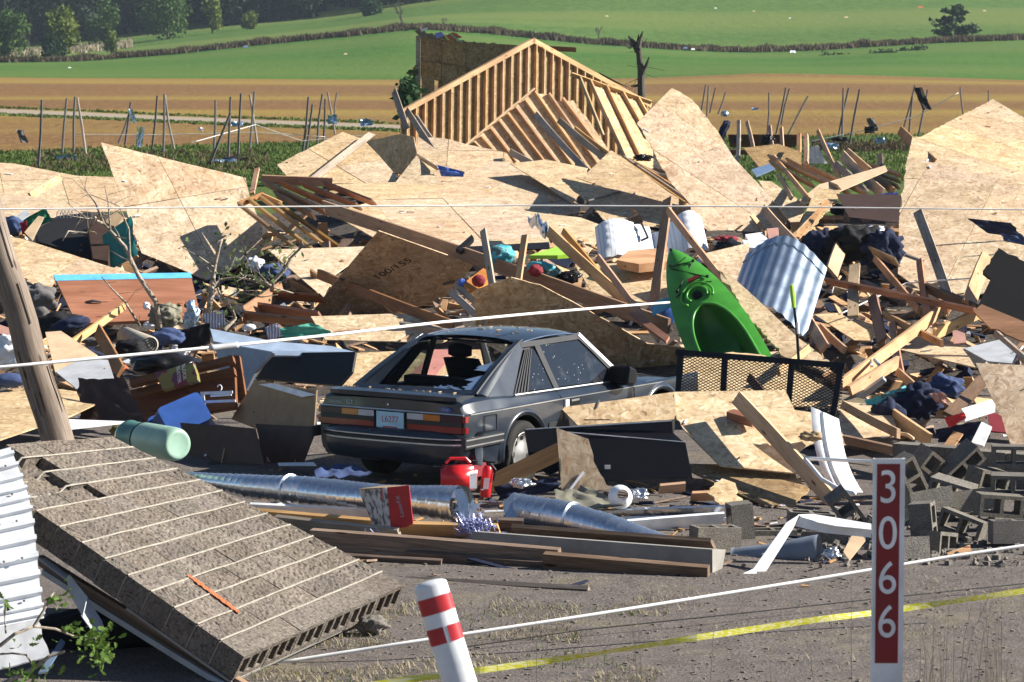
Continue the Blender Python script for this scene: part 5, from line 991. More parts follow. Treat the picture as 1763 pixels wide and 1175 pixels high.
branch('pale dead branch standing right of the brown door', [((330, 610), (345, 590), (357, 560), (364, 500), (370, 455), (376, 430), (384, 405), .05), ((366, 495), (380, 482), (405, 478), (440, 482), .025), ((385, 570), (405, 548), (400, 535), (378, 505), (368, 480), .032), ((468, 500), (470, 485), (490, 465), (500, 445), (520, 425), (548, 418), .03), ((440, 482), (470, 495), (505, 505), .02), ((392, 512), (410, 502), (450, 512), (478, 508), .014), ((466, 492), (440, 478), (415, 472), .02)], 38.3, leaves=7)
# ================================================================ the car
ang = rad(33); fw = V((math.sin(ang), math.cos(ang), 0)); lf = V((-math.cos(ang), math.sin(ang), 0))
cm = M.Identity(4)
for i, a in enumerate((fw, lf, V((0, 0, 1)))): cm.col[i].xyz = a
W0 = gnd(893, 836); cm.col[3].xyz = W0 - fw * 1.05 + lf * .80
car = thing('car', 'dusty black hatchback with its rear window smashed out, amid the debris', 'car', cm)
def cbuild(mb, nm, mat, parent=None, smooth=False): return mb.build(nm, mat, parent or car, cm, smooth)
ST = [(0.1, 0.85, 0.825), (0.14, 0.88, 0.845), (0.3, 0.893, 0.862), (0.55, 0.895, 0.872), (0.85, 0.8788, 0.876), (1.05, 0.868, 0.877), (1.25, 0.8607, 0.877), (1.6, 0.848, 0.877), (2.3, 0.835, 0.877), (2.95, 0.828, 0.875), (3.12, 0.825, 0.874), (3.35, 0.8058, 0.872), (3.6, 0.785, 0.868), (3.85, 0.76, 0.862), (4.1, 0.735, 0.855), (4.35, 0.6725, 0.835), (4.48, 0.64, 0.8)]
def sect(x, zt, w):
    zb = .20 if .5 < x < 4.1 else .30; h = [(0, zb), (w - .12, zb), (w - .03, zb + .06), (w - .012, .42), (w, .58), (w - .002, .70), (w - .008, .758), (w - .03, .775), (w - .06, zt - .025), (w - .11, zt), (w * .5, zt + .012), (0, zt + .018)]
    return [V((x, y, z)) for y, z in h] + [V((x, -y, z)) for y, z in h[-2:0:-1]]
secs = [sect(*s) for s in ST]; n = len(secs[0]); v = [p for s in secs for p in s]; f = [tuple(range(n)), tuple(range((len(secs) - 1) * n, len(secs) * n))[::-1]]
for i in range(len(secs) - 1):
    for k in range(n): f.append((i * n + k, (i + 1) * n + k, (i + 1) * n + (k + 1) % n, i * n + (k + 1) % n))
me = bpy.data.meshes.new('body'); me.from_pydata([tuple(p) for p in v], [], f); bm = bmesh.new(); bm.from_mesh(me); bmesh.ops.recalc_face_normals(bm, faces=bm.faces); bm.to_mesh(me); bm.free()
me.materials.append(MAT('paint')); body = put(bpy.data.objects.new('body', me), car, cm)
cut = MB()
for x in (1.05, 3.60):
    for s in (1, -1): cut.tube([(x, s * .60, .32), (x, s * 1.1, .32)], [.362, .362], 40)
cme = bpy.data.meshes.new('cut'); cme.from_pydata([tuple(p) for p in cut.v], [], cut.f); bm = bmesh.new(); bm.from_mesh(cme); bmesh.ops.recalc_face_normals(bm, faces=bm.faces); bm.to_mesh(cme); bm.free(); co = bpy.data.objects.new('cut', cme); COL.objects.link(co); co.matrix_basis = cm
bo = body.modifiers.new('b', 'BOOLEAN'); bo.operation = 'DIFFERENCE'; bo.object = co; bo.solver = 'EXACT'; bpy.context.view_layer.update()
nm_ = bpy.data.meshes.new_from_object(body.evaluated_get(bpy.context.evaluated_depsgraph_get())); body.modifiers.clear(); body.data = nm_; bpy.data.objects.remove(co)
body.data.materials.clear(); body.data.materials.append(MAT('paint')); body.data.materials.append(MAT('interior'))
for p in body.data.polygons:
    c = p.center; p.use_smooth = True
    if (.46 < c.x < 3.0 and c.z > .80 and abs(c.y) < .72) or (abs(c.y) < .78 and c.z < .75 and p.normal.z < .3 and (abs(c.x - 1.05) < .37 or abs(c.x - 3.6) < .37)): p.material_index = 1
body.data.set_sharp_from_angle(angle=rad(32)) if hasattr(body.data, 'set_sharp_from_angle') else None
# wheel arch flares
for x in (1.05, 3.60):
    for s in (1, -1):
        mb = MB(); mb.grid(lambda u, v_: V((x + math.cos(math.pi * (-.04 + 1.08 * u)) * (.358 + .07 * v_), s * (.868 + .026 * math.sin(math.pi * min(1, v_ * 1.1)) - .006 * v_), .32 + math.sin(math.pi * (-.04 + 1.08 * u)) * (.358 + .07 * v_))), 30, 6); cbuild(mb, 'arch_flare', 'paint', None, True)
# roof and pillars
HW = .575; rz = lambda x: 1.345 + .045 * (1 - ((x - 1.95) / .62) ** 2)
mb = MB(); mb.grid(lambda u, v_: V((1.42 + 1.02 * u, (v_ * 2 - 1) * HW, rz(1.42 + 1.02 * u) - .05 * abs(v_ * 2 - 1) ** 2.6)), 16, 18); mb.grid(lambda u, v_: V((1.42 + 1.02 * (1 - u), (v_ * 2 - 1) * HW, rz(1.42 + 1.02 * (1 - u)) - .035 - .05 * abs(v_ * 2 - 1) ** 2.6)), 16, 18); cbuild(mb, 'roof', 'paint', None, True)
rzE = lambda x: rz(x) - .05
def side_poly(pts, mat, nm, s, off=0, parent=None):   # polygon on the tumblehome plane, points (x, z); y follows height
    yb, yt, zb, zt = .775, HW + .008, .885, 1.325; q = []
    for x, z in pts:
        zB = lerp_table([(.5, .885), (1.0, .862), (2.9, .825)], x); z = zB + (z - .925) / .325 * (1.325 - zB); q.append((x, s * (yb + (yt - yb) * (z - zb) / (zt - zb) + off), z))
    nn = len(q); th = .022; v = [V(a) for a in q] + [V((a[0], a[1] - s * th, a[2] - .004)) for a in q]; fs = [tuple(range(nn)), tuple(range(nn, 2 * nn))[::-1]] + [(i, (i + 1) % nn, nn + (i + 1) % nn, nn + i) for i in range(nn)]
    return cbuild(MB().add(v, fs), nm, mat, parent)
for s in (-1, 1):
    side_poly([(.56, .925), (.98, .925), (1.42, 1.215), (1.44, 1.245), (1.40, 1.25)], 'paint', 'rear_pillar', s)
    lou = side_poly([(.98, .93), (1.25, .93), (1.565, 1.205), (1.42, 1.205)], 'black_trim', 'louvre_panel', s, -.012)
    for k in range(5):
        x0, x1 = .99 + .054 * k, 1.425 + .028 * k; side_poly([(x0, .938), (x0 + .026, .938), (x1 + .014, 1.20), (x1, 1.20)], 'black_trim', 'louvre', s, .014, lou)
    if s < 0:
        side_poly([(1.27, .94), (1.70, .935), (1.655, 1.12), (1.585, 1.20)], 'dusty_glass', 'quarter_window', s, -.006); side_poly([(1.785, .94), (2.88, .935), (2.56, 1.12), (2.42, 1.205), (1.70, 1.21)], 'dusty_glass', 'door_window', s, -.006)
    else: side_poly([(1.27, .94), (1.70, .935), (1.655, 1.12), (1.585, 1.20)], 'clear_glass', 'quarter_window', s, -.006)
    side_poly([(1.70, .93), (1.785, .93), (1.715, 1.215), (1.625, 1.215)], 'black_trim', 'door_pillar', s, .004)
    side_poly([(2.90, .925), (3.04, .915), (2.47, 1.235), (2.41, 1.225), (2.58, 1.13)], 'black_trim', 'front_pillar', s, .004); side_poly([(2.985, .92), (3.06, .915), (2.475, 1.255), (2.44, 1.235)], 'alu', 'pillar_trim', s, .010)
    side_poly([(1.40, 1.213), (2.45, 1.213), (2.47, 1.245), (1.40, 1.247)], 'black_trim', 'window_frame', s, .002)
    mb = MB().tube([(x, s * (HW + .006), rzE(x) + .004) for x in [1.42 + .102 * i for i in range(11)]], .008, 5); cbuild(mb, 'drip_rail', 'chrome')
    mb = MB().tube([(1.0, s * .79, .865), (2.95, s * .79, .827)], .009, 5); cbuild(mb, 'belt_trim', 'alu')
    # highlight on the crease put in as a bright metal strip, door seams, mouldings
    mb = MB().tube([(.16, s * .846, .766), (.6, s * .868, .766), (2.0, s * .872, .764), (3.3, s * .868, .755), (4.3, s * .832, .735)], .006, 4); cbuild(mb, 'crease_highlight', 'alu')
    for x in (1.72, 3.05):
        mb = MB().tube([(x, s * .80, .835), (x + .01, s * .872, .75), (x + .01, s * .878, .58), (x, s * .868, .32)], .004, 4); cbuild(mb, 'door_gap', 'dark_hole')
    cbuild(MB().box(.02, .66, s * .874 - .012, s * .874 + .014, .46, .56), 'side_moulding', 'black_trim'); cbuild(MB().box(1.46, 3.20, s * .874 - .01, s * .874 + .014, .46, .56), 'side_moulding', 'black_trim')
    cbuild(MB().box(.03, .66, s * .890 - .002, s * .890 + .003, .535, .548), 'moulding_stripe', 'alu'); cbuild(MB().box(.03, .66, s * .890 - .002, s * .890 + .003, .478, .490), 'moulding_stripe', 'alu')
# door handle, fuel flap, mirror
mb = MB().box(1.84, 2.02, -.882, -.866, .69, .75); h_ = cbuild(mb, 'door_handle', 'dark_hole'); mb = MB().box(1.86, 2.0, -.888, -.880, .725, .745); cbuild(mb, 'handle_pull', 'alu', h_); mb = MB().box(1.765, 1.83, -.879, -.868, .685, .75); cbuild(mb, 'lock_plate', 'white_paint', h_)
mb = MB()
for a, b in (((.36, .59), (.36, .735)), ((.36, .735), (.56, .735)), ((.56, .735), (.56, .59)), ((.56, .59), (.36, .59))): mb.tube([(a[0], -.873, a[1]), (b[0], -.873, b[1])], .004, 4)
cbuild(mb, 'fuel_flap', 'dark_hole')
mm = cm @ M.Translation((2.80, -.90, .885)) @ M.Rotation(rad(14), 4, 'Y') @ M.Rotation(rad(-12), 4, 'Z'); mb = MB()
rg = [[(x * 1.25, w_ * a * 1.2, h_ * b * 1.2) for a, b in ((-1, -.7), (-.8, -1), (.8, -1), (1, -.7), (1, .8), (.85, 1), (-.85, 1), (-1, .8))] for x, w_, h_ in ((-.06, .10, .065), (-.05, .115, .078), (.04, .10, .07), (.10, .06, .045))]
v = [q for r_ in rg for q in r_]; f = [tuple(range(8)), tuple(range(24, 32))[::-1]] + [(i * 8 + k, (i + 1) * 8 + k, (i + 1) * 8 + (k + 1) % 8, i * 8 + (k + 1) % 8) for i in range(3) for k in range(8)]
mi = MB().add(v, f).build('door_mirror', 'black_plastic', car, mm); MB().box(-.066, -.061, -.09, .09, -.055, .055).build('mirror_glass', 'chrome', mi, mm); cbuild(MB().tube([(2.88, -.79, .86), (2.84, -.87, .87)], [.035, .03], 8), 'mirror_stalk', 'black_plastic', mi)
# windscreen and hatch
def strip(pts, w, nm, mat, th=.03): cbuild(MB().tube(pts, w, 6), nm, mat)
wsb = lambda u, v_: V((3.04 + .06 * (1 - (2 * u - 1) ** 2) - .60 * v_, (2 * u - 1) * (.72 - .17 * v_), .83 + .50 * v_))
cbuild(MB().grid(wsb, 8, 6), 'windscreen', 'clear_glass', None, True)
hg = lambda u, v_: V((.46 + 1.0 * v_, (2 * u - 1) * (.71 - .14 * v_), .905 + .42 * v_ + .03 * math.sin(v_ * 3.1)))
def hring(k0, k1, z=0):
    mb = MB()
    for (u0, u1, v0, v1) in ((0, 1, 0, k0), (0, 1, 1 - k0, 1), (0, k1, k0, 1 - k0), (1 - k1, 1, k0, 1 - k0)): mb.grid(lambda u, v_: hg(u0 + (u1 - u0) * u, v0 + (v1 - v0) * v_) + V((0, 0, z + .012)), 10, 8); mb.grid(lambda u, v_: hg(u1 - (u1 - u0) * u, v0 + (v1 - v0) * v_) + V((0, 0, z - .016)), 10, 8)
    return mb
cbuild(hring(.05, .05), 'hatch_frame', 'paint', None, True)
for s in (0,): cbuild(MB().tube([hg(s, k / 8) + V((0, 0, .016)) for k in range(9)], .012, 5), 'hatch_seal', 'black_trim')
mb = MB()                                               # glass teeth left in the frame
for k in range(16):
    v_ = R.uniform(.06, .5) if k < 11 else R.uniform(.06, .12); a = hg(.065, v_) if k < 11 else hg(R.uniform(.06, .4), .07); d = hg(.065 + R.uniform(.03, .12), v_ + R.uniform(-.03, .06)) if k < 11 else hg(R.uniform(.06, .4), .07 + R.uniform(.03, .07)); e_ = hg(.065, v_ + R.uniform(.06, .14)) if k < 11 else a + V((0, .1, 0))
    mb.add([a, d, e_], [(0, 1, 2)])
cbuild(mb, 'glass_shards', 'tin_blue')['kind'] = 'stuff'
for s, u in ((-1, 0), (1, 1)):                        # sail between hatch and side
    yb, yt, zb, zt = .775, HW + .008, .885, 1.325
    def sail(a, b, s=s, u=u):
        h = hg(u, b) + V((0, 0, .01)); x = .56 + .86 * b; z = .885 + .44 * b; e_ = V((x, s * (yb + (yt - yb) * (z - zb) / (zt - zb)), z + .004)); return h.lerp(e_, a) + V((0, 0, .012 * math.sin(math.pi * a)))
    cbuild(MB().grid(sail, 6, 12), 'sail_panel', 'paint', None, True)
# spoiler
mb = MB(); sp = [(.06, .885), (.05, .93), (.14, .945), (.34, .925), (.36, .905), (.14, .88)]; n = 13
v = []; f = []
for i in range(n):
    y = -.72 + 1.44 * i / (n - 1); e_ = 1 - .25 * (abs(y) / .72) ** 6
    v += [V((x + (1 - e_) * .25, y, .885 + (z - .885) * e_)) for x, z in sp]
for i in range(n - 1):
    for k in range(6): f.append((i * 6 + k, i * 6 + (k + 1) % 6, (i + 1) * 6 + (k + 1) % 6, (i + 1) * 6 + k))
f += [tuple(range(6)), tuple(range((n - 1) * 6, n * 6))[::-1]]
cbuild(MB().add(v, f), 'spoiler', 'paint', None, False)
# tail panel
X0 = .092
def tail(nm, mat, y0, y1, z0, z1, x=X0, p=None, dx=.012): return cbuild(MB().box(x - dx, x + .03, y0, y1, z0, z1), nm, mat, p)
tail('tail_panel', 'dark_hole', -.80, .80, .58, .755, .094); cbuild(MB().tube([(.088, -.82, .764), (.080, 0, .766), (.088, .82, .764)], .009, 5), 'tail_trim', 'alu')
for s in (1, -1):
    lamp = tail('tail_lamp', 'lens_red', *sorted((s * .19, s * .80)), .592, .65)
    tail('reverse_lens', 'lens_white', *sorted((s * .19, s * .37)), .694, .75, p=lamp); tail('amber_lens', 'lens_amber', *sorted((s * .372, s * .56)), .694, .75, p=lamp); tail('dark_lens', 'lens_dark', *sorted((s * .562, s * .80)), .694, .75, p=lamp); tail('lamp_bar', 'black_trim', *sorted((s * .19, s * .80)), .652, .692, p=lamp)
    cbuild(MB().box(.09, .17, *sorted((s * .802, s * .842)), .595, .65), 'side_lens', 'lens_red', lamp); cbuild(MB().box(.09, .17, *sorted((s * .802, s * .84)), .694, .75), 'side_lens', 'lens_red', lamp)
pl = tail('number_plate', 'plate', -.155, .155, .592, .748, .078, dx=.004)
tm = cm @ M.Translation((.0725, 0, .676)) @ Euler((rad(90), 0, rad(-90))).to_matrix().to_4x4()
text('plate_number', 'L6277', .085, 'plate_red', pl, tm, sx=.92); cbuild(MB().box(.0725, .0735, -.08, .08, .60, .612), 'plate_strip', 'plate_red', pl)
bt_ = cm @ M.Translation((.088, .60, .81)) @ Euler((rad(90), 0, rad(-90))).to_matrix().to_4x4(); text('badge', 'MUSTANG', .032, 'badge', car, cm @ M.Translation((.086, .64, .805)) @ Euler((rad(90), 0, rad(-90))).to_matrix().to_4x4()); text('badge', 'GT', .06, 'badge', car, cm @ M.Translation((.086, .47, .808)) @ Euler((rad(90), 0, rad(-90))).to_matrix().to_4x4())
ov = cbuild(MB().add([V((.080, -.62 + .065 * math.cos(a), .805 + .026 * math.sin(a))) for a in [i * math.pi / 12 for i in range(24)]] + [V((.10, -.62 + .065 * math.cos(a), .805 + .026 * math.sin(a))) for a in [i * math.pi / 12 for i in range(24)]], [tuple(range(24))[::-1]] + [(i, (i + 1) % 24, 24 + (i + 1) % 24, 24 + i) for i in range(24)]), 'oval_badge', 'badge_blue'); text('badge_script', 'Ford', .035, 'badge', ov, cm @ M.Translation((.0785, -.62, .805)) @ Euler((rad(90), 0, rad(-90))).to_matrix().to_4x4())
cbuild(MB().tube([(.083, .03, .815), (.10, .03, .815)], .012, 8), 'lock', 'chrome')
# bumper
mb = MB(); n = 17; v = []; f = []
pr = [(.12, .28), (.03, .30), (-.005, .40), (-.01, .47), (.0, .555), (.06, .598), (.14, .60)]
for i in range(n):
    y = -.868 + 1.736 * i / (n - 1); c = .16 * (abs(y) / .868) ** 7 + .05 * (abs(y) / .868) ** 2; v += [V((x + c, y, z)) for x, z in pr]
for i in range(n - 1):
    for k in range(6): f.append((i * 7 + k, i * 7 + k + 1, (i + 1) * 7 + k + 1, (i + 1) * 7 + k))
f += [tuple(range(7)), tuple(range((n - 1) * 7, n * 7))[::-1]]
bu = cbuild(MB().add(v, f), 'rear_bumper', 'paint', None, True); bx = lambda y, x: x + .16 * (abs(y) / .868) ** 7 + .05 * (abs(y) / .868) ** 2
for z, r_, mt in ((.485, .010, 'alu'), (.510, .016, 'black_trim'), (.535, .007, 'alu')): cbuild(MB().tube([(bx(y, -.012), y, z) for y in [-.868 + 1.736 * i / 24 for i in range(25)]], r_, 5), 'bumper_strip', mt, bu)
cbuild(MB().box(.05, .4, -.86, -.60, .18, .30), 'valance', 'maroon', bu)
# wheels
def wheel(x, s, flat=0):
    wm = cm @ M.Translation((x, s * .775, .31)) @ (M.Rotation(math.pi / 2, 4, 'X') if s < 0 else M.Rotation(-math.pi / 2, 4, 'X'))   # local z points outwards
    def lathe(pr, n=36): mb = MB(); mb.grid(lambda u, v_: V((pr[round(v_ * (len(pr) - 1))][0] * math.cos(u * 2 * math.pi), pr[round(v_ * (len(pr) - 1))][0] * math.sin(u * 2 * math.pi), pr[round(v_ * (len(pr) - 1))][1])), n, len(pr) - 1); return mb
    ty = lathe([(.18, -.09), (.29, -.10), (.31, -.08), (.31, .065), (.296, .085), (.25, .095), (.212, .088), (.20, .07)]).build('wheel', 'rubber', car, wm, True); ty.name = 'wheel'
    lathe([(.205, .088), (.196, .092), (.188, .070), (.15, .055), (.10, .062), (.05, .075), (.0, .078)]).build('rim', 'alu', ty, wm, True)
    ho = MB()
    for k in range(8):
        a = k * math.pi / 4; c = V((.148 * math.cos(a), .148 * math.sin(a), .0555)); ho.add([c + V((.024 * math.cos(b) * math.cos(a) - .03 * math.sin(b) * math.sin(a), .024 * math.cos(b) * math.sin(a) + .03 * math.sin(b) * math.cos(a), .006)) for b in [i * math.pi / 6 for i in range(12)]], [tuple(range(12))])
    ho.build('rim_holes', 'dark_hole', ty, wm)['kind'] = 'stuff'
for x in (1.05, 3.60):
    for s in (1, -1): wheel(x, s)
# seats, steering, bonnet line
for y in (-.36, .36):
    se = cbuild(MB().grid(lambda u, v_: V((2.02 - .22 * v_ + .09 * math.cos(u * 6.283), y + .25 * math.sin(u * 6.283) * (1 - .18 * v_), .72 + .36 * v_)), 16, 6), 'seat', 'interior', None, True)
    cbuild(MB().grid(lambda u, v_: V((1.80 + .05 * math.cos(u * 6.283) * math.sin(math.pi * (.08 + .92 * v_)) - .02, y + .14 * math.sin(u * 6.283) * min(1, 3.2 * math.sin(math.pi * (.04 + .93 * v_))), 1.09 + .14 * v_)), 16, 6), 'headrest', 'interior', se, True)
cbuild(MB().box(2.70, 2.95, -.68, .68, .80, .90), 'dashboard', 'interior'); cbuild(MB().box(1.16, 1.30, -.6, .6, .80, .96), 'rear_seat_back', 'interior')
cbuild(MB().tube([(3.08, -.62, .845), (3.3, -.66, .825), (4.3, -.62, .715)], .005, 4), 'bonnet_gap', 'dark_hole'); cbuild(MB().grid(lambda u, v_: V((3.14 + 1.2 * u, (2 * v_ - 1) * .45, .838 - .13 * u ** 1.3 + .03 * (1 - (2 * v_ - 1) ** 2) * math.sin(math.pi * u) + .012)), 10, 8), 'bonnet_bulge', 'paint', None, True)
cbuild(MB().tube([(3.2, -.58, .84), (3.2, -.58, .88)], [.012, .006], 6), 'washer_nozzle', 'black_plastic')
# ================================================================ foreground
# ---- fallen block wall ------------------------------------------------------
# slab frame: x along a course (towards right/far), y up the slab away from the near end
A0, B0, C0 = at(420, 1132, 20.2), at(697, 1006, 22.38), at(98, 905, 20.75)
sm = frame(A0, B0, C0); SW = (B0 - A0).length; NC = 13; CH = .2
slab = thing('block_wall', 'toppled slab of brown concrete block wall in the left foreground', 'wall', sm)
def bend(x, y): return -.36 * (max(0, x) / SW) * (y / 2.6) ** 1.1
def cmu_mesh(L, W, H, cores=2, name='block', rough=.0):
    """block with open cores along y; local box L x W(y) x H"""
    mb = MB(); t = .032; cw = (L - t * (cores + 1)) / cores
    for k in range(cores + 1): x = k * (cw + t); mb.box(x, x + t, 0, W, t, H - t)
    mb.box(0, L, 0, W, 0, t); mb.box(0, L, 0, W, H - t, H); return mb
solid_me = {}
for c in range(NC):
    y = c * CH
    offs = [k / 6 for k in range(6)] if c % 2 == 0 else [k / 6 - 1 / 12 for k in range(7)]
    for o in offs:
        x0, x1 = max(0, o) * SW, min(1, o + 1 / 6) * SW
        if x1 - x0 < .05: continue
        dz = R.uniform(-.0045, .0045); lift = 0; dy = 0
        if c >= 9 and o < .33: lift, dy = -.045 - .02 * (c - 9), .05
        j = .0018; L_ = x1 - x0 - 2 * j; W_ = CH - .012; z = bend(x0, y) + dz + lift
        rx = math.atan((bend(x0, y + CH) - bend(x0, y)) / CH); ry = -math.atan((bend(x1, y) - bend(x0, y)) / (x1 - x0))
        mw = sm @ M.Translation((x0 + j, y + .002 + dy, z)) @ M.Rotation(rx, 4, 'X') @ M.Rotation(ry, 4, 'Y'); key = (round(L_, 3), c == 0, R.randrange(6))
        if key not in solid_me:
            mb = MB()
            if c == 0:
                for v_, f_ in (lambda q: [(q.v, q.f)])(cmu_mesh(L_, W_, .19, 3 if L_ > .3 else 2)): mb.add([a - V((0, 0, .19)) for a in v_], f_)
            else:
                def top(u, v): return V((L_ * u, W_ * v, (.013 * noise.noise(V((u * 15 + key[2] * 9, v * 7, L_ * 7))) if 0 < u < 1 and 0 < v < 1 else 0)))
                mb.box(0, L_, 0, W_, -.19, -.006); mb.grid(top, 18, 9)
                mb.add([(0, 0, 0), (L_, 0, 0), (L_, W_, 0), (0, W_, 0), (0, 0, -.006), (L_, 0, -.006), (L_, W_, -.006), (0, W_, -.006)], [(0, 4, 5, 1), (1, 5, 6, 2), (2, 6, 7, 3), (3, 7, 4, 0)])
            solid_me[key] = mb.build('block', 'split_block', slab, mw)
        else: inst('block', solid_me[key], slab, mw)
    if c < NC - 1:                                          # mortar bed to the next course, and its edge on the dark side
        y2 = y + CH; wv = R.uniform(0, 9)
        def bed(u, v): x = SW * u; q = .05 + .02 * (c - 9) if c >= 9 and u < .3 else 0; return V((x, y2 - .009 + .016 * v + .007 * noise.noise(V((x * 3, wv, 0))), bend(x, y2) + .003 + .006 * math.sin(math.pi * v) - q))
        MB().grid(bed, 40, 3).build('mortar_bed', 'mortar', slab, sm, True); MB().box(-.002, .01, y2 - .006, y2 + .004, -.19, -.01).build('mortar_edge', 'mortar', slab, sm)
MB().box(-.004, SW, .0, .9, -.215, -.196).build('mortar_back', 'concrete', slab, sm)
p0, p1 = to_local(sm, 325, 988), to_local(sm, 412, 1056)
def strokef(u, v):
    x = p0[0] + (p1[0] - p0[0]) * u; y = p0[1] + (p1[1] - p0[1]) * u; w = .05 * (1 + .8 * noise.noise(V((u * 17, v * 3, 0)))) * min(1, 8 * u + .3, 8 * (1 - u) + .3); xx = x + (v - .5) * w; return V((xx, y + (v - .5) * w * .5, bend(xx, y) + .0135 + .004 * noise.noise(V((u * 30, v, 1)))))
MB().grid(strokef, 40, 3).build('orange_paint_stroke', 'spray', slab, sm)
# rubble under and prop for the slab
blob(640, 1075, 21.9, 60, 34, 'cmu', 'lump of broken concrete under the right end of the block slab', 'concrete_lump', 'concrete', fold=.4)
board((.07, .05), 70, 965, 21.6, 432, 1190, 20.2, 'orange brown timber under the left edge of the block slab', 'lumber_red', 30); board((.04, .03), 75, 985, 21.4, 425, 1205, 20.1, 'grey metal edge strip below the orange brown timber', 'grey_sheet', 30)
blob(150, 1120, 21.6, 300, 150, 'black_cloth', 'dark hollow under the block slab, filled in by an added black lump', 'debris', 'debris', fold=.3, dep=.4)  # black lump added in place of the shade in the hollow
# ---- white ribbed sheet --------------------------------------------------------
a, b_, c_ = at(-60, 800, 20.6), at(20, 770, 20.9), at(70, 1050, 19.6); o = a
t = thing('ribbed_sheet', 'white ribbed metal roofing sheet curling at the left edge', 'metal sheet', M.Translation(o))
edge = [(18, 770), (32, 800), (46, 840), (54, 880), (60, 930), (66, 980), (72, 1030), (76, 1062)]
def wr(u, v, k=0):
    i = v * (len(edge) - 1); j = min(int(i), len(edge) - 2); f_ = i - j; ex = edge[j][0] + (edge[j + 1][0] - edge[j][0]) * f_; ey = edge[j][1] + (edge[j + 1][1] - edge[j][1]) * f_
    D = 20.8 - 1.0 * v; p = at(ex - (ex + 120) * (1 - u), ey + 38 * (1 - u) + 6 * math.sin(v * 9), D - .12 * (1 - u)); rib = .028 * (abs((v * 13) % 1 - .5) < .13)
    return p - o + V((.5, -.7, .5)).normalized() * (rib + k)
mb = MB().grid(lambda u, v: wr(u, v), 8, 104); mb.grid(lambda u, v: wr(1 - u, v, -.006), 8, 104); mb.build('ribbed_metal', 'white_metal', t)
mb = MB()
for k in range(5):
    for j in range(3): q = wr(.5 + .17 * j, .12 + .18 * k, .008); mb.tube([q, q + V((0, -.006, .003))], .008, 6)
mb.build('screws', 'weather_grey', t)['kind'] = 'stuff'
drape([(-30, 1072, 20.2), (60, 1050, 20.4), (86, 1130, 19.9), (-30, 1160, 19.7)], 20, 'grey_sheet', 'pale cooler lid lying below the white ribbed sheet', 'cooler_lid', 'lid', amp=.02); panel([(84, 1132), (105, 1100), (112, 1105), (80, 1156), (66, 1158)], 20.6, 20.1, 'blue grey plastic strip beside the pale lid', mat='tin_blue', name='plastic_strip', cat='strip')
t = thing('flashing', 'bent silver grey flashing hanging under the block slab', 'flashing', M.Translation(at(120, 1020, 21)))
for k, pts in enumerate(([(66, 962), (78, 960), (118, 990), (114, 998)], [(114, 992), (120, 990), (150, 1028), (142, 1062), (118, 1020)], [(140, 1060), (150, 1028), (176, 1070), (182, 1092), (160, 1088)])): m = plane_of(pts, 20.9 - .1 * k, 20.6 - .1 * k, .2 * (-1) ** k); MB().poly([to_local(m, *p) for p in pts], -.006, 0).build('flashing_fold', 'grey_sheet', t, m)
# oak twig
D = 19.0; o = at(0, 1120, D); t = thing('oak_branch', 'leafy green oak branch in the lower left corner', 'branch', M.Translation(o)); E = lambda x, y: at(x, y, D + R.uniform(-.12, .12)) - o; mb = MB()
for ch, r_ in (([(-30, 1130), (0, 1112), (25, 1092), (58, 1079)], .016), ([(58, 1079), (76, 1050), (92, 1020)], .011), ([(58, 1079), (95, 1083), (128, 1096), (165, 1100)], .009), ([(-20, 1128), (20, 1125), (45, 1128), (58, 1148)], .008), ([(0, 1180), (60, 1150), (85, 1130), (112, 1122)], .016), ([(10, 1090), (8, 1060), (10, 1040)], .006)): mb.tube([E(*p) for p in ch], [r_ * (1 - .5 * i / len(ch)) for i in range(len(ch))], 6)
mb.build('stem', 'branch', t)
def oak_leaf(mb, p, s):
    a = V((R.gauss(0, 1), R.gauss(-.6, .6), R.gauss(-.5, .7))).normalized(); b = a.orthogonal().normalized(); b = M.Rotation(R.uniform(0, 6.28), 3, a) @ b; c = a.cross(b)
    pr = [(0, 0), (.2, .10), (.25, .22), (.35, .12), (.5, .16), (.56, .32), (.66, .16), (.8, .24), (.86, .12), (1, 0)]
    v = [p + b * (x * s) + c * (y * s) + a * (.12 * s * math.sin(x * 3)) for x, y in pr] + [p + b * (x * s) - c * (y * s) + a * (.12 * s * math.sin(x * 3)) for x, y in pr[-2:0:-1]]; mb.add(v, [tuple(range(len(v)))])
lf_ = {}
for (cx, cy, sx, sy, n_) in ((98, 1032, 7, 8, 16), (165, 1105, 20, 12, 60), (172, 1130, 10, 18, 40), (132, 1086, 12, 6, 16), (60, 1160, 30, 10, 18), (25, 1170, 14, 10, 22), (10, 1046, 5, 6, 6), (50, 1112, 20, 8, 8)):
    for _ in range(n_):
        me_ = MB(); oak_leaf(me_, V((0, 0, 0)), R.uniform(.045, .085)); me_.build('leaf', 'oak_leaf', t, M.Translation(at(R.gauss(cx, sx), R.gauss(cy, sy), D + R.gauss(0, .12))))
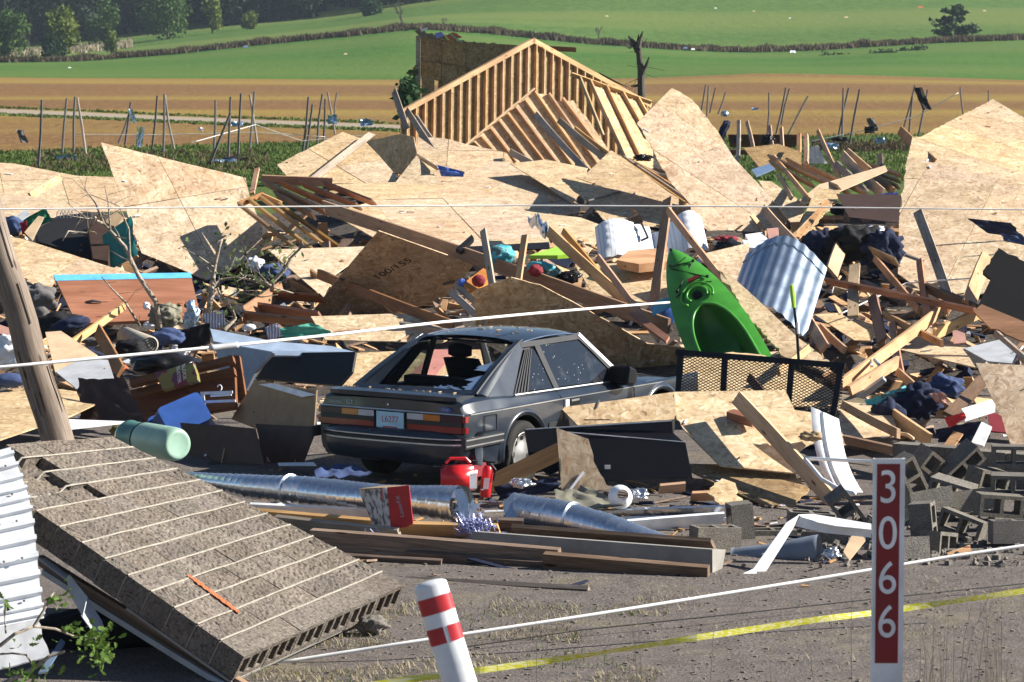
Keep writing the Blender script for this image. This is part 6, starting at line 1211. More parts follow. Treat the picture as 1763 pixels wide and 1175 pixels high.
# ---- marker post and number sign -----------------------------------------------
D = 12.0; top, bot = at(736, 992, D), at(793, 1180, D - .05); ax = (top - bot).normalized(); base = bot - ax * 1.0; m = M.Identity(4); y = V((0, -1, 0)); y = (y - ax * y.dot(ax)).normalized(); x = y.cross(ax)
for i, v in enumerate((x, y, ax, base)): m.col[i].xyz = v
Lm = (top - base).length; t = thing('marker_post', 'leaning white plastic marker post with two dark red bands', 'post', m)
def post(z0, z1, k, nm, mat, dome=False, a0=0, a1=2 * math.pi, n=40):
    rx, ry = .066 + k, .045 + k
    def fn(u, v):
        a = a0 + (a1 - a0) * u; z = z0 + (z1 - z0) * v; s = 1.0
        if dome and v > .8: s = max(0.02, math.sqrt(max(0, 1 - ((v - .8) / .2) ** 2.5))) if v > .93 else 1
        return V((rx * math.cos(a) * s, ry * math.sin(a) * s, z))
    return MB().grid(fn, n, 16).build(nm, mat, t, m, True)
post(0, Lm - .04, 0, 'post_body', 'white_plastic'); MB().grid(lambda u, v: V((.066 * math.cos(u * 6.2832) * math.cos(v * 1.5708), .045 * math.sin(u * 6.2832) * math.cos(v * 1.5708), Lm - .04 + .022 * math.sin(v * 1.5708))), 40, 8).build('post_cap', 'white_plastic', t, m, True)
sc_ = D / F
zt = lambda py: Lm - (py - 992) * sc_ * 1.035
post(zt(1056), zt(1028), .0015, 'red_band', 'post_red'); post(zt(1108), zt(1080), .0015, 'red_band', 'post_red', a0=rad(106), a1=rad(106 + 346))
D = 13.0; s = D / F; base = at(1524, 1400, D); bz = at(1524, 790, D); m = M.Translation(V((base.x, base.y, height(CX, D) - .1)));
t = thing('number_sign', 'tall white house number post with dark red panel reading 3066', 'sign', m); hh = bz.z - (height(CX, D) - .1); w = 55 * s / 2
mb = MB().box(-w, w, -.004, .004, 0, hh); mb.build('post', 'white_plastic', t, m); MB().box(w - .010, w + .001, .004, .028, 0, hh - .001).build('flange', 'white_plastic', t, m); MB().box(-w, -w + .008, .004, .024, 0, hh - .001).build('flange', 'white_plastic', t, m)
zp = lambda py: hh - (py - 790) * s; pn = MB().box(-w + 6 * s, w - 9 * s, -.0065, -.0041, zp(1150), zp(799)).build('red_panel', 'sign_red', t, m)
for ch, py in zip('3066', (842, 923, 1002, 1079)):
    text('digit', ch, .20, 'white_paint', pn, m @ M.Translation((-1.5 * s, -.0068, zp(py))) @ Euler((rad(90), 0, 0)).to_matrix().to_4x4(), .0006, sx=.86)
# ---- cables and tape ---------------------------------------------------------
wire([(-60, 640, 25), (0, 632.5, 25), (190, 615, 25.4), (380, 597, 25.8), (560, 578, 26.6), (760, 555, 28), (930, 539, 30), (1060, 528, 33), (1152, 521, 36.5)], .0135, 'cable_white', 'thick white cable stretched over the car from the left edge', 'cable', 'cable', 8, 5)
wire([(362, 599, 25.7), (375, 598, 25.75), (392, 596, 25.8), (410, 594, 25.85)], .026, 'grey_sheet', 'grey splice clamp on the thick white cable', 'splice_clamp', 'clamp', 8, 3)
wire([(-60, 361, 22), (500, 356, 22.6), (881, 354, 23), (1300, 356, 23), (1830, 362, 23)], .0055, 'cable_white', 'thin white wire running straight across the whole view', 'wire', 'wire', 5, 12)
wire([(470, 1143, 20.9), (700, 1107, 21), (1000, 1062, 21.3), (1200, 1030, 21.6), (1400, 998, 21.9), (1640, 958, 22.2), (1830, 930, 22.4)], .013, 'cable_white', 'white cable slanting across the yard behind the number sign', 'cable', 'cable', 7, 6)
wire([(760, 1120, 21.2), (1000, 1085, 21.8), (1240, 1060, 22.3), (1500, 1032, 23), (1830, 998, 24)], .005, 'cord_black', 'thin black wire lying on the yard above the yellow tape', 'wire', 'wire', 5, 8)
P_ = [at(600, 1186, 17.6), at(680, 1173, 17.6), at(830, 1154, 17.6), at(1000, 1130, 17.7), at(1200, 1098, 17.8), at(1400, 1068, 18), at(1500, 1056, 18.1), at(1640, 1036, 18.2), at(1830, 1008, 18.4)]; o = P_[0].copy(); mb = MB(); Pd = []
for a, b_ in zip(P_, P_[1:]): Pd += [a.lerp(b_, k / 10) for k in range(10)]
def tp(u, v, k=0): i = u * (len(Pd) - 1); j = min(int(i), len(Pd) - 2); p = Pd[j].lerp(Pd[j + 1], i - j); tw = .4 * math.sin(u * 11) + .3 * math.sin(u * 27); return p - o + V((0, math.sin(tw), math.cos(tw))) * (.037 * (v - .5)) + V((0, k, 0))
mb.grid(lambda u, v: tp(u, v), 160, 3); mb.grid(lambda u, v: tp(1 - u, v, .0012), 160, 3); tag(mb.build('caution_tape', 'tape', mw=M.Translation(o)), 'yellow caution tape stretched across the bottom of the view', 'tape')
# ---- metal ducts ---------------------------------------------------------------
def duct(label, spine, rr, squash, name='duct', ends=True, seam=.105, mat='galv'):
    P3 = [at(*p) for p in spine]; o = P3[0].copy(); t = thing(name, label, 'duct', M.Translation(o)); L = [0]
    for a, b in zip(P3, P3[1:]): L.append(L[-1] + (b - a).length)
    def along(d):
        for i in range(len(P3) - 1):
            if d <= L[i + 1] or i == len(P3) - 2: f_ = (d - L[i]) / (L[i + 1] - L[i]); return P3[i].lerp(P3[i + 1], f_), rr[i] + (rr[i + 1] - rr[i]) * f_, squash[i] + (squash[i + 1] - squash[i]) * f_
    n = int(L[-1] / .015); N = 32; v = []; f = []; ax = (P3[-1] - P3[0]).normalized(); up = V((0, 0, 1)); up = (up - ax * up.dot(ax)).normalized(); sd = ax.cross(up); sdn = R.uniform(0, 99)
    for i in range(n + 1):
        d = L[-1] * i / n; p, r, q = along(d)
        for k in range(N):
            a = 2 * math.pi * k / N + d * 0; sm_ = .006 if ((d + a * .012) % seam) < .016 else 0
            dn = .04 * r * noise.noise(V((math.cos(a) * 1.3, math.sin(a) * 1.3, d * 2.2 + sdn))) + .006 * r * noise.noise(V((math.cos(a) * 3, math.sin(a) * 3, d * 6 + sdn))); R_ = r + sm_ + dn; v.append(p - o + up * (math.cos(a) * R_ * q) + sd * (math.sin(a) * R_ * (1.25 - .25 * q)))
    for i in range(n):
        for k in range(N): f.append((i * N + k, i * N + (k + 1) % N, (i + 1) * N + (k + 1) % N, (i + 1) * N + k))
    mk('duct_tube', v, f, mat, t, None, True); return t, along, L, o, up, sd
t, al, L, o, up, sd = duct('longest bright spiral duct lying in front of the car', [(322, 822, 28.6), (430, 838, 27.8), (530, 846, 27.3), (660, 858, 26.9), (795, 868, 26.5)], [.07, .12, .135, .145, .16], [.7, .9, .95, .8, .98])
p, r, q = al(L[-1] * .46); mb = MB().tube([p - o + up * math.cos(a) * (r * q + .012) + sd * math.sin(a) * (r + .012) for a in [i * .2 for i in range(33)]], .012, 5, False); mb.build('coupling_band', 'galv', t)
p, r, q = al(L[-1] - .02); ex = MB()
for k in range(26): c = p - o + up * R.gauss(0, .06) + sd * R.gauss(0, .06) + V((R.uniform(-.02, .06), -.05, 0)); ex.add([c, c + V((R.gauss(0, .04), R.gauss(0, .03), R.gauss(0, .04))), c + V((R.gauss(0, .04), R.gauss(0, .03), R.gauss(0, .04)))], [(0, 1, 2)])
ex.build('torn_foil', 'silver_foil', t)['kind'] = 'stuff'
panel([(782, 842), (796, 842), (806, 862), (806, 898), (792, 898), (788, 870)], 26.3, 26.2, 'silver strap hanging from the end of the longest duct', mat='galv', name='strap', cat='strap', th=.006)
t, al, L, o, up, sd = duct('shorter spiral duct flattened at its right end', [(884, 880, 26.9), (960, 890, 26.6), (1050, 908, 26.3), (1120, 924, 26.1), (1178, 936, 25.9)], [.155, .15, .135, .11, .09], [1, 1, .8, .45, .12])
p, r, q = al(L[-1] * .36); MB().tube([p - o + up * math.cos(a) * (r * q + .01) + sd * math.sin(a) * (r + .01) for a in [i * .2 for i in range(33)]], .010, 5, False).build('coupling_band', 'galv', t)
panel([(868, 862), (884, 852), (888, 900), (872, 906)], 26.8, 26.6, 'torn silver flap at the mouth of the shorter duct', mat='galv', name='flap', cat='flap', th=.006, jag=(0, 1, 2, 3), amp=.02)
# tinsel
def tinsel(px, py, D, w, h, n, label):
    mb = MB(); o = at(px, py, D); s = D / F
    for _ in range(n):
        c = V((R.gauss(0, w * s * .4), R.gauss(0, .04), R.gauss(0, h * s * .4))); d = V((R.gauss(0, 1), R.gauss(0, 1), R.gauss(0, 1))).normalized() * .03; e = d.orthogonal().normalized() * .004; mb.add([c - d - e, c + d - e, c + d + e, c - d + e], [(0, 1, 2, 3)])
    kind(tag(mb.build('tinsel_garland', 'tinsel', mw=M.Translation(o)), label, 'garland'), 'stuff')
tinsel(637, 948, 25.4, 22, 28, 420, 'bluish silver tinsel garland on the ground below the red carton'); tinsel(818, 905, 26.0, 36, 24, 420, 'lilac and silver tinsel tangled at the mouth of the ducts')
# red carton ------------------------------------------------------------------------
a, b_, c_, d_ = at(616, 842, 26.2), at(663, 839, 25.75), at(712, 836, 25.7), at(670, 912, 25.75)
m1 = frame(d_, at(641, 905, 26.1), b_); m2 = frame(d_, at(710, 905, 25.68), b_); t = thing('carton', 'red and grey printed carton leaning against the longest duct', 'carton', M.Translation(d_))
MB().poly([to_local(m1, *p) for p in ((616, 842), (664, 840), (671, 912), (642, 905))], -.012, 0).build('picture_side', 'carton', t, m1); rs_ = MB().poly([to_local(m2, *p) for p in ((664, 840), (704, 836), (711, 902), (700, 908), (671, 912))], -.012, 0).build('red_side', 'post_red', t, m2)
MB().poly([to_local(m1, *p) for p in ((655, 841), (658, 841), (661, 862), (659, 862))], 0, .002).build('red_mark', 'post_red', t, m1)
text('lettering', 'LaserFX', .055, 'badge', rs_, m2 @ M.Translation((*to_local(m2, 689, 872), .003)) @ M.Rotation(rad(90 if (m2.col[1].xyz.z > 0) else -90), 4, 'Z'), .0004)
kq = frame(at(616, 842, 26.2), at(704, 836, 25.72), at(660, 836, 26.6)); MB().poly([to_local(kq, *p) for p in ((616, 842), (664, 839.5), (704, 836), (662, 836))], -.006, 0).build('top_side', 'cardboard', t, kq)
# jerry can, extinguisher, rag under the car ------------------------------------------
m = TR(at(790, 822, 27.8), (0, 0, 8)); t = thing('petrol_can', 'red plastic petrol can in front of the car wheel', 'can', m)
def rbox(w, d, h, r, mw, nm, mat, p):
    bm = bmesh.new(); bmesh.ops.create_cube(bm, size=1)
    for v in bm.verts: v.co = V((v.co.x * w, v.co.y * d, v.co.z * h))
    bmesh.ops.bevel(bm, geom=list(bm.edges), offset=r, segments=3, affect='EDGES'); me = bpy.data.meshes.new(nm); bm.to_mesh(me); bm.free(); me.materials.append(MAT(mat))
    for q in me.polygons: q.use_smooth = True
    return put(bpy.data.objects.new(nm, me), p, mw)
rbox(.32, .2, .21, .035, m, 'can_body', 'red_plastic', t); MB().box(.085, .15, -.1025, -.1005, -.09, .05).build('paper_label', 'white_paint', t, m); MB().tube([(-.12, 0, .13), (-.08, 0, .17), (.06, 0, .17), (.1, 0, .13)], .016, 7).build('handle', 'red_plastic', t, m); MB().tube([(.15, 0, .11), (.15, 0, .15)], .025, 10).build('cap', 'black_plastic', t, m)
m = TR(at(838, 826, 27.9), (0, 6, 0)); t = thing('fire_extinguisher', 'small red fire extinguisher beside the petrol can', 'extinguisher', m)
MB().tube([(0, 0, -.16), (0, 0, -.15), (0, 0, .08), (0, 0, .12), (0, 0, .135)], [.04, .05, .05, .035, .015], 14).build('cylinder', 'red_plastic', t, m, True); MB().tube([(0, 0, .13), (0, 0, .16)], .018, 8).build('valve', 'black_plastic', t, m); MB().box(-.03, .06, -.01, .01, .155, .17).build('lever', 'black_plastic', t, m); MB().tube([(.02, -.01, .15), (.07, -.02, .1), (.06, -.03, 0)], .01, 6).build('hose', 'black_plastic', t, m); MB().box(-.025, .025, -.052, -.049, -.08, .02).build('paper_label', 'white_paint', t, m)
drape([(540, 808, 28.6), (600, 798, 28.7), (640, 816, 28.4), (545, 822, 28.2)], 28.4, 'denim', 'blue denim cloth behind the longest duct', 'cloth', 'cloth', amp=.14); drape([(850, 838), (960, 822), (965, 845), (860, 862)], 28.2, 'navy_cloth', 'navy plastic sheet behind the shorter duct', 'plastic_sheet', 'sheet', amp=.12); blob(898, 832, 28, 40, 16, 'silver_foil', 'crumpled silver foil before the car wheel', 'foil', 'foil', fold=.6)
drape([(955, 846, 28), (1010, 838, 28), (1075, 870, 27.2), (960, 884, 27.2)], 27.5, 'olive_cloth', 'grey canvas sheet below the broken upright sheet', 'canvas', 'canvas', amp=.04)
o = at(1068, 856, 27.3); m = TR(o, (70, 30, 0)); tag(MB().grid(lambda u, v: V((.11 * (1 - .55 * v) * math.cos(u * 6.283), .11 * (1 - .55 * v) * math.sin(u * 6.283), .12 * v)), 20, 4).build('lamp_shade', 'shade_white', mw=m, smooth=True), 'white lamp shade lying on the canvas sheet', 'lamp shade'); blob(1100, 852, 27.4, 34, 22, 'silver_foil', 'clear crumpled plastic right of the lamp shade', 'plastic', 'plastic', fold=.6)
# black cabinet ------------------------------------------------------------------------
t = thing('black_cabinet', 'broken black laminate cabinet lying in front of the car', 'cabinet', M.Translation(at(1050, 800, 29.4)))
for nm, pts, d0, d1 in (('front_board', [(958, 743), (1180, 762), (1192, 822), (1040, 828), (962, 820)], 28.9, 28.65), ('back_board', [(905, 740), (1157, 725), (1160, 765), (958, 748)], 29.2, 29.12), ('end_board', [(903, 741), (958, 737), (966, 808), (946, 818), (912, 796)], 29.05, 28.75), ('floor_board', [(930, 752), (1155, 742), (1180, 764), (960, 746)], 29.2, 28.95)):
    m = plane_of(pts, d0, d1); MB().poly([to_local(m, *p) for p in pts], -.018, 0).build(nm, 'laminate_black', t, m)
for nm, pts, d0 in (('white_edge', [(905, 739), (1157, 724), (1157, 725.5), (905, 741)], 29.19), ('white_edge', [(958, 742), (1180, 761), (1180, 762.4), (958, 743.6)], 28.89), ('sticker', [(1041, 801), (1051, 801), (1051, 808), (1041, 808)], 28.72)): m = plane_of(pts, d0 - .02, d0 - .02); MB().poly([to_local(m, *p) for p in pts], -.004, .002).build(nm, 'white_paint', t, m)
# low metal strips and planks
for x0, y0, d0, x1, y1, d1, w, mat, lb_ in ((1010, 886, 27.3, 1248, 878, 27.3, .09, 'galv', 'upper grey metal channel lying right of the shorter duct'), (1010, 900, 26.9, 1245, 892, 26.9, .08, 'galv', 'lower grey metal channel lying right of the shorter duct'), (1080, 906, 26.6, 1245, 893, 26.7, .12, 'white_metal', 'crumpled white metal trim under the grey channels'),
                                         (440, 876, 27.2, 640, 886, 26.9, .11, 'white_metal', 'white trim board under the longest duct'), (1010, 862, 27.6, 1100, 862, 27.5, .03, 'alu', 'thin bright rod right of the lamp shade')):
    board((w, .03), x0, y0, d0, x1, y1, d1, lb_, mat, 35, 'metal_strip', 'strip', 'metal strips on the yard')
for sz, x0, y0, d0, x1, y1, d1, lb_, mat, ro in (('2x6', 443, 888, 26.7, 668, 908, 26.2, 'plank under the red carton', 'lumber', 40), ('2x8', 490, 904, 26.3, 690, 926, 25.7, 'grey plank left of the red carton', 'lumber_grey', 40), ('2x6', 640, 908, 26.3, 860, 914, 26.2, 'plank running right from under the red carton', 'lumber', 45), ('2x6', 780, 900, 26.5, 900, 905, 26.4, 'plank below the mouth of the ducts', 'lumber_old', 45),
                                            ((.22, .09), 540, 934, 25.4, 965, 968, 24.8, 'heavy brown beam at the front left of the timber stack', 'lumber_old', 15), ((.12, .06), 700, 960, 25.1, 1050, 985, 24.6, 'lower brown plank at the foot of the timber stack', 'lumber_old', 25), ((.16, .08), 937, 968, 24.7, 1220, 992, 24.3, 'brown beam at the front right of the timber stack', 'lumber_old', 20),
                                            ('2x8', 884, 916, 26.0, 1230, 942, 25.3, 'reddish plank on top of the timber stack', 'lumber_old', 55), ('2x4', 560, 960, 25.2, 760, 972, 24.9, 'splintered strip under the heavy brown beam', 'lumber_old', 30), ('2x6', 690, 1004, 24.3, 1016, 1021, 23.7, 'single plank lying alone on the bare yard', 'lumber_grey', 55), ('2x4', 1190, 855, 28, 1245, 852, 28, 'short plank end above the grey channels', 'lumber', 35), ('2x4', 1135, 842, 28.3, 1180, 838, 28.3, 'short bright plank in the cabinet shadow', 'stud', 35)):
    board(sz, x0, y0, d0, x1, y1, d1, lb_, mat, ro, 'plank', 'plank')
m = bmat(at(820, 936, 25.5), at(1236, 968, 24.6), 2); L_ = (at(1236, 968, 24.6) - at(820, 932, 25.5)).length
tag(MB().add([V((L_ * u + R.uniform(-.02, .02), -.10 + .2 * a, -.12 + .24 * b)) for u in (0, 1) for a, b in ((0, 0), (1, 0), (1, 1), (0, 1))], [(0, 1, 2, 3), (7, 6, 5, 4), (0, 4, 5, 1), (1, 5, 6, 2), (2, 6, 7, 3), (3, 7, 4, 0)]).build('concrete_beam', 'concrete', mw=m), 'grey concrete lintel with a pale broken end in the timber stack', 'lintel')
# ---- concrete blocks at right ------------------------------------------------------------
std = None
def cmu(px, py, D, e, label, sc=1.0):
    global std
    m = TR(at(px, py, D), e, sc) @ M.Translation((-.195, -.095, -.095))
    if std is None: std = cmu_mesh(.39, .19, .19, 2).build('concrete_block', 'cmu', mw=m); o = std
    else: o = inst('concrete_block', std, None, m)
    return tag(o, label, 'block', 'grey concrete blocks at the right')
for px, py, D, e, lb_ in ((1231, 926, 25.6, (90, 3, 20), 'leftmost block beside the lintel end'), (1275, 905, 26.2, (90, 85, 12), 'block on end behind the leftmost one'), (1590, 905, 25.9, (90, 84, -20), 'tall block standing on end right of the number sign'), (1657, 905, 26.2, (-8, 17, -28), 'tilted block showing two square holes'), (1655, 797, 28.6, (25, -42, 10), 'steeply tilted block with bright holes highest on the heap'),
                            (1606, 800, 28.6, (20, 32, 40), 'dark block leaning left of the steep one'), (1745, 835, 27.2, (3, 0, -12), 'block with two dark holes at the right edge'), (1745, 785, 28, (0, 0, -5), 'broken block on top at the right edge'), (1672, 862, 27.2, (80, -6, 10), 'dark block in the middle of the heap'), (1600, 862, 27.0, (78, -8, 12), 'block lying with rough side up behind the number sign'),
                            (1745, 915, 25.8, (86, 0, 5), 'rough block lowest at the right edge'), (1458, 880, 26.6, (15, 52, 20), 'blue-grey block left of the number sign'), (1555, 945, 25.2, (80, 0, 15), 'block at the foot of the number sign'), (1420, 935, 26.0, (85, 2, -5), 'block behind the flared black pipe'), (1720, 870, 26.6, (0, 5, 8), 'shadowed block under the two-holed one'),
                            (1330, 930, 26.4, (90, 0, 6), 'long block behind the white gutter'), (1565, 820, 28.2, (10, 60, 30), 'block on its corner right of the long plank'), (1395, 900, 26.8, (90, 4, 3), 'block behind the bend of the white gutter'), (1700, 825, 28, (10, 10, 40), 'block behind the two-holed one'), (1640, 845, 27.6, (5, 12, -30), 'flat block right of the rough-sided one'), (1615, 935, 25.6, (0, 10, 60), 'low block between the tall one and the tilted one')):
    cmu(px, py, D, e, 'grey concrete ' + lb_)
# standing course of the low wall
t = thing('low_block_wall', 'low course of grey blocks still standing behind the block heap', 'wall', M.Translation(at(1540, 775, 30)))
a, b_ = at(1536, 762, 29.9), at(1800, 786, 29.0); d = (b_ - a); n_ = int(d.length / .4)
for i in range(n_ + 1):
    q = a + d.normalized() * .4 * i; yw = math.atan2(d.y, d.x); m = M.Translation(q + V((0, 0, -.20))) @ M.Rotation(yw, 4, 'Z') @ M.Rotation(math.asin(max(-1, min(1, d.z / d.length))), 4, 'Y'); MB().box(.004, .394, 0, .19, -.18 - q.z * .5, .19 + .004 * (i % 2)).build('block', 'cmu', t, m)
mb = MB()
for _ in range(420):
    px = R.uniform(1380, 1800); py = R.uniform(880, 975); p = gnd(px, py, .01); s = R.uniform(.005, .03); mb.box(-s, s, -s, s, -s * .7, s * .7, M.Translation(p) @ Euler((R.uniform(0, 3), R.uniform(0, 3), R.uniform(0, 3))).to_matrix().to_4x4())
kind(tag(mb.build('block_rubble', 'cmu'), 'crumbs of broken concrete scattered at the foot of the blocks', 'rubble'), 'stuff')
# flared black pipe, white gutter, white siding, rod
t, al, L, o, up, sd = duct('dark pipe with a flared mouth behind the white gutter', [(1262, 962, 25.4), (1330, 957, 25.3), (1408, 952, 25.2), (1412, 952, 25.2)], [.085, .10, .15, .15], [1, 1, 1, 1], 'flared_pipe', seam=9, mat='grey_box'); blob(1432, 955, 25.1, 34, 26, 'silver_foil', 'crushed silver metal in the mouth of the flared pipe', 'crushed_metal', 'metal', fold=.6)
t = thing('white_gutter', 'bent white aluminium gutter arching over the dark pipe', 'gutter', M.Translation(at(1300, 980, 24.4)))
for k, (pts, d0, d1) in enumerate((([(1266, 994), (1300, 978), (1304, 990), (1290, 994)], 24.5, 24.4), ([(1298, 978), (1354, 900), (1376, 886), (1366, 908), (1318, 984), (1306, 992)], 25.0, 24.5), ([(1374, 886), (1400, 885), (1500, 902), (1500, 912), (1440, 906), (1390, 896)], 25.1, 24.9), ([(1368, 906), (1378, 890), (1440, 908), (1500, 912), (1500, 926), (1420, 918)], 25.0, 25.0))): m = plane_of(pts, d0, d1); MB().poly([to_local(m, *p) for p in pts], -.012, 0).build('gutter_fold', 'white_metal', t, m)
t = thing('white_siding', 'curled white vinyl siding strip behind the number sign', 'siding', M.Translation(at(1430, 800, 29)))
def sid(u, v, k=0): x = 1396 + 8 * v + 30 * v ** 3 + (48 + 14 * v - 10 * v * v) * u; y = 700 + 148 * v + 22 * u * (1 - v); return at(x, y, 29.2 - .9 * v + .25 * (u - .5) ** 2 + .03 * (abs(u - .35) < .06) + k) - at(1430, 800, 29)
mb = MB().grid(lambda u, v: sid(u, v), 24, 24); mb.grid(lambda u, v: sid(1 - u, v, .012), 24, 24); mb.build('vinyl_strip', 'white_metal', t, None, True)
wire([(1385, 789, 28.3), (1500, 795, 28.0), (1520, 797, 27.9)], .018, 'white_metal', 'straight white rail joining the curled siding', 'rail', 'rail'); wire([(1386, 790, 28.3), (1415, 825, 27.9), (1450, 845, 27.6), (1472, 850, 27.4)], .02, 'white_metal', 'curved white edge strip under the siding', 'edge_strip', 'strip')
panel([(1475, 905), (1490, 930), (1462, 965), (1452, 950)], 25.4, 25.0, 'pale splinter of plywood beside the flared pipe', mat='plywood', name='splinter', cat='splinter'); panel([(1548, 880), (1568, 872), (1572, 890), (1552, 900)], 26, 25.8, 'pale broken tile right of the number sign', mat='plywood', name='splinter', cat='splinter'); panel([(1630, 952), (1670, 938), (1672, 948), (1636, 962)], 25.4, 25.2, 'bright splinter under the tilted block', mat='stud', name='splinter', cat='splinter')
blob(1396, 752, 28.6, 40, 18, 'cardboard', 'torn brown cardboard stuck to the siding', 'cardboard_scrap', 'cardboard', fold=.6)
# green tank ----------------------------------------------------------------------------------
a, b_ = at(222, 752, 29.2), at(306, 766, 28.5); mw = bmat(a, b_, 0); L_ = (b_ - a).length; t = thing('gas_tank', 'pale green metal tank lying on its side behind the block slab', 'tank', mw)
def lat(pr, nm, mat): MB().grid(lambda u, v: V((pr[round(v * (len(pr) - 1))][0], pr[round(v * (len(pr) - 1))][1] * math.cos(u * 6.28319), pr[round(v * (len(pr) - 1))][1] * math.sin(u * 6.28319))), 36, len(pr) - 1).build(nm, mat, t, mw, True)
lat([(L_ * .32, .153), (L_ * .34, .158), (L_ * .9, .158), (L_ * .96, .153), (L_, .138), (L_ + .012, .12), (L_ + .004, .1), (L_ + .004, 0)], 'tank_body', 'green_tank'); lat([(.0, .13), (.02, .16), (.06, .152), (L_ * .3, .153), (L_ * .318, .155)], 'shoulder', 'green_tank_dark')
lat([(L_ * .312, .156), (L_ * .316, .161), (L_ * .328, .161), (L_ * .332, .156)], 'weld_band', 'dark_hole'); lat([(-.10, 0), (-.10, .10), (-.03, .125), (.0, .13)], 'collar', 'rust'); lat([(-.035, .126), (-.03, .14), (-.01, .142), (-.005, .13)], 'rim', 'chrome')
panel([(478, 797), (540, 796), (545, 802), (480, 802)], 30.3, 30.1, 'white paper lying before the slatted panel', mat='white_paint', name='paper', cat='paper', th=.004)
# ---------------------------------------------------------------- litter and grasses
def litter(nm, mat, n, label, reg, smin, smax, flat=.25, long=1.0):
    mb = MB()
    for _ in range(n):
        x0, x1, y0, y1 = R.choice(reg); p = heap_hit(R.uniform(x0, x1), R.uniform(y0, y1))
        if p is None: continue
        s = R.uniform(smin, smax) * (1 if p.y < 45 else 1.4); mb.box(-s * long, s * long, -s * R.uniform(.3, .8), s * .5, -s * flat * .3, s * flat * .3, M.Translation(p + V((0, 0, s * .25))) @ Euler((R.gauss(0, .5), R.gauss(0, .5), R.uniform(0, 6.3))).to_matrix().to_4x4())
    kind(tag(mb.build(nm, mat), label, 'litter'), 'stuff')
PR = [(0, 1763, 420, 620), (0, 560, 400, 740), (1300, 1763, 350, 780), (560, 1300, 260, 600)]
litter('wood_splinters', 'lumber', 1250, 'loose splinters and lath ends strewn through the pile', PR, .04, .13, .3, 2.6); litter('sheathing_flakes', 'osb', 500, 'small torn flakes of sheathing strewn through the pile', PR, .05, .16, .12); litter('cloth_litter', 'white_cloth', 260, 'pale paper and cloth scraps strewn through the pile', PR, .03, .09, .5); litter('dark_litter', 'navy_cloth', 300, 'dark cloth and plastic scraps strewn through the pile', PR, .05, .16, .9); litter('brown_litter', 'lumber_old', 450, 'dark broken wood strewn through the pile', PR, .05, .16, .5, 2.2)
mb = MB()
for _ in range(1500):
    px = R.uniform(400, 1763); py = R.uniform(820, 1000) if R.random() < .5 else R.uniform(990, 1175); p = gnd(px, py, .004); s = R.uniform(.003, .010); mb.box(-s * 1.5, s * 2, -s, s, -s * .5, s * .5, M.Translation(p) @ Euler((0, 0, R.uniform(0, 6.3))).to_matrix().to_4x4())
kind(tag(mb.build('yard_grit', 'cmu'), 'grit and chips scattered over the bare yard', 'grit'), 'stuff')
mb = MB()
def blade(mb, p, h, w, lean):
    a = R.uniform(0, 6.28); d = V((math.cos(a), math.sin(a), 0)); s = V((-d.y, d.x, 0)) * w; q = p + d * lean * h * .4 + V((0, 0, h * .6)); e = p + d * lean * h + V((0, 0, h)); mb.add([p - s, p + s, q + s * .7, q - s * .7, e], [(0, 1, 2, 3), (3, 2, 4)])
for _ in range(9000):
    px, py = (R.uniform(430, 1150), R.uniform(1030, 1190)) if R.random() < .85 else (R.uniform(1100, 1763), R.uniform(1000, 1190)); p = gnd(px, py)
    if noise.noise(V((p.x * 1.2, p.y * 1.2, 4))) < -.02 + .25 * (px > 1000): continue
    blade(mb, p, R.uniform(.01, .05), .004, R.uniform(.3, 1.8))
kind(tag(mb.build('dry_turf', 'dry_grass'), 'trampled dry grass on the near edge of the yard', 'grass'), 'stuff')
mb = MB()
for _ in range(1600):
    px, py = R.uniform(430, 1100), R.uniform(1040, 1190); p = gnd(px, py)
    if noise.noise(V((p.x * 1.6, p.y * 1.6, 9))) < .12: continue
    blade(mb, p, R.uniform(.01, .05), .004, R.uniform(.3, 1.5))
kind(tag(mb.build('green_turf', 'grass_blade'), 'green grass tufts on the near edge of the yard', 'grass'), 'stuff')
mb = MB()
for _ in range(70):
    px = R.gauss(1680, 70) if R.random() < .75 else R.uniform(850, 1763); D = R.uniform(14.5, 16.5); b = at(px, R.uniform(1180, 1240), D); h = R.uniform(.15, .6); a = R.gauss(0, .12)
    pts = [b, b + V((a * .3 * h, 0, h * .5)), b + V((a * h, R.gauss(0, .05), h))]; mb.tube(pts, [.0026, .002, .0009], 4)
    for k in range(R.choice((0, 0, 3, 6))): u = R.uniform(.6, 1); q = pts[1].lerp(pts[2], u); mb.tube([q, q + V((R.gauss(0, .03), R.gauss(0, .03), R.uniform(.01, .05)))], [.001, .0005], 3)
kind(tag(mb.build('tall_dry_grass', 'straw'), 'tall thin dry grass stems rising at the lower right', 'grass'), 'stuff')

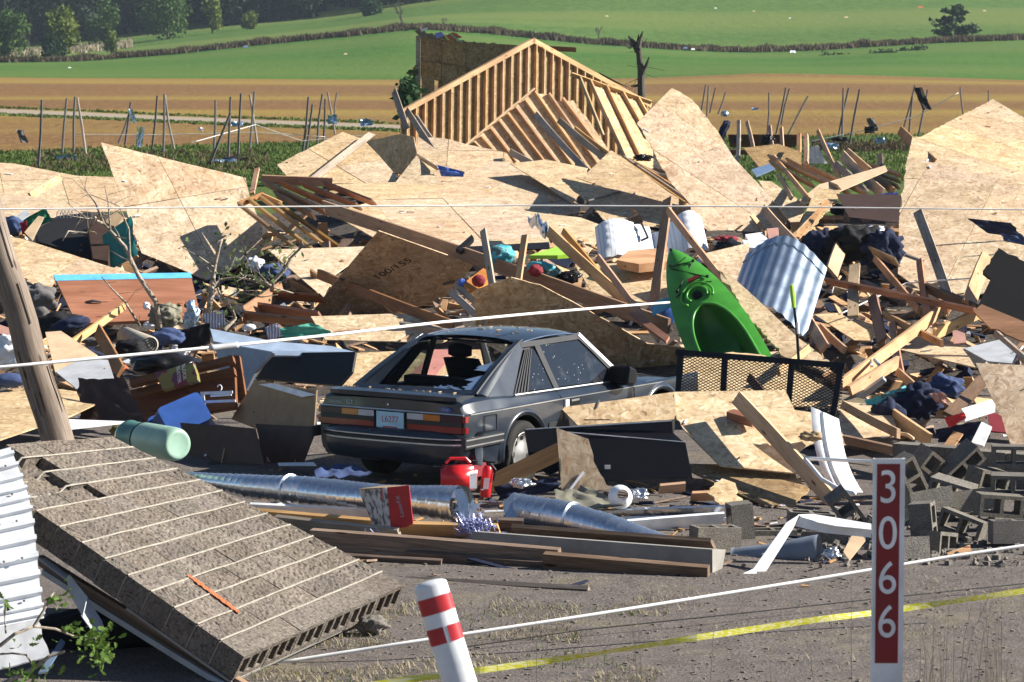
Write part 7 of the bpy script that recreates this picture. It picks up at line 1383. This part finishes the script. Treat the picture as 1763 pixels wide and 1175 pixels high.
# ---------------------------------------------------------------- bits lying on the sheets, the yard and the car
def inside(pts, x, y):
    r = False; n = len(pts)
    for i in range(n):
        (x0, y0), (x1, y1) = pts[i][:2], pts[(i + 1) % n][:2]
        if (y0 > y) != (y1 > y) and x < (x1 - x0) * (y - y0) / (y1 - y0) + x0: r = not r
    return r
mbs = {'lumber': MB(), 'weather_grey': MB(), 'white_cloth': MB()}
for lb_, (o_, m_, pts) in PANELS.items():
    if len(pts) < 4: continue
    xs = [p[0] for p in pts]; ys = [p[1] for p in pts]; ar = (max(xs) - min(xs)) * (max(ys) - min(ys)); n = int(ar / 3600)
    for _ in range(min(12, n)):
        x, y = R.uniform(max(0, min(xs)), max(xs)), R.uniform(min(ys), max(ys))
        if not inside(pts, x, y): continue
        q = to_local(m_, x, y); s_ = R.uniform(.006, .018) * (1 if max(ys) > 600 else 1.8); L2 = s_ * R.choice((1, 1.5, 3, 6)); mbs[R.choice(('lumber', 'lumber', 'weather_grey', 'white_cloth'))].box(-L2, L2, -s_ * .6, s_ * .6, 0, s_ * .5, m_ @ M.Translation((q[0], q[1], .008)) @ M.Rotation(R.uniform(0, 6.3), 4, 'Z'))
for k_, lb_ in (('lumber', 'small wood splinters lying on the sheets'), ('weather_grey', 'small dark scraps lying on the sheets'), ('white_cloth', 'small pale scraps lying on the sheets')): kind(tag(mbs[k_].build('sheet_litter', k_), lb_, 'litter'), 'stuff')
mbs = {'lumber': MB(), 'white_cloth': MB(), 'navy_cloth': MB(), 'lumber_old': MB()}
for _ in range(620):
    x, y = R.uniform(430, 1480), min(1010, R.gauss(890, 55))
    if y < 790 or (y > 985 and R.random() < .7): continue
    s_ = R.uniform(.008, .03); L2 = s_ * R.choice((1, 2, 4, 8)); mbs[R.choice(('lumber', 'lumber', 'white_cloth', 'navy_cloth', 'lumber_old', 'lumber_old'))].box(-L2, L2, -s_ * .6, s_ * .6, 0, s_ * .6, M.Translation(gnd(x, y, .006)) @ Euler((R.gauss(0, .15), R.gauss(0, .15), R.uniform(0, 6.3))).to_matrix().to_4x4())
for k_, lb_ in (('lumber', 'pale splinters strewn on the yard before the car'), ('white_cloth', 'paper scraps strewn on the yard before the car'), ('navy_cloth', 'dark scraps strewn on the yard before the car'), ('lumber_old', 'old wood chips strewn on the yard before the car')): kind(tag(mbs[k_].build('yard_litter', k_), lb_, 'litter'), 'stuff')
mb = MB()
for _ in range(46):
    if R.random() < .5: x, y = R.uniform(1.5, 2.35), R.uniform(-.5, .5); z = rz(x) - .05 * abs(y / HW) ** 2.6 + .004
    else: x, y = R.uniform(.2, .42), R.uniform(-.65, .65); z = .945 - .1 * (x - .14) + .004
    s_ = R.uniform(.004, .014); mb.box(-s_ * R.choice((1, 2, 4)), s_, -s_ * .5, s_ * .5, 0, s_ * .5, cm @ M.Translation((x, y, z)) @ M.Rotation(R.uniform(0, 6.3), 4, 'Z'))
kind(tag(mb.build('roof_crumbs', 'osb'), 'crumbs of wood lying on the car roof and tail', 'litter'), 'stuff')
# ---------------------------------------------------------------- air
hz = MB().box(-420, 420, -8, 1000, -2, 64).build('haze', None); kind(hz, 'stuff')
hm = bpy.data.materials.new('haze'); hm.use_nodes = True; hn = hm.node_tree; hn.nodes.clear(); ho = hn.nodes.new('ShaderNodeOutputMaterial'); hv = hn.nodes.new('ShaderNodeVolumePrincipled')
hv.inputs['Color'].default_value = (.70, .84, 1, 1); hv.inputs['Density'].default_value = .00012; hv.inputs['Anisotropy'].default_value = .2; hn.links.new(hv.outputs[0], ho.inputs['Volume']); hz.data.materials.append(hm)
tag(hz, 'thin pale blue haze in the air over the fields', 'haze')
